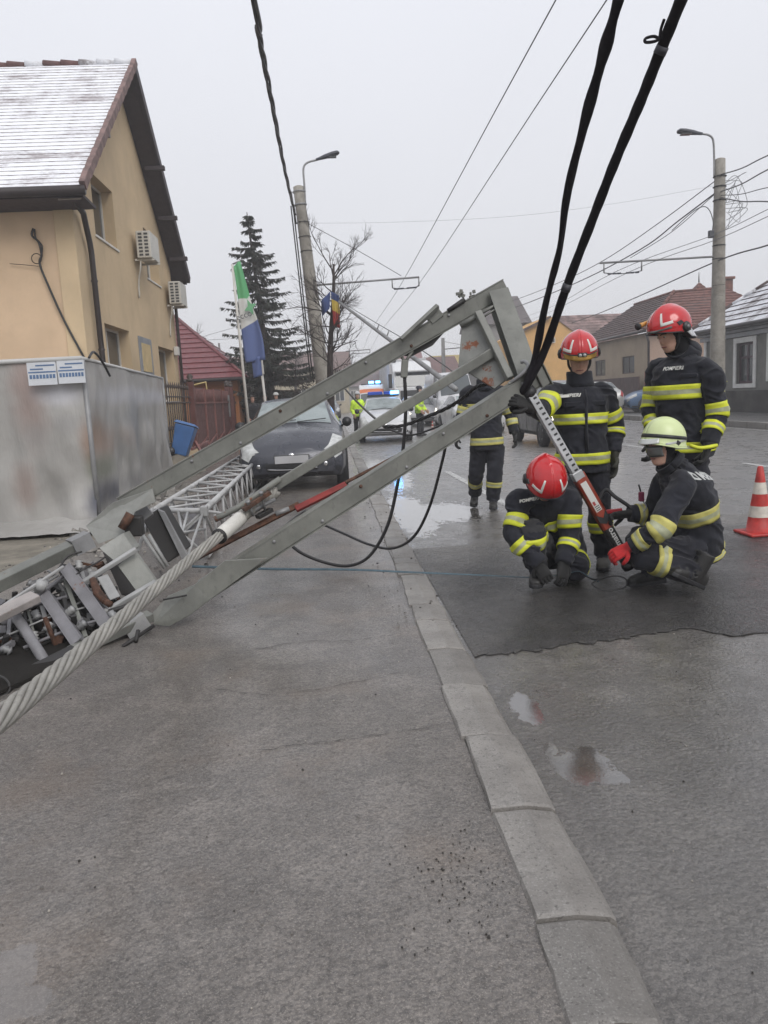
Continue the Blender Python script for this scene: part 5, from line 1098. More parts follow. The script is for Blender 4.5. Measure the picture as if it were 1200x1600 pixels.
# ---- grey house ----
gh = empty('grey_house', (18, 26, .1), 'low grey plastered house with snow dusted tile roof and white window surrounds', 'house')
GX, GY = 15.6, 31.6
Hg = [(27.75, 28.95, 1.20, 2.72), (24.6, 25.8, 1.20, 2.72), (21.4, 22.6, 1.2, 2.72)]
mb = MB(); wall_holes(mb, 'x', GX, 17, GY, .1, 3.0, Hg, .18, 1); mb.build('street_wall', M_grw, gh)
mb = MB(); mb.quad((GX, GY, .1), (26, GY, .1), (26, GY, 3.0), (GX, GY, 3.0)); mb.build('side_wall', M_grw, gh)
for h in Hg:
    w = window(gh, 'x', GX + .16, *h, -1, fm=M_purple, mull=1, trans=1, sill=False, fw=.09)
    mb = MB(); a, b, p, q_ = h
    for (u0_, u1_, z0_, z1_) in ((a - .2, a - .002, p - .16, q_ + .2), (b + .002, b + .2, p - .16, q_ + .2), (a, b, q_ + .002, q_ + .2), (a, b, p - .16, p - .002)): mb.bbox((GX - .05, u0_, z0_), (GX - .004, u1_, z1_))
    mb.build('surround', M_trim, w, bevel=.008); mb = MB(); mb.bbox((GX + .165, a + .22, p + .1), (GX + .185, a + .42, q_ - .1)); mb.bbox((GX + .165, b - .42, p + .1), (GX + .185, b - .22, q_ - .1)); mb.build('curtain', M_curt, w)
for y in (26.75, 31.4): mb = MB(); mb.bbox((GX - .06, y - .1, 1.25 if y < 30 else .2), (GX - .004, y + .1, 2.95)); mb.build('pilaster', M_trim, gh, bevel=.01)
for z, d, h in ((2.95, .12, .16), (3.13, .20, .10), (3.25, .30, .08)): mb = MB(); mb.bbox((GX - d, 17, z), (GX + .1, GY + d, z + h - .003)); mb.build('cornice', mat('grey_cornice', (.34, .35, .37), .7, var=.2), gh, bevel=.01)
E0, E1, R0, R1 = V(GX - .45, GY + .45, 3.36), V(GX - .45, 16.5, 3.36), V(GX + 4.2, GY - 3.4, 6.7), V(GX + 4.2, 16.5, 6.7)
mb = MB(); mb.add([E0, E1, R1, R0, V(26, GY + .45, 3.36), V(24, GY - 3.4, 6.7)], [(0, 1, 2, 3), (4, 0, 3, 5)]); rf = mb.build('roof', M_rt, gh)
courses(rf, E0, E1, R0, R1, 15, [M_snow2, M_rt], .06)
p = E0
for i in range(14):
    a, b = E0.lerp(R0, i / 14), E0.lerp(R0, (i + 1.05) / 14); mb = MB(); mb.tube([a + Vector((0, 0, .06)), b + Vector((0, 0, .08))], [.09, .07], 8); mb.build('hip_tile', M_snow2 if i % 3 else M_rt, rf)
mb = MB(); mb.tube([E0 + Vector((-.08, 0, -.03)), E1 + Vector((-.08, 0, -.03))], .07, 8); mb.build('gutter', M_dkst, rf)
mb = MB(); mb.bbox((GX - .07, 17, .1), (GX - .004, GY + .05, .95)); mb.build('plinth', mat('dark_damp_plinth', (.06, .056, .052), .9, var=.45, vs=1.5, bump=.5), gh, bevel=.01)
mb = MB(); mb.bbox((GX - .09, 26.2, .1), (GX - .075, 26.5, 1.1)); mb.build('yellow_patch', mat('yellow_plaster', (.45, .38, .22), .8), gh)
# ---- beige house ----
bh = empty('beige_house', (19, 41, .1), 'beige house with broad dark tiled hip roof, turret and brick chimney', 'house')
BX, BY0, BY1 = 15.6, 37.2, 47.0
M_bei = stucco('beige_boards', (.36, .29, .215), .3); M_pink = stucco('pinkish_render', (.42, .30, .235), .25)
mb = MB(); wall_holes(mb, 'x', BX, BY0, BY1, .1, 3.85, [(39.0, 40.7, 1.95, 2.85), (43.2, 44.9, 1.95, 2.85)], .12, 1); mb.build('street_wall', M_bei, bh)
for (a, b) in ((39.0, 40.7), (43.2, 44.9)): window(bh, 'x', BX + .1, a, b, 1.95, 2.85, -1, fm=mat('brown_window_frame', (.07, .045, .04), .6), mull=1, sill=False)
mb = MB(); mb.quad((BX, BY0, .1), (23, BY0, .1), (23, BY0, 3.85), (BX, BY0, 3.85)); mb.build('side_wall', M_pink, bh)
mb = MB(); mb.tube([(BX - .2, BY0 - .15, 3.8), (BX - .05, BY0 - .1, 3.4), (BX - .05, BY0 - .1, .2)], .06, 8); mb.build('downpipe', M_brn, bh)
e0, e1, e2 = V(BX - .35, BY1 + .3, 3.9), V(BX - .35, BY0 - .35, 3.9), V(23.2, BY0 - .35, 3.9); r1_, r2_ = V(17.7, 44.2, 5.85), V(18.2, 40.2, 6.0); r3_ = V(21.0, 40.2, 6.1)
mb = MB(); mb.add([e0, e1, e2, r1_, r2_, r3_], [(0, 1, 4, 3), (1, 2, 5, 4)]); rf = mb.build('roof', M_rt, bh)
courses(rf, e0, e1, r1_, r2_, 14, [M_rt], .05); courses(rf, e1, e2, r2_, r3_, 14, [M_rt2], .05)
for i in range(12):
    a, b = e1.lerp(r2_, i / 12), e1.lerp(r2_, (i + 1.05) / 12); mb = MB(); mb.tube([a + Vector((0, 0, .07)), b + Vector((0, 0, .08))], [.10, .08], 8); mb.build('hip_tile', M_rt2, rf)
mb = MB(); mb.tube([r1_ + Vector((0, 0, .04)), r2_ + Vector((0, 0, .04)), r3_ + Vector((0, 0, .04))], .08, 8); mb.build('ridge', M_rt2, rf)
mb = MB(); mb.tube([e0, e1, e2], .07, 8); mb.build('gutter', M_brn, rf)
tp = V((21.39,44,6.952)); mb = MB(); b4 = [Vector((tp.x + sx * 1.0, 44 + sy * 1.0, tp.z - 1.25)) for sx, sy in ((-1, -1), (1, -1), (1, 1), (-1, 1))]; mb.add(b4 + [tp], [(0, 1, 4), (1, 2, 4), (2, 3, 4), (3, 0, 4)]); tu = mb.build('turret_roof', M_rt2, bh)
for i in range(8): courses(tu, b4[0].lerp(tp, i / 8), b4[1].lerp(tp, i / 8), b4[0].lerp(tp, (i + 1) / 8), b4[1].lerp(tp, (i + 1) / 8), 1, [M_rt2], .04)
mb = MB(); mb.bbox((tp.x - .8, 43.2, 4.0), (tp.x + .8, 44.8, tp.z - 1.24)); mb.build('turret', M_bei, bh); mb = MB(); mb.tube([tp, tp + Vector((0, 0, .55))], [.04, .015], 6); mb.build('finial', M_dkst, tu)
cp = V((21.965,42,6.872)); n = N('chimney_brick'); M_brick = mat('chimney_brick', (.17, .075, .055), .85, var=.35, vs=8, bump=.4)
mb = MB(); mb.bbox((cp.x - .22, 41.7, 5.2), (cp.x + .22, 42.2, cp.z - .12)); ch = mb.build('chimney', M_brick, bh, bevel=.01); mb = MB(); mb.bbox((cp.x - .30, 41.6, cp.z - .12), (cp.x + .30, 42.3, cp.z + .02)); mb.build('chimney_cap', M_brick, ch, bevel=.02)
# plinth fences in front of the beige house
fq = empty('brown_fence', (15.0, 41, .1), 'solid dark brown fence along the beige house', 'fence'); y = 37.3
while y < 47: mb = MB(); mb.bbox((15.12, y, .12), (15.18, y + .58, 1.75)); mb.build('board', mat('dark_brown_fence', (.07, .04, .038), .7) if y < 37.5 else bpy.data.materials['dark_brown_fence'], fq); y += .6
rfn = empty('red_fence', (17, 36.4, .1), 'red painted metal bar fence by the blue car', 'fence'); M_redp = mat('red_fence_paint', (.26, .035, .03), .5)
for k in range(26): mb = MB(); mb.tube([(15.3 + k * .14, 36.5, .15), (15.3 + k * .14, 36.5, 1.85 + .02 * k)], .018, 5); mb.build('picket', M_redp, rfn)
for z in (.4, 1.75): mb = MB(); mb.beam((15.2, 36.5, z), (19, 36.5, z + (.5 if z > 1 else 0)), .05, .05); mb.build('rail', M_redp, rfn)
mb = MB(); mb.bbox((15.12, 36.4, .1), (15.26, 36.56, 1.95)); mb.build('post', M_redp, rfn)
# ---- yellow house ----
yh = empty('yellow_house', (17, 56, .1), 'orange yellow house with blank gable and patchy snow on its tiles', 'house'); M_yel = stucco('orange_yellow_render', (.62, .37, .14), .2)
gp = [(12.732,54,0.057), (12.871,54,5.098), (15.438,54,6.376), (15.979,54,6.221), (19.146,54,3.924), (19.103,54,-0.28)]
mb = MB(); mb.prism(gp, (0, 6, 0)); mb.build('gable_wall', M_yel, yh)
q0, q1, q2, q3 = V((19.075,53.8,3.915)), V((21.927,53.8,3.912)), V((15.71,54,6.364)), V((22.753,57,6.595)); mb = MB(); mb.add([q0, q1, q3, q2], [(0, 1, 2, 3)]); rf = mb.build('roof', M_rt2, yh); courses(rf, q0, q1, q2, q3, 13, [mat('tile_with_snow', (.22, .15, .14), .8, var=.6, vs=1.5), M_rt2], .05)
mb = MB(); mb.beam((13.509,53.8,5.444), (15.56,53.8,6.306), .3, .15); mb.build('verge', M_rt, yh)
x0, x1 = (15.402,54,4.63)[0], (15.903,54,4.606)[0]; w = window(yh, 'y', 53.95, x0, x1, (15.582,54,4.534)[2], (15.589,54,4.884)[2], -1, mull=1, sill=False, fw=.05)
# ---- distant row ----
def block(name, p0, p1, z1, depth, wc, roofc, rise, label, wins=0, winz=(1.2, 2.6)):
    e = empty(name, ((p0 + p1) / 2, depth, 0), label, 'house'); mw = stucco(name + '_wall', wc, .3); mrf = mat(name + '_tiles', roofc, .85, var=.3, vs=2)
    mb = MB(); mb.bbox((p0, depth, -.05), (p1, depth + 9, z1)); mb.build('wall', mw, e)
    if rise:
        mb = MB(); mb.prism([(p0 - .4, depth - .4, z1), (p0 - .4, depth + 9.4, z1), (p0 - .4, depth + 4.5, z1 + rise)], (p1 - p0 + .8, 0, 0)); mb.build('roof', mrf, e)
    for k in range(wins):
        a = p0 + (p1 - p0) * (k + .5) / wins; window(e, 'y', depth - .03, a - .5, a + .5, winz[0], winz[1], -1, mull=1, sill=False)
    return e
block('pale_house', -10, 2.0, 4.4, 82, (.42, .37, .27), (.15, .10, .09), 2.2, 'pale cream house at the street bend behind the bare tree', 6)
block('grey_villa', 2.6, 8.5, 3.2, 118, (.30, .29, .28), (.14, .10, .10), 2.5, 'hazy grey house closing the street behind the ambulance', 3)
block('cream_villa', 7.5, 12, 4.0, 128, (.42, .36, .28), (.16, .10, .09), 2.6, 'hazy cream house left of the white truck', 2)
block('yellow_block', 13.2, 19.2, 6.3, 100, (.50, .40, .16), (.16, .08, .08), 0, 'flat topped yellow building behind the white truck', 3, (3.2, 4.8))
block('pink_roof_house', 8.4, 13.4, 5.2, 112, (.40, .34, .28), (.20, .10, .10), 3.4, 'house with pinkish tiled roof left of the yellow building', 2)
block('dark_house', 13.2, 17, 7.0, 66, (.22, .21, .205), (.10, .085, .085), 2.8, 'dark roofed house just left of the yellow house', 2, (3.4, 4.8))
block('brown_villa', 11.2, 14.0, 3.6, 84, (.28, .18, .15), (.13, .07, .065), 2.0, 'brown house behind the white van', 1)
block('far_white_house', -26, -12, 3.6, 64, (.40, .36, .31), (.13, .085, .08), 2.5, 'pale house far behind the spruce', 5)
for k, (x, y, h) in enumerate(((-4.2, 46, 4.2), (-2.6, 58, 4.5), (-7.5, 42, 5.0), (5.4, 140, 7), (2.5, 150, 7.5), (9.5, 150, 7), (-3.4, 110, 6.5))):
    bare_tree((x, y, 0), h, ['leafless shrub-like tree behind the gate fence', 'thin leafless tree behind the leaning pole', 'leafless garden tree behind the red roof', 'hazy leafless tree at the street end', 'hazy taller leafless tree above the ambulance', 'hazy leafless tree left of the truck', 'hazy leafless tree over the pale house'][k], (.2, 0), 30 + k, depth=3)

# ================= VEHICLES =================
def paint(name, col, rough=.28, metal=.0, dirt=.35):
    n = N(name); c = n.mix(n.ramp(n.noise(2.5, 5, .6), .35, .75, 0, dirt), col, tuple(t * .55 + .05 for t in col)); c = n.mix(n.ramp(n.noise(45, 3), .55, .75, 0, dirt * .6), c, tuple(t * .4 + .06 for t in col))
    return n.out(c, n.ramp(n.noise(5, 4), .3, .7, rough, rough + .18), metal, Coat_Weight=.35, Coat_Roughness=.12)
M_tyre = mat('tyre_rubber', (.022, .021, .02), .8, var=.3); M_rim = mat('alloy_rim', (.32, .32, .33), .35, metal=.6); M_blk = mat('black_plastic', (.02, .02, .022), .5)
M_cgl = N('car_glass').out((.055, .065, .068), .05, 0, Specular_IOR_Level=.9)
n = N('screen_glass'); M_scr = n.out(n.mix(n.ramp(n.noise(3, 4), .3, .7), (.16, .19, .19), (.27, .31, .31)), .08, 0, Specular_IOR_Level=.8)
M_hl = mat('headlamp_glass', (.50, .51, .50), .12, var=.25, vs=12); M_chr = mat('chrome', (.6, .6, .6), .15, metal=1)
def emit(name, col, s):
    n = N(name); return n.out(col, .3, 0, Emission_Color=(*col, 1), Emission_Strength=s)
M_blue = emit('blue_beacon', (.10, .42, 1.0), 9); M_head = emit('lit_headlamp', (1.0, .93, .78), 2.2); M_tail = mat('red_tail_lamp', (.35, .02, .02), .25); M_blued = mat('blue_beacon_lens', (.02, .08, .5), .2)
HATCH = [  # y, zb, belt, wb, zr, wr, wmax
 (0.00, .30, .60, .60, .66, .46, .68), (.10, .22, .68, .74, .75, .56, .80), (.45, .20, .82, .80, .92, .64, .855), (.98, .20, .93, .82, 1.03, .68, .86),
 (1.72, .20, .97, .81, 1.41, .57, .865), (2.35, .20, 1.0, .81, 1.465, .57, .865), (3.1, .20, 1.03, .80, 1.43, .55, .86), (3.62, .22, 1.05, .76, 1.14, .60, .85), (3.86, .26, .95, .73, 1.0, .58, .82), (3.95, .34, .80, .66, .84, .5, .74)]
SEDAN = [(0.00, .28, .58, .62, .64, .48, .70), (.12, .20, .66, .76, .73, .58, .83), (.55, .19, .78, .82, .88, .66, .88), (1.15, .19, .90, .84, .99, .70, .89), (1.95, .19, .95, .83, 1.38, .58, .89), (2.6, .19, .97, .83, 1.44, .58, .89),
 (3.3, .19, .99, .82, 1.38, .56, .89), (3.95, .20, 1.0, .80, 1.06, .64, .88), (4.35, .24, .94, .77, .99, .62, .86), (4.48, .34, .78, .70, .82, .5, .78)]
SUV = [(0.00, .36, .72, .66, .80, .5, .74), (.12, .28, .82, .80, .92, .6, .86), (.5, .26, .98, .84, 1.08, .68, .91), (1.1, .26, 1.08, .85, 1.16, .71, .92), (1.75, .26, 1.12, .85, 1.58, .62, .92), (2.5, .26, 1.14, .85, 1.66, .63, .92),
 (3.6, .26, 1.17, .84, 1.62, .62, .92), (4.2, .28, 1.18, .82, 1.36, .64, .90), (4.42, .32, 1.05, .79, 1.10, .6, .88), (4.5, .42, .86, .72, .90, .5, .80)]
VAN = [(0.00, .36, .82, .70, .92, .55, .80), (.12, .28, .98, .84, 1.08, .66, .92), (.45, .26, 1.15, .90, 1.24, .76, .97), (.85, .26, 1.26, .92, 1.36, .80, .99), (1.75, .26, 1.34, .92, 2.35, .76, .99), (2.4, .26, 1.36, .93, 2.48, .80, .99),
 (4.2, .26, 1.36, .93, 2.5, .80, .99), (5.1, .26, 1.36, .93, 2.48, .80, .99), (5.28, .30, 1.34, .91, 2.40, .76, .97), (5.32, .36, 1.32, .88, 2.36, .74, .94)]
AMB = [(0.00, .36, .70, .70, .80, .55, .80), (.12, .28, .84, .84, .92, .66, .92), (.45, .26, .98, .90, 1.04, .76, .97), (.85, .26, 1.06, .92, 1.12, .80, .99), (1.55, .26, 1.14, .92, 1.76, .80, .99), (2.3, .26, 1.2, .95, 2.36, .84, .99),
 (4.2, .26, 1.3, .95, 2.42, .84, .99), (5.1, .26, 1.3, .95, 2.40, .84, .99), (5.28, .30, 1.3, .91, 2.32, .80, .97), (5.32, .36, 1.3, .88, 2.28, .78, .94)]
class CarShape:
    def __init__(s, ST):
        s.T = np.array(ST, float); s.n = len(ST)
        rows = []
        for (y, zb, bl, wb, zr, wr, wm) in ST:
            zm = zb + (bl - zb) * .5
            rows.append([(wm * .55, y, zb), (wm * .92, y, zb), (wm * .995, y, zb + .14), (wm, y, zm), (wm * .985, y, bl - .10), (wb, y, bl), (wr, y, zr - .035), (wr * .62, y, zr), (0, y, zr + .012)])
        s.G = np.array(rows)
    def S(s, u, v):
        u = min(max(u, 0), s.n - 1 - 1e-6); i = int(u); t = u - i; K = s.G.shape[1]
        v = min(max(v, 0), K - 1 - 1e-6); j = int(v); w = v - j
        def col(i_): a = s.G[min(max(i_, 0), s.n - 1)]; return a[j] * (1 - w) + a[j + 1] * w
        p0, p1, p2, p3 = col(i - 1), col(i), col(i + 1), col(i + 2)
        m1, m2 = (p2 - p0) * .25, (p3 - p1) * .25
        if i == 0: m1 = (p2 - p1) * .5
        h = (2*t**3 - 3*t**2 + 1) * p1 + (t**3 - 2*t**2 + t) * m1 + (-2*t**3 + 3*t**2) * p2 + (t**3 - t**2) * m2
        return h
    def N(s, u, v):
        e = .02; a = s.S(u + e, v) - s.S(u - e, v); b = s.S(u, v + e) - s.S(u, v - e); n_ = np.cross(a, b); l = np.linalg.norm(n_); return n_ / l if l > 1e-9 else np.array((0, 0, 1.))
    def patch(s, mb, u0, u1, v0, v1, off=.006, nu=8, nv=5, side=1, skew=0):
        rows = []
        for i in range(nu + 1):
            row = []
            for j in range(nv + 1):
                v = v0 + (v1 - v0) * j / nv; u = u0 + (u1 - u0) * i / nu + skew * (j / nv - .5); p = s.S(u, v) + s.N(u, v) * off; row.append((p[0] * side, p[1], p[2]))
            rows.append(row if side > 0 else row)
        mb.smooth = True; mb.grid(rows)
    def F(s, sx, z, end=0, bulge=.10):
        a = s.G[0 if end == 0 else -1]; zs = a[:, 2]; k = int(np.argmax(a[:, 0])); 
        w = np.interp(z, [zs[1], zs[2], zs[3], zs[4], zs[5], zs[6], zs[8]], [a[1, 0], a[2, 0], a[3, 0], a[4, 0], a[5, 0], a[6, 0], a[6, 0] * .6])
        zc = (zs[0] + zs[5]) / 2; hh = (zs[8] - zs[0]) / 2; f = max(0, 1 - ((z - zc) / (hh * 1.25)) ** 2)
        return np.array((sx * w, a[0, 1] + (-1 if end == 0 else 1) * bulge * (1 - sx * sx) * f, z))
    def fpatch(s, mb, s0, s1, z0, z1, off=.006, end=0, n=6, dz=0):
        rows = []
        for i in range(n + 1):
            row = []
            for j in range(4):
                sx = s0 + (s1 - s0) * i / n; p = s.F(sx, z0 + (z1 - z0) * j / 3 + dz * i / n, end); p[1] += -off if end == 0 else off; row.append(tuple(p))
            rows.append(row)
        mb.smooth = True; mb.grid(rows)
def wheel_mesh(r=.31, w=.20):
    t = MB(); t.lathe([(r * .66, -w / 2 + .01), (r * .9, -w / 2), (r, -w / 2 + .03), (r, w / 2 - .03), (r * .9, w / 2), (r * .66, w / 2 - .01)], (0, 0, 0), (1, 0, 0), 28, (0, 0, 1))
    rm = MB(); rm.lathe([(0, w * .28), (.05, w * .30), (.06, w * .26)], (0, 0, 0), (1, 0, 0), 16, (0, 0, 1)); rm.lathe([(r * .60, w * .30), (r * .68, w * .46), (r * .66, w * .2), (r * .58, w * .05)], (0, 0, 0), (1, 0, 0), 28, (0, 0, 1))
    for k in range(5):
        a = 2 * math.pi * k / 5; d = Vector((0, math.sin(a), math.cos(a))); rm.beam(d * .03 + Vector((w * .26, 0, 0)), d * r * .63 + Vector((w * .36, 0, 0)), .055, .03, (1, 0, 0))
    bk = MB(); bk.lathe([(0, w * .02), (r * .66, w * .02)], (0, 0, 0), (1, 0, 0), 20, (0, 0, 1))
    return t, rm, bk
def car(name, label, cat, ST, loc, rz, body, wheels=(.78, 3.28), r=.31, lit=False, scr=None, grille='wide', plate=True, style=None, group=None, sidewin=True, belt0=0):
    """local frame: nose at y=0 looking along -y"""
    e = empty(name, loc, label, cat, group, rz=rz); c = CarShape(ST); nS = c.n
    mb = MB(); mb.smooth = True; us = np.linspace(0, nS - 1, (nS - 1) * 5 + 1); vs = np.linspace(0, 8, 25)
    for sd in (1, -1):
        rows = [[tuple(c.S(u, v) * np.array((sd, 1, 1))) for v in vs] for u in us]
        if sd < 0: rows = [q[::-1] for q in rows]
        mb.grid(rows)
    for end in (0, 1):
        rows = []; a = c.G[0 if end == 0 else -1]
        for z in np.linspace(a[0, 2], a[8, 2], 12): rows.append([tuple(c.F(sx, z, end)) for sx in np.linspace(-1, 1, 17)])
        if end == 1: rows = rows[::-1]
        mb.grid(rows)
    mb.add([tuple(c.G[i, 0] * np.array((sg, 1, 1))) for i in range(nS) for sg in (-1, 1)], [(2 * i, 2 * i + 2, 2 * i + 3, 2 * i + 1) for i in range(nS - 1)])
    B = mb.build('body', body, e, local=True)
    # glass
    cw = 3; van = ST is VAN or ST is AMB
    mb = MB()
    rows = []
    for i in range(9):
        u = cw + .06 + i / 8 * .90; rows.append([])
        for j in range(17):
            vv = 6.12 + (8 - 6.12) * (1 - abs(j / 8 - 1)); sd = 1 if j < 8 else -1
            p = c.S(u, vv) + c.N(u, vv) * .008; rows[-1].append((-p[0] * sd, p[1], p[2]))
    mb.smooth = True; mb.grid(rows); mb.build('windscreen', scr or M_scr, e, local=True)
    for k, x0 in enumerate((-.42, .08)):
        y0 = float(c.S(cw + .07, 7)[1]) - .02; z0 = float(c.S(cw + .07, 7.6)[2]) + .015; mb = MB(); mb.beam((x0, y0, z0), (x0 + .48, y0 + .03, z0 + .035), .02, .015); mb.build('wiper', M_blk, e, local=True)
    rear = nS - 3 if not van else nS - 2
    mb = MB(); rows = []
    for i in range(7):
        u = (rear - 1) + .12 + i / 6 * .74; rows.append([])
        for j in range(17):
            vv = 6.15 + (8 - 6.15) * (1 - abs(j / 8 - 1)); sd = 1 if j < 8 else -1; p = c.S(u, vv) + c.N(u, vv) * .008; rows[-1].append((-p[0] * sd, p[1], p[2]))
    if not van: mb.smooth = True; mb.grid(rows); mb.build('rear_window', M_cgl, e, local=True)
    if sidewin:
        for sd in (1, -1):
            for (u0, u1) in ((3.35, 4.75), (4.82, 5.95)) if not van else ((3.4, 4.9),):
                mb = MB(); c.patch(mb, u0, u1, 5.12, 5.9, .006, 8, 4, sd, skew=.25 if u0 < 4 else -.1); mb.build('side_window', M_cgl, e, local=True)
    # lamps, grille, bumper trim, plate
    zl = ST[0][2]
    for sd in (1, -1):
        mb = MB(); c.patch(mb, .25, 1.85, 4.35, 5.85, .008, 8, 5, sd); c.patch(mb, .02, .95, 3.9, 5.3, .007, 6, 4, sd); mb.build('headlight', M_head if lit else M_hl, e, local=True)
        mb = MB(); mb.lathe([(0, .006), (.028, .006), (.036, 0)], tuple(c.F(sd * .78, ST[0][1] + .12) - np.array((0, .0, 0))), (0, -1, 0), 14, (0, 0, 1)); mb.build('fog_lamp', M_chr, e, local=True)
        mb = MB(); c.patch(mb, nS - 2.6, nS - 1.02, 4.2, 5.3, .006, 4, 4, sd); mb.build('tail_light', M_tail, e, local=True)
        # mirror
        p = c.S(cw + .42, 5.0); mb = MB(); mb.smooth = True
        mb.lathe([(0, -.07), (.06, -.065), (.085, -.02), (.08, .03), (0, .045)], (sd * (p[0] + .10), p[1], p[2] + .07), (0, -1, 0), 12, (0, 0, 1)); mb.beam((sd * p[0], p[1], p[2]), (sd * (p[0] + .08), p[1], p[2] + .05), .05, .03); mb.build('mirror', M_blk if style != 'body_mirror' else body, e, local=True)
    z0 = ST[0][1]
    mb = MB()
    if grille == 'wide': c.fpatch(mb, -.62, .62, z0 + .04, z0 + .16, .008); c.fpatch(mb, -.45, .45, zl - .06, zl - .015, .008)
    elif grille == 'smile': c.fpatch(mb, -.80, .80, z0 + .02, z0 + .15, .010); c.fpatch(mb, -.42, .42, zl - .07, zl - .02, .008)
    mb.build('grille', M_blk, e, local=True)
    mb = MB()
    mb.tube(catmull([tuple(c.F(sx, z0 + .055 + .05 * sx * sx) + np.array((0, -.015, 0))) for sx in np.linspace(-.6, .6, 9)], 2), .010, 6); mb.build('bumper_trim', M_chr if grille == 'wide' else body, e, local=True)
    if plate:
        p = c.F(0, z0 + .21); mb = MB(); mb.box((0, p[1] - .02, z0 + .215), (.52, .018, .115)); mb.build('number_plate', mat('blank_plate', (.42, .42, .43), .4, var=.1) if 'blank_plate' not in bpy.data.materials else bpy.data.materials['blank_plate'], e, local=True, bevel=.004)
    p = c.F(0, zl); mb = MB(); mb.lathe([(0, .012), (.05, .012), (.055, 0)], (0, p[1] - .004, zl - .04), (0, -1, 0), 16, (0, 0, 1)); mb.build('badge', M_chr, e, local=True)
    # door seams, handles, sills
    for sd in (1, -1):
        for u in (3.2, 4.75, 5.95):
            if van and u > 5: continue
            mb = MB(); pts = [tuple((c.S(u, v) + c.N(u, v) * .002) * np.array((sd, 1, 1))) for v in np.linspace(1.6, 5.05, 8)]; mb.tube(pts, .004, 4); mb.build('door_seam', M_blk, e, local=True)
        p = c.S(4.4, 4.45); mb = MB(); mb.box((sd * (p[0] + .012), p[1], p[2]), (.03, .18, .03)); mb.build('door_handle', body, e, local=True, bevel=.006)
        mb = MB(); c.patch(mb, .3, nS - 1.3, .9, 1.75, .004, 14, 2, sd); mb.build('sill', M_blk, e, local=True)
    # wheels
    wt, wr_, wb_ = wheel_mesh(r); L = None
    for k, yy in enumerate(wheels):
        u_ = float(np.interp(yy, c.T[:, 0], np.arange(nS))); xw = float(c.S(u_, 2.5)[0])
        for sd in (1, -1):
            mb = MB(); mb.lathe([(0, .012), (r * 1.13, .012), (r * 1.17, -.12)], (sd * xw, yy, r + .015), (sd, 0, 0), 26, (0, 0, 1)); mb.build('wheel_arch', M_blk, e, local=True)
            wo_ = bpy.data.objects.new('wheel', None); COL.objects.link(wo_); wo_.parent = e; wo_.location = (sd * (xw - .07), yy, r); wo_.rotation_euler = (0, 0, 0 if sd > 0 else math.pi)
            for nm, m_, src in (('tyre', M_tyre, wt), ('rim', M_rim, wr_), ('brake_disc', M_blk, wb_)):
                o = src.build(nm, m_, wo_, local=True)
    return e, c
PARK = None
car('hatchback', 'dark grey hatchback parked on the pavement with its plate blanked out', 'car', HATCH, (-.66, 12.1, 0), 0, paint('dark_grey_blue_paint', (.050, .053, .066), .22, .3, .25), grille='wide')
pe, pc_ = car('police_car', 'white police car with blue roof light flashing, facing the fallen frame', 'car', HATCH, (1.72, 24.9, ZR), R(-3), paint('white_police_paint', (.62, .63, .65), .3, 0, .3), grille='smile', lit=False)
mb = MB(); mb.bbox((-.55, 2.0, 1.48), (.55, 2.3, 1.55)); lb = mb.build('light_bar', M_blk, pe, local=True, bevel=.02)
for x0, x1, m_ in ((-.53, -.02, M_blued), (.02, .24, M_blued), (.26, .54, M_blue)): mb = MB(); mb.bbox((x0, 1.98, 1.55), (x1, 2.3, 1.66)); mb.build('beacon', m_, lb, local=True, bevel=.02)
mb = MB(); pc_.patch(mb, 3.3, 6.3, 3.2, 3.9, .004, 10, 3, -1); pc_.patch(mb, 3.3, 6.3, 3.2, 3.9, .004, 10, 3, 1); mb.build('side_stripe', mat('police_blue', (.03, .07, .25), .4), pe, local=True)
ae, ac_ = car('ambulance', 'white ambulance van with orange stripe and blue lights behind the police car', 'van', AMB, (2.80, 52, ZR), R(-2), paint('ambulance_white', (.66, .66, .66), .35, 0, .2), wheels=(.95, 4.4), r=.34, grille='wide', scr=M_cgl)
mb = MB(); rows = []
for i in range(5):
    u = 4.12 + i / 4 * .36; rows.append([])
    for j in range(17):
        vv = 6.0 + 2.0 * (1 - abs(j / 8 - 1)); sd = 1 if j < 8 else -1; p = ac_.S(u, vv) + ac_.N(u, vv) * .008; rows[-1].append((-p[0] * sd, p[1], p[2]))
mb.smooth = True; mb.grid(rows); mb.build('roof_stripe', mat('orange_stripe', (.62, .16, .05), .4), ae, local=True)
mb = MB(); mb.bbox((-.7, 2.3, 2.36), (.7, 2.65, 2.44)); o = mb.build('light_base', M_blk, ae, local=True, bevel=.02)
for x0, x1 in ((-.15, .2), (.32, .64)): mb = MB(); mb.bbox((x0, 2.27, 2.45), (x1, 2.6, 2.60)); mb.build('beacon', M_blue, o, local=True, bevel=.03)
car('dark_suv', 'dark grey brown estate car with one headlamp lit waiting in the far lane', 'car', SUV, (6.22, 18.5, ZR), R(0), paint('dark_taupe_paint', (.10, .092, .092), .28, .3, .4), wheels=(.88, 3.55), r=.36, lit=True, grille='wide')
car('white_car', 'white saloon car queuing behind the walking firefighter', 'car', SEDAN, (5.35, 27.0, ZR), R(3), paint('white_car_paint', (.58, .58, .58), .3, 0, .4), wheels=(.85, 3.5), grille='smile')
car('white_van', 'white delivery van in the queue behind the white saloon', 'van', VAN, (6.0, 35.5, ZR), R(2), paint('van_white', (.55, .55, .56), .35, 0, .35), wheels=(.95, 4.4), r=.34, scr=M_cgl)
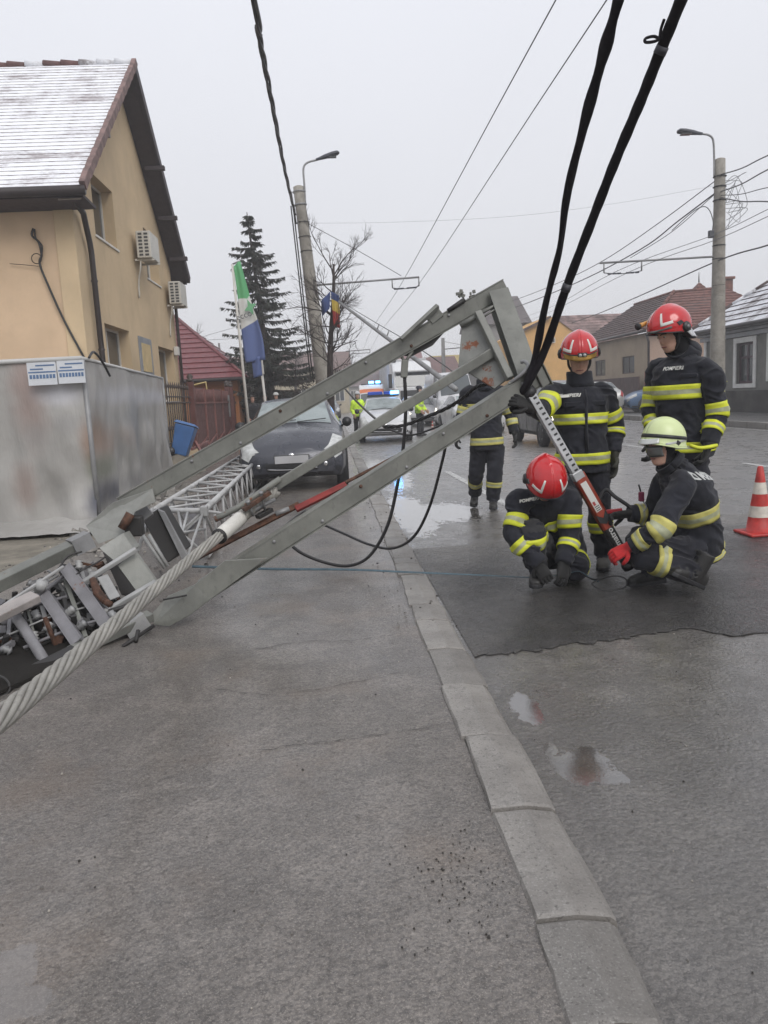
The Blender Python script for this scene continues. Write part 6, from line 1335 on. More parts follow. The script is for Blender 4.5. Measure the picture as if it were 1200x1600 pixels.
car('silver_saloon', 'silver saloon car with headlamps on beside the standing police officer', 'car', SEDAN, (4.25, 36, ZR), R(0), paint('silver_paint', (.33, .33, .34), .3, .3, .3), wheels=(.85, 3.5), lit=True, scr=M_cgl, grille='smile')
car('dark_saloon', 'small dark car parked far off on the left beyond the ambulance', 'car', SEDAN, (-.2, 58, ZR + .06), R(0), paint('far_dark_paint', (.07, .07, .075), .3, .3, .3), wheels=(.85, 3.5))
car('silver_hatchback', 'silver hatchback parked with its tail lamps towards us by the brown fence', 'car', HATCH, (12.2, 37.6, .12), R(180), paint('pale_silver_paint', (.40, .40, .39), .3, .3, .35))
car('blue_car', 'blue hatchback parked across by the red fence', 'car', HATCH, (13.35, 34.6, .12), R(-100), paint('blue_car_paint', (.075, .14, .25), .28, .2, .3))
# ---- white truck ----
tk = empty('white_truck', (5.4, 50, ZR), 'white heavy truck with high cab waiting in the distance', 'truck'); M_tw = paint('truck_white', (.66, .67, .68), .35, 0, .15); tz = ZR
def cbox(nm, m_, a, b, par=None, bev=.08): mb = MB(); mb.bbox(a, b); return mb.build(nm, m_, par or tk, bevel=bev)
x0, x1 = 4.12, 6.68
mb = MB(); mb.prism([(x0, 50.0, .9), (x0, 49.95, 1.9), (x0, 50.35, 3.0), (x0, 50.9, 3.55), (x0, 52.2, 3.7), (x0, 52.2, .9)], (x1 - x0, 0, 0)); cab = mb.build('cab', M_tw, tk, bevel=.10)
mb = MB(); mb.quad((x0 + .12, 49.935, 2.0), (x1 - .12, 49.935, 2.0), (x1 - .18, 50.28, 2.88), (x0 + .18, 50.28, 2.88)); mb.build('windscreen', M_cgl, cab)
cbox('sun_visor', M_tw, (x0 + .1, 49.95, 2.92), (x1 - .1, 50.3, 3.04), cab, .03); cbox('bumper', M_tw, (x0, 49.85, .25), (x1, 50.3, .9), tk, .06); cbox('grille', M_blk, (x0 + .4, 49.90, 1.0), (x1 - .4, 49.94, 1.75), cab, .02)
for sx in (x0 + .12, x1 - .55): cbox('headlight', M_hl, (sx, 49.83, .55), (sx + .43, 49.86, .8), tk, .01)
for sx in (x0 - .32, x1 + .08): cbox('mirror', M_blk, (sx, 50.1, 1.95), (sx + .24, 50.3, 2.85), cab, .04)
cbox('roof_lamp', M_blk, (x0 - .05, 50.9, 3.6), (x0 + .3, 51.3, 3.95), cab, .04); cbox('trailer', mat('trailer_sheet', (.45, .45, .46), .6), (x0, 53.2, 1.2), (x1, 64, 3.9), tk, .05)
for yy in (50.9, 54.5, 60, 61.4):
    for sx in (x0 + .12, x1 - .12):
        mb = MB(); mb.lathe([(0, -.12), (.3, -.12), (.48, -.14), (.5, 0), (.48, .14), (.3, .12), (0, .12)], (sx, yy, tz + .5), (1, 0, 0), 20, (0, 0, 1)); mb.build('wheel', M_tyre, tk)
cbox('chassis', M_blk, (x0 + .3, 50.3, .55), (x1 - .3, 63, 1.15), tk, .02)
# ---- traffic cones ----
M_cr = mat('cone_red_orange', (.44, .03, .024), .5, var=.3, vs=10); M_cw = mat('cone_reflective_white', (.62, .57, .50), .45, var=.2, vs=14)
def cone(loc, s, label):
    e = empty('traffic_cone', loc, label, 'traffic cone', 'red and white traffic cones'); b = V(loc)
    mb = MB(); mb.bbox((b.x - .17 * s, b.y - .17 * s, b.z), (b.x + .17 * s, b.y + .17 * s, b.z + .03 * s)); mb.build('base', M_cr, e, bevel=.012 * s)
    R_ = lambda h: .125 - .095 * (h / .62)
    hs_ = [(.03, .17, 0), (.17, .275, 1), (.275, .39, 0), (.39, .50, 1), (.50, .64, 0)]
    for a, c_, k in hs_:
        mb = MB(); pr = [(R_(a) * s + (.001 if k else 0), a * s), (R_(c_) * s + (.001 if k else 0), c_ * s)]
        if a == .03: pr = [(.145 * s, .03 * s)] + pr
        if c_ > .6: pr += [(R_(c_) * s * .7, c_ * s + .012 * s), (0, c_ * s + .014 * s)]
        mb.lathe(pr, b, n=24); mb.build('white_sleeve' if k else 'cone_band', M_cw if k else M_cr, e)
    return e
cone((3.945,6.871,-0.055), .98, 'red and white striped traffic cone standing on the dark asphalt at the right edge')
cone((4.228,32.452,-0.06), .55, 'tiny red traffic cone far off on the road near the police officer')

# ================= PEOPLE =================
def fabric(name, col, rough=.85, bs=220):
    n = N(name); c = n.mix(n.ramp(n.noise(6, 5, .65), .3, .7), tuple(t * .7 for t in col), tuple(t * 1.35 for t in col)); c = n.mix(n.ramp(n.noise(bs, 2), .5, .7, 0, .25), c, tuple(t * 1.9 for t in col))
    n.bump(n.math('ADD', n.noise(bs, 2), n.math('MULTIPLY', n.noise(28, 4, .6), 2.2)), .35, .004); return n.out(c, rough, 0, Specular_IOR_Level=.25, Sheen_Weight=.12)
M_navy = fabric('navy_turnout_cloth', (.0155, .0165, .0225)); M_trs = fabric('navy_trouser_cloth', (.0145, .015, .0205)); M_hood = fabric('black_hood', (.012, .012, .014)); M_knee = fabric('grey_knee_pad', (.035, .035, .037))
M_glv = fabric('dark_glove', (.018, .018, .018), .7); M_glv2 = fabric('olive_glove', (.045, .045, .035), .7); M_redglv = fabric('red_glove', (.42, .018, .02), .6)
M_boot = mat('black_boot_leather', (.022, .021, .02), .55, var=.3, bump=.3); M_boot2 = mat('dusty_boot', (.10, .095, .085), .75, var=.3, bump=.3)
M_yelb = mat('fluorescent_yellow', (.62, .66, .035), .6, var=.12, vs=15); M_yelo = mat('dull_reflective_yellow', (.50, .46, .13), .6, var=.18, vs=15); M_slv = mat('silver_reflective', (.37, .385, .25), .45, var=.18, vs=20)
n = N('skin'); M_skin = n.out(n.mix(n.ramp(n.noise(18, 4), .3, .7), (.47, .27, .20), (.58, .36, .275)), .5, 0, Subsurface_Weight=.08)
M_hair = mat('dark_hair', (.03, .022, .018), .7); M_lip = mat('lips', (.20, .075, .065), .5); M_eyew = mat('eye_white', (.5, .48, .45), .3); M_eyed = mat('eye_dark', (.015, .012, .01), .2)
M_hvis = fabric('hi_vis_lime', (.50, .72, .05), .7)
def ring_loft(rings, n=20, sq=2.0):
    """rings: (centre, half-axis a, half-axis b); returns closed verts, faces"""
    vs = []; k = len(rings)
    for c, a, b in rings:
        for j in range(n):
            g = 2 * math.pi * j / n; cx, sx_ = math.cos(g), math.sin(g)
            e_ = 2 / sq; vs.append(c + a * math.copysign(abs(cx) ** e_, cx) + b * math.copysign(abs(sx_) ** e_, sx_))
    fs = [(i * n + j, i * n + (j + 1) % n, (i + 1) * n + (j + 1) % n, (i + 1) * n + j) for i in range(k - 1) for j in range(n)] + [tuple(range(n - 1, -1, -1)), tuple(range((k - 1) * n, k * n))]
    return vs, fs
def limb_rings(pts, rad, sub=7, flat=1.0, fd=None):
    P = catmull(pts, sub); m = len(pts); rr_ = np.interp(np.linspace(0, m - 1, len(P)), np.arange(m), rad); out = []; a = None
    for i, p in enumerate(P):
        t = (P[min(i + 1, len(P) - 1)] - P[max(i - 1, 0)]).normalized()
        if a is None: _, a, b = frame_of(t, fd or (0, -1, .2))
        else: a = (a - t * a.dot(t)).normalized()
        b = a.cross(t); out.append((p, a * float(rr_[i]), b * float(rr_[i]) * flat))
    return out
class Person:
    def __init__(s, name, label, base, voxel=.0065, mats=None, cat='person', group=None):
        s.e = empty(name, base, label, cat, group); s.v = []; s.f = []; s.reg = []; s.vox = voxel; s.limbs = {}
    def part(s, region, rings, n=20, sq=2.0, key=None):
        vs, fs = ring_loft(rings, n, sq); b = len(s.v); s.v += vs; s.f += [[b + i for i in f] for f in fs]; s.reg += [region] * len(vs)
        if key: s.limbs[key] = rings
    def finish(s, mats, fold=.006, face=None, seed=0):
        me = bpy.data.meshes.new('tmp'); me.from_pydata([tuple(p) for p in s.v], [], s.f); me.update()
        o = bpy.data.objects.new('tmp', me); COL.objects.link(o)
        bm_ = bmesh.new(); bm_.from_mesh(me); bmesh.ops.recalc_face_normals(bm_, faces=bm_.faces); bm_.to_mesh(me); bm_.free()
        q = o.modifiers.new('r', 'REMESH'); q.mode = 'VOXEL'; q.voxel_size = s.vox; q.adaptivity = 0
        q = o.modifiers.new('s', 'SMOOTH'); q.factor = .5; q.iterations = 4
        dg = bpy.context.evaluated_depsgraph_get(); res = bpy.data.meshes.new_from_object(o.evaluated_get(dg)); bpy.data.objects.remove(o); bpy.data.meshes.remove(me)
        kd = KDTree(len(s.v))
        for i, p in enumerate(s.v): kd.insert(p, i)
        kd.balance()
        regs = [s.reg[kd.find(v.co)[1]] for v in res.vertices]
        nr = [v.normal.copy() for v in res.vertices]
        sd = Vector((seed * 3.1, seed * 1.7, seed))
        for i, v in enumerate(res.vertices):
            if regs[i] in ('jacket', 'trousers') and fold:
                p = v.co + sd
                a = 1 - abs(mnoise.noise(Vector((p.x * 6, p.y * 6, p.z * 8.5)))) * 2.2; b = mnoise.noise(Vector((p.x * 13, p.y * 13, p.z * 19)) )
                g1 = mnoise.noise(Vector((p.x * 3.0, p.y * 3.0, p.z * 4.5 + 2.5 * p.x))); rid = 1 - abs(mnoise.noise(Vector((p.x * 4.2 + g1, p.y * 4.2, p.z * 10 + g1 * 2.5)))) * 2.6
                v.co += nr[i] * (fold * (a * .9 + b * .7 + max(-.6, rid) * 1.3 - .8) + fold * 1.1 * g1)
        names = list(mats.keys()); 
        for k in names: res.materials.append(mats[k])
        idx = []
        for p in res.polygons:
            r_ = regs[p.vertices[0]]
            if r_ == 'head' and face:
                c = p.center - face['c']; fz = c.dot(face['f']); uz = c.dot(face['u']); sz = abs(c.dot(face['s']))
                r_ = 'skin' if (fz > .028 + face.get('cut', 0) and uz > -.125 and uz < .06 and sz < .068) else face.get('rest', 'hood')
            if r_ not in names: r_ = names[0]
            idx.append(names.index(r_))
        res.polygons.foreach_set('material_index', idx); res.polygons.foreach_set('use_smooth', [True] * len(idx))
        s.bvh = BVHTree.FromPolygons([v.co.copy() for v in res.vertices], [tuple(p.vertices) for p in res.polygons])
        L = wloc(s.e); res.transform(Matrix.Translation(-L)); res.name = 'body'
        ob = bpy.data.objects.new('body', res); COL.objects.link(ob); ob.parent = s.e; s.body = ob; return ob
    def ringpts(s, key, t, off, n=44, lim=1.5):
        rg = s.limbs[key]; x = t * (len(rg) - 1); i = min(int(x), len(rg) - 2); w = x - i
        c = rg[i][0].lerp(rg[i + 1][0], w); a = rg[i][1].lerp(rg[i + 1][1], w); b = rg[i][2].lerp(rg[i + 1][2], w); out = []
        for j in range(n):
            g = 2 * math.pi * j / n; d = a * math.cos(g) + b * math.sin(g); L = d.length; dn = d / L; st = c + d * lim
            h = s.bvh.ray_cast(st, -dn, L * lim)
            p = h[0] + dn * off if h[0] is not None and (h[0] - c).dot(dn) > L * .55 else c + d * .97
            out.append((p - c).dot(dn))
        out = [sorted([out[(j - 1) % n], out[j], out[(j + 1) % n]])[1] for j in range(n)]
        return [c + (a * math.cos(2 * math.pi * j / n) + b * math.sin(2 * math.pi * j / n)).normalized() * out[j] for j in range(n)]
    def band(s, key, t0, t1, my=None, ms=None, off=.006, name='reflective_band', rows=(0, .16, .34, .5, .66, .84, 1), lim=1.5):
        n_ = 44; R0 = [s.ringpts(key, t0 + (t1 - t0) * r, off, n_, lim) for r in rows]; mb = MB(); mb.smooth = True
        vs = [p for r in R0 for p in r]
        for i in range(len(rows) - 1):
            mid = (rows[i] + rows[i + 1]) / 2; mb.m = 1 if .34 < mid < .66 else 0
            mb.add([], [])
        base = len(mb.v); mb.v += [tuple(p) for p in vs]
        for i in range(len(rows) - 1):
            mid = (rows[i] + rows[i + 1]) / 2
            for j in range(n_):
                mb.f.append([i * n_ + j, i * n_ + (j + 1) % n_, (i + 1) * n_ + (j + 1) % n_, (i + 1) * n_ + j]); mb.mi.append(1 if .34 < mid < .66 else 0); mb.sm.append(True)
        return mb.build(name, [my or M_yelb, ms or M_slv], s.e, solid=.004)
    def torso(s, P, Nk, side0, side1, w=1.0, hem=.12, fwd=None, lean=None, region='jacket'):
        P, Nk = V(P), V(Nk); ax = (Nk - P).normalized(); prof = [(-hem, .205, .165), (-.02, .205, .165), (.12, .200, .158), (.30, .195, .152), (.50, .208, .160), (.68, .225, .165), (.82, .222, .145), (.91, .165, .115), (.97, .095, .09), (1.03, .07, .078)]
        L = (Nk - P).length; rings = []; mid = lean or Vector((0, 0, 0))
        for t, a, b in prof:
            q = t if t > 0 else t / L * 1.0
            s_ = V(side0).lerp(V(side1), max(0, min(1, q))).normalized(); s_ = (s_ - ax * s_.dot(ax)).normalized(); f_ = s_.cross(ax)
            c = P + (Nk - P) * q + mid * (4 * max(0, q) * (1 - max(0, q)))
            rings.append((c, s_ * a * w, f_ * b * w))
        dense = []
        for i in range(len(rings) - 1):
            for k in range(4):
                t = k / 4; dense.append(tuple(x.lerp(y, t) for x, y in zip(rings[i], rings[i + 1])))
        dense.append(rings[-1]); s.part(region, dense, 28, 2.3, 'torso'); s.tor = dense
    def arm(s, key, sh, el, wr, k=1.0, region='jacket'):
        sh, el, wr = V(sh), V(el), V(wr); nk = s.tor[-1][0]; si = sh.lerp(nk, .55) - (nk - s.tor[0][0]).normalized() * .03; pts = [si, sh, sh.lerp(el, .5), el, el.lerp(wr, .5), wr]
        rg = limb_rings(pts, [.062 * k, .088 * k, .081 * k, .072 * k, .067 * k, .058 * k]); s.part(region, rg, 18, 2.0); s.limbs[key] = rg[7:]
    def leg(s, key, hip, kn, an, k=1.0, region='trousers'):
        hip, kn, an = V(hip), V(kn), V(an); pts = [hip, hip.lerp(kn, .5), kn, kn.lerp(an, .5), an]
        s.part(region, limb_rings(pts, [.118 * k, .108 * k, .092 * k, .088 * k, .082 * k]), 18, 2.0, key)
    def boot(s, an, toe, up=(0, 0, 1), L=.20):
        an = V(an); d = (V(toe) - an); u = V(up).normalized(); d = (d - u * d.dot(u)).normalized(); sd = d.cross(u)
        R_ = []
        for t, w, h, zz in ((-.095, .030, .03, .045), (-.08, .042, .05, .055), (-.03, .046, .06, .06), (.05, .046, .055, .055), (.12, .050, .042, .042), (.175, .045, .034, .035), (.205, .025, .022, .028)):
            R_.append((an + d * t - u * (.11 - zz), sd * w, u * h))
        s.part('boot', R_, 16, 2.8); s.part('boot', [(an - u * .06, sd * .05, d * .058), (an + u * .04, sd * .055, d * .06), (an + u * .12, sd * .06, d * .062)], 14)
        mb = MB(); poly = []
        for t, w in ((-.10, .02), (-.09, .040), (-.03, .047), (.05, .046), (.12, .053), (.18, .046), (.21, .02)): poly.append((t, w))
        pts = [an + d * t + sd * w - u * .112 for t, w in poly] + [an + d * t - sd * w - u * .112 for t, w in poly[::-1]]; mb.prism(pts, u * .028); mb.build('boot_sole', M_blk, s.e, bevel=.005)
    def head(s, c, f, up=(0, 0, 1), hood=True, k=1.0):
        c, f, u = V(c), V(f).normalized(), V(up); u = (u - f * u.dot(f)).normalized(); sd = f.cross(u)
        s.hc, s.hf, s.hu, s.hs = c, f, u, sd
        R_ = [(c - u * .125 * k + f * .045 * k, sd * .025 * k, f * .030 * k), (c - u * .112 * k + f * .032 * k, sd * .045 * k, f * .056 * k), (c - u * .08 * k + f * .018 * k, sd * .060 * k, f * .078 * k), (c - u * .04 * k + f * .010 * k, sd * .069 * k, f * .088 * k), (c + f * .004 * k, sd * .073 * k, f * .094 * k), (c + u * .04 * k, sd * .075 * k, f * .097 * k), (c + u * .08 * k - f * .004, sd * .068 * k, f * .086 * k), (c + u * .108 * k - f * .006, sd * .045 * k, f * .058 * k), (c + u * .12 * k - f * .006, sd * .018 * k, f * .025 * k)]
        s.part('head', R_, 24)
        s.part('head', [(c + f * .088 * k + u * .018 * k, sd * .007, u * .007), (c + f * .097 * k - u * .008 * k, sd * .011, u * .010), (c + f * .112 * k - u * .030 * k, sd * .014, u * .011), (c + f * .098 * k - u * .043 * k, sd * .012, u * .008)], 10)
        s.part('head', [(c + f * .078 * k + u * .03 * k - sd * .05, f * .012, u * .012), (c + f * .093 * k + u * .03 * k, f * .011, u * .010), (c + f * .078 * k + u * .03 * k + sd * .05, f * .012, u * .012)], 8)
        s.part('head', [(c + f * .070 * k - u * .072 * k - sd * .02, f * .012, u * .010), (c + f * .088 * k - u * .070 * k, f * .012, u * .014), (c + f * .070 * k - u * .072 * k + sd * .02, f * .012, u * .010)], 8)
    def face_bits(s):
        c, f, u, sd = s.hc, s.hf, s.hu, s.hs
        for g in (-1, 1):
            mb = MB(); mb.smooth = True; p = c + f * .0855 + sd * g * .031 + u * .006; vs, fs = ring_loft([(p - sd * .014, f * .001, u * .001), (p - sd * .008, f * .006, u * .005), (p, f * .008, u * .007), (p + sd * .008, f * .006, u * .005), (p + sd * .014, f * .001, u * .001)], 10); mb.add(vs, fs); ey = mb.build('eye', M_eyew, s.e)
            mb = MB(); mb.smooth = True; p = p + f * .0055; vs, fs = ring_loft([(p - f * .001, sd * .0055, u * .0055), (p + f * .003, sd * .004, u * .004)], 10); mb.add(vs, fs); mb.build('pupil', M_eyed, ey)
            mb = MB(); mb.tube(catmull([c + f * .102 + sd * g * .012 + u * .026, c + f * .099 + sd * g * .03 + u * .032, c + f * .080 + sd * g * .052 + u * .026], 3), .0045, 6); mb.build('eyebrow', M_hair, s.e)
        mb = MB(); mb.tube(catmull([c + f * .088 - u * .071 - sd * .024, c + f * .1025 - u * .068, c + f * .088 - u * .071 + sd * .024], 4), .0050, 6); mb.build('mouth', M_lip, s.e)
    def neck(s, region='hood'):
        a = s.tor[-1][0]; c = s.hc - s.hu * .07 - s.hf * .015; s.part(region, limb_rings([s.tor[-6][0], a, a.lerp(c, .6), c], [.10, .080, .070, .064]), 16)
    def glove(s, wr, d, pn, curl=.9, m=None, thumb=1, spread=.0, name='glove', k=1.08):
        """wrist, direction of the hand, direction the palm faces; thumb = +-1 picks its side"""
        wr, d, pn = V(wr), V(d).normalized(), V(pn); pn = (pn - d * pn.dot(d)).normalized(); sd = d.cross(pn).normalized() * thumb; mb = MB(); mb.smooth = True
        R_ = [(wr - d * .055, sd * .046, pn * .042), (wr - d * .02, sd * .040, pn * .034), (wr + d * .01 * k, sd * .036 * k, pn * .022 * k), (wr + d * .05 * k, sd * .045 * k, pn * .020 * k), (wr + d * .09 * k, sd * .045 * k, pn * .017 * k), (wr + d * .102 * k, sd * .038 * k, pn * .011 * k)]
        mb.add(*ring_loft(R_, 16, 2.6))
        for i, ln in enumerate((.072, .082, .078, .062)):
            q = wr + d * .092 * k + sd * (1.5 - i) * .0225 * k; dr = (d + sd * (1.5 - i) * spread).normalized(); pts = [q - dr * .02, q]; ang = 0
            for seg, fr_ in enumerate((.42, .32, .26)):
                ang += curl * (.55, 1.0, .8)[seg]; v_ = dr * math.cos(ang) + pn * math.sin(ang); pts.append(pts[-1] + v_ * ln * fr_ * k)
            mb.add(*ring_loft(limb_rings(pts, [.0125 * k, .0128 * k, .012 * k, .0115 * k, .0095 * k], 3), 10))
        q = wr + d * .025 * k + sd * .034 * k; t1 = (d * .55 + sd * .75 + pn * .35).normalized(); t2 = (d * .85 + sd * .25 + pn * .55).normalized(); t3 = (d * .8 - sd * .1 + pn * .75).normalized()
        mb.add(*ring_loft(limb_rings([q - t1 * .02, q + t1 * .028 * k, q + t1 * .028 * k + t2 * .033 * k, q + t1 * .028 * k + t2 * .033 * k + t3 * .024 * k], [.016 * k, .0155 * k, .0135 * k, .010 * k], 3), 10))
        return mb.build(name, m or M_glv, s.e)
    def collar(s):
        a = s.tor[-1][0]; c = s.hc - s.hu * .10 - s.hf * .015; ax = (c - a).normalized(); mb = MB(); mb.smooth = True; rows = []
        s_ = s.tor[-1][1].normalized(); f_ = s_.cross(ax).normalized(); L = (c - a).length
        for t, r_ in ((-.35, .108), (0, .098), (.35, .094), (.7, .094), (.85, .089)): rows.append([a + ax * L * t + (s_ * math.cos(g) + f_ * math.sin(g)) * r_ for g in [2 * math.pi * j / 24 for j in range(25)]])
        mb.grid(rows); return mb.build('collar', M_navy, s.e, solid=.012)
    def ontorso(s, t, ang, off=.004):
        """point and normal on the torso surface, ang from the front (0) towards the person's left (+)"""
        x = t * (len(s.tor) - 1); i = int(x); c, a, b = s.tor[i]; d = (b.normalized() * math.cos(ang) + a.normalized() * math.sin(ang)); h = s.bvh.ray_cast(c + d * .32, -d, .32)
        if h[0] is None: return c + d * .15, d
        return h[0] + h[1] * off, d
    def text_on(s, body, size, t, ang, mat_, up, name, parent=None, bold=.0):
        p, d = s.ontorso(t, ang, .0); u = V(up); u = (u - d * u.dot(d)).normalized(); x = u.cross(d).normalized(); o = text_mesh(body, size, mat_, basis(p + d * .02, x, u, d), name, s.e, .0, bold=bold)
        L = wloc(s.e)
        for v in o.data.vertices:
            w = v.co + L; h = s.bvh.ray_cast(w + d * .15, -d, .4)
            if h[0] is None: h = s.bvh.find_nearest(w)
            v.co = h[0] + d * .0055 - L
        return o
def helmet(pr, shell, style='jet', visor=None, emblem=True, tilt=0.0, dome=(.140, .168, .150), neck_cloth=None, lift=.052):
    c, f, u, sd = pr.hc + pr.hu * lift - pr.hf * .012, pr.hf, pr.hu, pr.hs
    if tilt: q_ = Matrix.Rotation(tilt, 3, sd); f, u = q_ @ f, q_ @ u
    A_s, A_f, A_u = dome
    def amax(th):
        x = math.cos(th)                       # 1 front, -1 back
        if style == 'jet': return R(88 + 26 * (1 - max(0, x)) ** .8 if x > 0 else 114 + 8 * (-x))
        return R(88 + 26 * (1 - max(0, x)) if x > 0 else 114 + 14 * (-x))
    def D(th, al, k=1.0):
        comb = .010 * math.exp(-(math.sin(th) * math.sin(al) / .16) ** 2) if style == 'jet' and al < R(80) else 0
        brim = .020 * max(0, (al / amax(th) - .88) / .12) if style == 'brim' else .006 * max(0, (al / amax(th) - .93) / .07)
        if style == 'brim' and math.cos(th) < 0: brim *= 1.6
        k2 = k * (1 + comb / .15)
        return c + (f * math.cos(th) * (A_f + brim) + sd * math.sin(th) * (A_s + brim * .6)) * math.sin(al) * k2 + u * A_u * math.cos(al) * k2 * (1.0 if al < R(90) else .9)
    mb = MB(); mb.smooth = True; nt_, na = 48, 18
    rows = [[D(2 * math.pi * i / nt_, amax(2 * math.pi * i / nt_) * (.001 + j / na)) for i in range(nt_ + 1)] for j in range(na + 1)]
    mb.grid([r[::-1] for r in rows]); h = mb.build('helmet', shell, pr.e, solid=.007)
    def patch(th0, th1, al0, al1, k, nm, m_, n1=8, n2=4, solid=.002, par=None):
        mb = MB(); mb.smooth = True; mb.grid([[D(th0 + (th1 - th0) * i / n1, al0 + (al1 - al0) * j / n2, k) for i in range(n1 + 1)] for j in range(n2 + 1)]); return mb.build(nm, m_, par or h, solid=solid)
    # rim line
    mb = MB(); mb.tube([D(2 * math.pi * i / 48, amax(2 * math.pi * i / 48) * 1.0, 1.01) for i in range(49)], .0055, 6, caps=False); mb.build('rim', M_blk if style == 'jet' else shell, h)
    return h, D, patch, amax, (c, f, u, sd)
M_hred = N('helmet_red_paint'); M_hred = M_hred.out(M_hred.mix(M_hred.ramp(M_hred.noise(14, 4), .45, .7, 0, .25), (.50, .014, .018), (.30, .01, .012)), .16, 0, Coat_Weight=.5)
M_hlime = N('helmet_lime'); M_hlime = M_hlime.out(M_hlime.mix(M_hlime.ramp(M_hlime.noise(9, 4), .4, .7, 0, .3), (.60, .68, .36), (.50, .56, .30)), .35)
M_refl = mat('white_reflective_sticker', (.66, .66, .62), .35, var=.08); M_gold = mat('amber_visor', (.50, .30, .075), .12, metal=.5, var=.1); M_clear = mat('smoky_visor', (.10, .105, .10), .08, spec=.8); M_pale = mat('clear_visor_edge', (.50, .52, .50), .12, spec=.8)
M_silvc = mat('silver_neck_cloth', (.52, .53, .54), .35, metal=.3, var=.2, vs=20)
def jet_details(H_, visor='gold', lamp=False, cloth=False, torch=False):
    h, D, patch, amax, (c, f, u, sd) = H_
    for g in (1, -1):
        # bent stripe emblem on each front quarter
        patch(g * R(30), g * R(37), R(40), R(74), 1.035, 'emblem_stroke', M_refl); patch(g * R(30), g * R(64), R(69), R(77), 1.035, 'emblem_stroke', M_refl)
        p = D(g * R(97), R(100), 1.0); o_ = (p - c).normalized(); o_ = (o_ - u * o_.dot(u)).normalized(); mb = MB(); mb.lathe([(0, .022), (.030, .020), (.038, .008), (.040, -.012)], p, o_, 20, u); e_ = mb.build('ear_disc', M_blk, h)
        mb = MB(); mb.lathe([(0, .026), (.012, .025), (.014, .018)], p, o_, 12, u); mb.build('disc_screw', M_galv, e_)
        mb = MB(); mb.prism([D(g * R(72), R(78), 1.02), D(g * R(84), R(76), 1.02), D(g * R(90), R(86), 1.02), D(g * R(76), R(88), 1.02)], o_ * .008); mb.build('hinge_cover', M_blk, h)
        patch(g * R(82), g * R(140), R(104), R(113), 1.035, 'red_guard', M_hred)
    if visor == 'gold':
        v = patch(R(-58), R(58), R(82), R(97), 1.035, 'visor', M_gold, 20, 4, .003)
        mb = MB(); mb.tube([D(R(-62 + 124 * i / 16), R(82), 1.04) for i in range(17)], .005, 6); mb.build('visor_edge', M_blk, v)
    elif visor == 'clear':
        v = patch(R(-58), R(58), R(83), R(88), 1.04, 'visor', M_clear, 20, 3, .003)
    if lamp:
        p = D(R(-4), R(80), 1.08); mb = MB(); mb.beam(p - sd * .035, p + sd * .035, .02, .03, u); l = mb.build('headlamp', M_blk, h, bevel=.006)
        for g in (-1, 1): mb = MB(); mb.lathe([(0, .014), (.011, .013), (.013, 0)], p + sd * g * .016 + f * .006, f, 12, u); mb.build('lamp_lens', M_hl, l)
    if torch:
        p = D(R(48), R(66), 1.14); mb = MB(); mb.tube([p - f * .03, p + f * .02, p + f * .055], [.017, .017, .022], 12); t_ = mb.build('helmet_torch', mat('torch_orange', (.55, .27, .06), .4), h); mb = MB(); mb.tube([p + f * .055, p + f * .075], [.024, .026], 12); mb.build('torch_bezel', M_blk, t_)
    if cloth:
        mb = MB(); mb.smooth = True; rows = []
        for j in range(6): rows.append([D(R(100 + 160 * i / 16), R(116), 1.0) - u * (.10 * j / 5) * (.5 + .5 * math.sin(math.pi * i / 16)) - f * .035 * j / 5 for i in range(17)])
        mb.grid(rows); mb.build('neck_cloth', M_silvc, h, solid=.004)
    # padded rim inside and chin strap
    return h
def chin_strap(pr):
    c, f, u, sd = pr.hc, pr.hf, pr.hu, pr.hs; mb = MB(); mb.tube(catmull([c + sd * .085 + u * .01, c + sd * .072 - u * .07 + f * .02, c - u * .128 + f * .04, c - sd * .072 - u * .07 + f * .02, c - sd * .085 + u * .01], 6), .010, 6); return mb.build('chin_strap', M_blk, pr.e)
JM = {'jacket': M_navy, 'trousers': M_trs, 'boot': M_boot, 'hood': M_hood, 'skin': M_skin, 'knee': M_knee}
def facedict(p, **k): return dict(c=p.hc, f=p.hf, u=p.hu, s=p.hs, **k)

# ---------- standing firefighter holding the ram ----------
p = Person('person', 'firefighter in red helmet with amber visor standing with one hand on the ram', (2.06,6.059,-0.06), group='firefighters in dark turnout gear'); p.lr = 1
S0 = V(1, -.05, -.02).normalized()
p.torso((1.956,5.98,0.89), (1.954,5.98,1.422), S0, S0, 1.0, hem=.16)
p.head((1.935,5.93,1.622), (-.22, -.9, -.33), (0, 0, 1)); p.neck()
p.arm('armR', (1.743,5.96,1.358), (1.561,5.68,1.247), (1.424,5.52,1.284)); p.arm('armL', (2.147,5.98,1.327), (2.243,6.02,1.08), (2.215,5.95,0.877))
p.leg('legR', (1.857,5.98,0.814), (1.835,5.93,0.405), (1.83,6.02,0.049)); p.leg('legL', (2.064,5.98,0.802), (2.089,5.96,0.401), (2.135,5.98,0.058))
p.boot((1.831,6.02,0.07), (1.772,5.9,0.036)); p.boot((2.135,5.98,0.064), (2.073,5.85,0.026))
JM1 = dict(JM); JM1['boot'] = M_boot2
p.finish(JM1, .0085, facedict(p), 1); p.face_bits(); p.collar(); chin_strap(p)
p.band('torso', .40, .49); p.band('torso', .055, .135); p.band('armR', .22, .50); p.band('armL', .25, .40); p.band('armL', .56, .69)
p.band('legL', .60, .72); p.band('legR', .60, .72)
p.glove((1.41,5.5,1.285), (-.6, -.25, .3), (.5, .3, -.3), .8, M_glv, 1); p.glove((2.211,5.94,0.842), (-.08, -.1, -1), (-.9, -.2, 0), .35, M_glv2, -1)
jet_details(helmet(p, M_hred, tilt=R(-2)), 'gold', lamp=True)
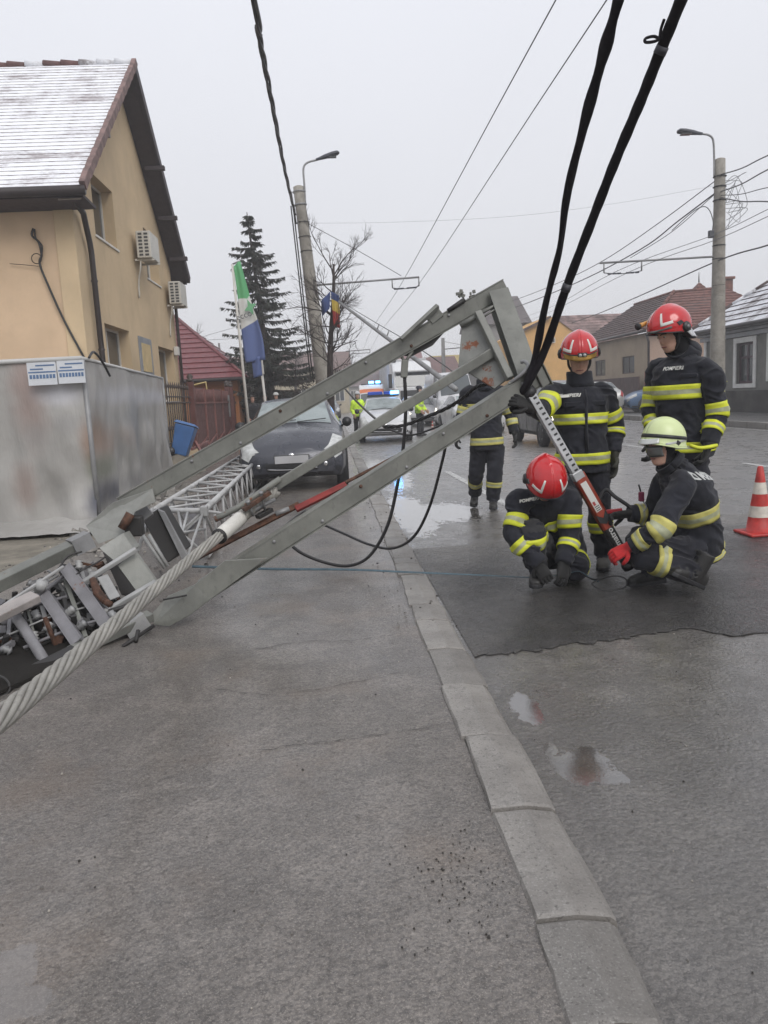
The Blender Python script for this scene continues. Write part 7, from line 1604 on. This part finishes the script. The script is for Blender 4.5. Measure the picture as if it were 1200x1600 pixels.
p.text_on('POMPIERI', .036, .70, -.75, M_refl, (0, 0, 1), 'chest_badge', bold=.001)
for ang, tt in ((-.55, .60), (.55, .60)):
    q, d = p.ontorso(tt, ang, .0); mb = MB(); mb.box(q + d * .006, (.13, .02, .035)); mb.build('pocket_flap', M_navy, p.e, bevel=.006)
q, d = p.ontorso(.62, 0, 0); q2, _ = p.ontorso(.15, 0, 0); q3, _ = p.ontorso(.8, 0, 0); mb = MB(); mb.tube([q3 + d * .004, q + d * .006, p.ontorso(.38, 0, 0)[0] + d * .004, q2 + d * .004], .012, 6); mb.build('storm_flap', M_navy, p.e)
# oxygen hose bump behind the shoulder
# ---------- tall firefighter at the right ----------
p = Person('person', 'tall firefighter in red helmet with torch standing behind the lime helmet', (2.725,5.714,-0.06), group='firefighters in dark turnout gear'); p.lr = 1
S0 = V(.80, -.58, -.02).normalized()
p.torso((2.681,5.72,0.954), (2.667,5.72,1.604), S0, S0, 1.02, hem=.13)
p.head((2.535,5.66,1.756), (-.88, -.32, -.38), (0, 0, 1)); p.neck()
p.arm('armR', (2.566,5.92,1.498), (2.491,5.9,1.195), (2.442,5.75,0.985)); p.arm('armL', (2.786,5.52,1.444), (2.823,5.5,1.136), (2.722,5.42,0.94))
p.leg('legR', (2.642,5.8,0.868), (2.65,5.78,0.367), (2.705,5.85,0.005)); p.leg('legL', (2.713,5.66,0.873), (2.718,5.62,0.382), (2.78,5.7,0.021))
p.boot((2.705,5.85,0.016), (2.52,5.75,-0.003)); p.boot((2.78,5.7,0.031), (2.605,5.6,0.014))
p.finish(JM, .0085, facedict(p), 2); p.face_bits(); p.collar(); chin_strap(p)
p.band('torso', .44, .54); p.band('torso', .05, .13); p.band('armR', .33, .50); p.band('armL', .33, .52); p.band('armR', .68, .82); p.band('armL', .66, .80)
p.band('legL', .60, .72); p.band('legR', .60, .72)
p.glove((2.425,5.72,0.959), (-.2, -.2, -1), (-.6, .5, 0), .7, M_glv, -1); p.glove((2.703,5.4,0.914), (-.45, -.25, -.85), (-.7, .2, .3), .7, M_glv, 1)
jet_details(helmet(p, M_hred, tilt=R(4)), 'clear', cloth=True, torch=True)
p.text_on('POMPIERI', .036, .72, -.35, M_refl, (0, 0, 1), 'chest_badge', bold=.001)
q, d = p.ontorso(.62, .4, 0); mb = MB(); mb.box(q + d * .004, (.12, .03, .03), Matrix.Rotation(R(-35), 3, 'Z')); mb.build('pocket_flap', M_navy, p.e, bevel=.006)
mb = MB(); mb.tube(catmull([(2.545,5.35,0.944), (2.611,5.32,0.924), (2.749,5.36,0.932)], 4), .014, 8); mb.build('wrist_tape', M_yelb, p.e)
# ---------- kneeling firefighter with bowed head ----------
p = Person('person', 'kneeling firefighter in red helmet bowed over the blue strap', (1.565,5.722,-0.06), group='firefighters in dark turnout gear'); p.lr = 1
S0 = V(1, -.1, -.05).normalized(); S1 = V(.98, -.05, .03).normalized()
p.torso((1.68,5.72,0.201), (1.5,5.42,0.652), S0, S1, .98, hem=.08, lean=Vector((0, .05, .06)))
p.head((1.473,5.3,0.741), (.02, -.62, -.80), (0, -.80, .62)); p.neck()
p.arm('armR', (1.326,5.46,0.606), (1.253,5.36,0.372), (1.404,5.26,0.168)); p.arm('armL', (1.68,5.44,0.606), (1.673,5.4,0.329), (1.586,5.28,0.16))
p.leg('legR', (1.552,5.66,0.151), (1.375,5.36,0.379), (1.432,5.44,0.107)); p.leg('legL', (1.773,5.7,0.118), (1.723,5.42,0.083), (1.834,5.85,0.021))
kp = V((1.375,5.36,0.379)); p.part('knee', [(kp + Vector((0, -.03, -.09)), Vector((.085, 0, 0)), Vector((0, .085, .03))), (kp + Vector((0, -.035, -.02)), Vector((.10, 0, 0)), Vector((0, .085, .03))), (kp + Vector((0, -.02, .05)), Vector((.098, 0, 0)), Vector((0, .08, .0))), (kp + Vector((0, 0, .10)), Vector((.06, 0, 0)), Vector((0, .05, 0)))], 18)
p.boot((1.432,5.44,0.107), (1.389,5.3,0.052)); p.boot((1.837,5.86,-0.002), (1.886,6.1,-0.036), up=(0, -.5, .8))
p.finish(JM, .0085, facedict(p), 3); p.collar(); p.face_bits()
p.band('armR', .22, .40); p.band('armL', .22, .38); p.band('armR', .60, .76); p.band('armL', .60, .74); p.band('legR', .56, .68); p.band('torso', .42, .50); p.band('legL', .62, .72)
p.glove((1.402,5.27,0.17), (.35, -.25, -.75), (.3, .75, -.3), .75, M_glv, -1); p.glove((1.586,5.28,0.16), (-.15, -.3, -.85), (-.3, .8, -.2), .6, M_glv, 1)
jet_details(helmet(p, M_hred, tilt=R(0)), 'none')
text_mesh('POMPIERI', .036, M_refl, basis(V((1.335,5.22,0.641)), (.93, .1, .1), (-.1, -.35, .9), (0, -.93, -.35)), 'chest_badge', p.e, .001, bold=.001)
# ---------- squatting firefighter in the lime helmet ----------
p = Person('person', 'crouching firefighter in pale lime helmet gripping the foot of the ram', (2.429,5.271,-0.06), group='firefighters in dark turnout gear'); p.lr = -1
S0 = V(-.25, -.96, .0).normalized()                       # left side towards the lens, facing left
p.torso((2.545,5.22,0.226), (2.328,5.16,0.826), S0, S0, 1.0, hem=.06, lean=Vector((.06, 0, .02)))
p.head((2.247,5.12,0.97), (-.93, -.22, -.10), (-.08, 0, 1)); p.neck()
p.arm('armL', (2.318,4.98,0.704), (2.108,4.86,0.449), (1.956,4.96,0.328)); p.arm('armR', (2.371,5.36,0.695), (2.315,5.45,0.461), (2.137,5.44,0.459))
p.leg('legL', (2.478,5.1,0.222), (2.025,5,0.245), (2.379,4.95,0.121)); p.leg('legR', (2.58,5.34,0.186), (2.18,5.38,0.281), (2.26,5.32,0.059))
p.boot((2.414,4.93,0.136), (2.258,4.9,0.056), up=(.45, 0, .85)); p.boot((2.26,5.32,0.069), (2.101,5.28,0.055))
JM4 = dict(JM)
p.finish(JM4, .0085, facedict(p), 4); p.face_bits(); p.collar()
p.band('torso', .36, .45, M_yelo); p.band('torso', .03, .11, M_yelo); p.band('armL', .42, .60, M_yelo, lim=1.35); p.band('armL', .74, .90, M_yelo); p.band('armR', .72, .86, M_yelo); p.band('legL', .66, .76, M_yelo)
p.glove((1.947,4.98,0.311), (-.85, .1, -.45), (-.1, .6, -.8), .9, M_redglv, 1); p.glove((2.118,5.44,0.46), (-.95, .1, -.1), (0, -.6, -.8), .9, M_glv, -1)
H_ = helmet(p, M_hlime, 'brim', dome=(.132, .148, .152), lift=.045, tilt=R(0)); h, D, patch, amax, (c, f, u, sd) = H_
mb = MB(); mb.smooth = True; mb.grid([[D(R(-178 + 356 * i / 60), R(80 - 14 * math.cos(R(-178 + 356 * i / 60)) + 4.5 * j), 1.035) for i in range(61)] for j in range(3)]); mb.build('helmet_strap', M_blk, h, solid=.003)
v = patch(R(-46), R(46), R(80), R(92), 1.06, 'visor', M_pale, 16, 4, .003)
mb = MB(); mb.smooth = True; rows = [[p.hc + p.hf * (.115 - .05 * (abs(i / 10 - 1)) ** 2) + p.hs * (.085 * (i / 10 - 1)) + p.hu * (.018 - .075 * j / 4) + p.hf * .006 * math.sin(j) for i in range(21)] for j in range(5)]; mb.grid(rows); mb.build('goggles', M_clear, h, solid=.004)
for g in (1, -1): patch(g * R(60), g * R(130), R(94), R(100), 1.035, 'grey_stripe', mat('grey_reflective', (.42, .43, .42), .4) if 'grey_reflective' not in bpy.data.materials else bpy.data.materials['grey_reflective']); q = D(g * R(92), R(100), 1.02); mb = MB(); mb.box(q, (.03, .012, .03), Matrix.Rotation(R(45), 3, 'Y')); mb.build('strap_buckle', M_blk, h)
p.text_on('POMPIERI', .080, .68, math.pi * .80, mat('silver_lettering', (.42, .43, .42), .45), (.15, 0, 1), 'back_lettering', bold=.004)
mb = MB(); mb.box((2.208,5.4,0.588), (.035, .04, .07)); rd = mb.build('radio', mat('dark_pink_case', (.20, .02, .06), .5), p.e, bevel=.008); mb = MB(); mb.tube([(2.203,5.4,0.626), (2.189,5.4,0.678)], .006, 6); mb.build('aerial', M_blk, rd); mb = MB(); mb.tube(catmull([(2.217,5.4,0.559), (2.229,5.36,0.517), (2.198,5.33,0.486)], 4), .005, 5); mb.build('lanyard', M_galv, rd)
# ---------- firefighter walking up ----------
p = Person('person', 'firefighter walking towards the frame, head hidden behind the gusset plate', (1.916,9.767,-0.06), group='firefighters in dark turnout gear', voxel=.009); p.lr = 1
S0 = V(1, -.02, 0)
p.torso((1.907,9.5,0.841), (1.903,9.5,1.44), S0, S0, .98, hem=.15)
p.head((1.902,9.46,1.665), (-.05, -.95, -.25), (0, 0, 1)); p.neck()
p.arm('armR', (1.694,9.5,1.396), (1.611,9.5,1.118), (1.526,9.42,0.905)); p.arm('armL', (2.133,9.5,1.374), (2.219,9.52,1.101), (2.245,9.45,0.88))
p.leg('legR', (1.815,9.5,0.734), (1.772,9.55,0.387), (1.793,9.8,0.111)); p.leg('legL', (2.017,9.5,0.723), (1.972,9.38,0.375), (1.955,9.42,0.066))
p.boot((1.793,9.8,0.119), (1.736,9.6,0.015), up=(0, -.35, .9)); p.boot((1.956,9.42,0.074), (1.898,9.2,-0.021))
p.finish(JM, .007, facedict(p), 5); p.collar()
p.band('torso', .48, .57, M_yelo); p.band('torso', .05, .13, M_yelo); p.band('armR', .30, .46, M_yelo); p.band('armL', .30, .46, M_yelo); p.band('armL', .64, .80, M_yelo); p.band('armR', .64, .80, M_yelo); p.band('legR', .66, .76, M_yelo); p.band('legL', .62, .73, M_yelo)
p.glove((1.516,9.41,0.882), (-.1, -.15, -1), (1, 0, 0), .6, M_glv, 1); p.glove((2.25,9.44,0.856), (.1, -.15, -1), (-1, 0, 0), .6, M_glv, -1)
jet_details(helmet(p, M_hred), 'clear')
# ---------- police officers and bystanders ----------
def far_person(label, x, y, z, H, coat, trous, facing, hat=None, band=False, group=None):
    k = H / 1.78; p = Person('person', label, (x, y, z), voxel=.014, group=group); p.lr = 1; f = V(*facing).normalized(); sd = f.cross(Vector((0, 0, 1))).normalized()
    B = V(x, y, z); Pv, Nk = B + Vector((0, 0, .93 * k)), B + Vector((0, 0, 1.46 * k))
    p.torso(Pv, Nk, sd, sd, .92 * k, hem=.10); p.head(Nk + Vector((0, 0, .18 * k)) + f * .02, f + Vector((0, 0, -.1)), (0, 0, 1), k=k); p.neck()
    for g in (-1, 1):
        p.arm('a%d' % g, Nk + sd * g * .17 * k - Vector((0, 0, .07)), Nk + sd * g * .24 * k - Vector((0, 0, .36 * k)), Nk + sd * g * .20 * k - Vector((0, 0, .55 * k)) + f * .16, .85 * k)
        p.leg('l%d' % g, Pv + sd * g * .09 * k, B + sd * g * .11 * k + Vector((0, 0, .5 * k)) + f * .02, B + sd * g * .11 * k + Vector((0, 0, .13)), .85 * k); p.boot(B + sd * g * .11 * k + Vector((0, 0, .11)), B + sd * g * .13 * k + f * .2)
    p.finish({'jacket': coat, 'trousers': trous, 'boot': M_boot, 'hood': M_hair, 'skin': M_skin}, .006, facedict(p), x)
    p.face_bits()
    for g in (-1, 1): p.glove(Nk + sd * g * .20 * k - Vector((0, 0, .565 * k)) + f * .175, f * .6 + Vector((0, 0, -.6)), -sd * g, .6, M_skin, g, name='hand')
    if band: p.band('torso', .28, .36, M_slv)
    if hat:
        mb = MB(); mb.smooth = True; c = p.hc + p.hu * .045; rows = [[c + (p.hf * math.cos(t) * 1.2 + p.hs * math.sin(t)) * .105 * k * math.sin(a) + p.hu * .10 * k * math.cos(a) for t in [2 * math.pi * i / 20 for i in range(21)]] for a in (.01, .5, 1.0, 1.4, 1.6)]; mb.grid([r[::-1] for r in rows]); mb.build('hat', hat, p.e, solid=.008)
    else:
        mb = MB(); mb.smooth = True; c = p.hc + p.hu * .03 - p.hf * .012; rows = [[c + (p.hf * math.cos(t) * 1.2 + p.hs * math.sin(t)) * .088 * k * math.sin(a) + p.hu * .105 * k * math.cos(a) for t in [2 * math.pi * i / 20 for i in range(21)]] for a in (.01, .5, 1.0, 1.35)]; mb.grid([r[::-1] for r in rows]); mb.build('hair', M_hair, p.e, solid=.01)
    return p
M_dk = fabric('dark_trousers', (.018, .018, .022)); M_coat1, M_coat2 = fabric('black_coat', (.02, .02, .024)), fabric('charcoal_coat', (.03, .03, .034))
g_ = (3.175,27.852,-0.06); far_person('police officer in lime hi-vis jacket standing right of the police car', g_[0], g_[1], ZR, 1.8, M_hvis, M_dk, (.75, -.5, 0), mat('dark_cap', (.03, .03, .04), .7), True, 'police officers in lime jackets')
far_person('police officer in lime hi-vis jacket behind the left side of the police car', .98, 28.6, ZR, 1.72, M_hvis, M_dk, (.2, -1, 0), mat('white_cap', (.55, .55, .55), .6), True, 'police officers in lime jackets')
far_person('leftmost bystander at the fence, in a black coat', -2.75, 27.6, 0, 1.72, M_coat1, M_dk, (.3, -.9, 0), None, group='bystanders at the fence')
far_person('bystander in charcoal coat between the black coat and the white hat', -2.35, 28.3, 0, 1.74, M_coat2, M_dk, (-.3, -.9, 0), None, group='bystanders at the fence')
far_person('bystander in white hat behind the roof of the hatchback', -2.0, 28.8, 0, 1.78, M_coat2, M_dk, (.2, -.9, 0), mat('white_hat', (.6, .6, .58), .6), group='bystanders at the fence')

# ================= RESCUE RAM =================
ram = empty('rescue_ram', (2.159,5.5,0.046), 'long rescue ram, silver perforated plunger and red body, propping up the frame', 'rescue ram')
a, b = V((1.435,5.5,1.366)), V((2.143,5.46,0.055)); d = (b - a).normalized(); L = (b - a).length; _, s_, u_ = frame_of(d, (0, -1, .15))
def rp_(t): return a + d * L * t
M_rr = mat('ram_orange_red', (.30, .045, .022), .42, var=.2, vs=14); M_alu = steel('brushed_aluminium', (.50, .51, .52), .0, .35, metal=.5)
mb = MB(); mb.beam(rp_(0), rp_(.475), .062, .055, u_); pl_ = mb.build('plunger', M_alu, ram, bevel=.004)
for k in range(15):
    c = rp_(.025 + .029 * k) + u_ * .0285; mb = MB(); mb.box(c, (.001, .001, .001)); mb = MB(); mb.beam(c - d * .0075 - s_ * .006, c + d * .0075 - s_ * .006, .026, .003, u_); mb.build('ratchet_hole', M_blk, pl_)
mb = MB(); mb.beam(rp_(.44), rp_(.485), .082, .072, u_); mb.build('collar', M_alu, ram, bevel=.006)
mb = MB(); mb.beam(rp_(.48), rp_(.765), .082, .078, u_, ch=.012); bd_ = mb.build('body', M_rr, ram)
mb = MB(); mb.beam(rp_(.50) + u_ * .041, rp_(.665) + u_ * .041, .048, .003, u_); mb.build('data_label', M_refl, bd_)
mb = MB(); mb.beam(rp_(.61) + u_ * .0435 + s_ * .008, rp_(.63) + u_ * .0435 + s_ * .008, .018, .002, u_); mb.build('label_mark', mat('label_red', (.40, .05, .05), .5), bd_)
for k in range(3): mb = MB(); mb.beam(rp_(.636 + .01 * k) + u_ * .0435, rp_(.640 + .01 * k) + u_ * .0435, .036, .002, u_); mb.build('label_line', M_blk, bd_)
mb = MB(); mb.prism([rp_(.675) - s_ * .0415 + u_ * .0405, rp_(.705) + s_ * .0 + u_ * .0405, rp_(.675) + s_ * .0415 + u_ * .0405, rp_(.72) + s_ * .0415 + u_ * .0405, rp_(.74) + u_ * .0405, rp_(.72) - s_ * .0415 + u_ * .0405], u_ * .003); mb.build('black_chevron', M_blk, bd_)
mb = MB(); mb.beam(rp_(.765), rp_(.985), .078, .074, u_, ch=.012); cy_ = mb.build('cylinder', mat('ram_black', (.02, .02, .021), .4), ram)
text_mesh('holmatro', .060, mat('white_lettering', (.62, .62, .60), .5), basis(rp_(.842) + u_ * .0395, -d, (-d).cross(u_) * -1, u_), 'lettering', cy_, .001, bold=.0012)
mb = MB(); mb.lathe([(0, -.02), (.05, -.02), (.055, .0), (.05, .03), (0, .035)], rp_(.985), d, 16); mb.build('foot', M_blk, ram)
mb = MB(); mb.lathe([(.02, -.05), (.045, -.05), (.05, 0), (.03, .02), (0, .02)], rp_(0), d, 14); mb.build('head_claw', M_blk, ram)
hz = [rp_(.72) + s_ * .0, V((1.992,5.42,0.599)), V((2.087,5.42,0.536)), V((2.158,5.42,0.489))]
mb = MB(); mb.tube(catmull([rp_(.66) - u_ * .02, (1.973,5.5,0.637), (2.04,5.46,0.586), (2.118,5.44,0.527), (2.158,5.42,0.485)], 6), .014, 10); mb.build('handle', M_blk, ram)
mb = MB(); mb.tube([rp_(.655) - s_ * 0 + u_ * .0 - u_ * .03, rp_(.70) - u_ * .06], .035, 14); mb.build('valve', M_blk, ram)
sgn = -1 if (s_.x < 0) else 1
mb = MB(); mb.tube([rp_(.46) + s_ * sgn * .052, rp_(.70) + s_ * sgn * .052], .007, 6); mb.build('side_rod', M_rr, ram)
mb = MB(); mb.beam((1.967,5.5,0.475), (2.095,5.48,0.485), .02, .03); mb.build('hose_fitting', mat('red_fitting', (.40, .02, .03), .4), ram, bevel=.004)

# ================= WINTER HAZE =================
mb = MB(); mb.bbox((-60, -40, -1.2), (70, 330, 10.6)); hz_ = mb.build('haze', None or mat('haze_air', (1, 1, 1)), None)
tag(hz_, kind='stuff'); hm = hz_.data.materials[0]; t_ = hm.node_tree; t_.nodes.clear(); o_ = t_.nodes.new('ShaderNodeOutputMaterial'); pv = t_.nodes.new('ShaderNodeVolumePrincipled')
pv.inputs['Color'].default_value = (.92, .93, .95, 1); pv.inputs['Density'].default_value = .0027; pv.inputs['Anisotropy'].default_value = .1; t_.links.new(pv.outputs[0], o_.inputs['Volume'])
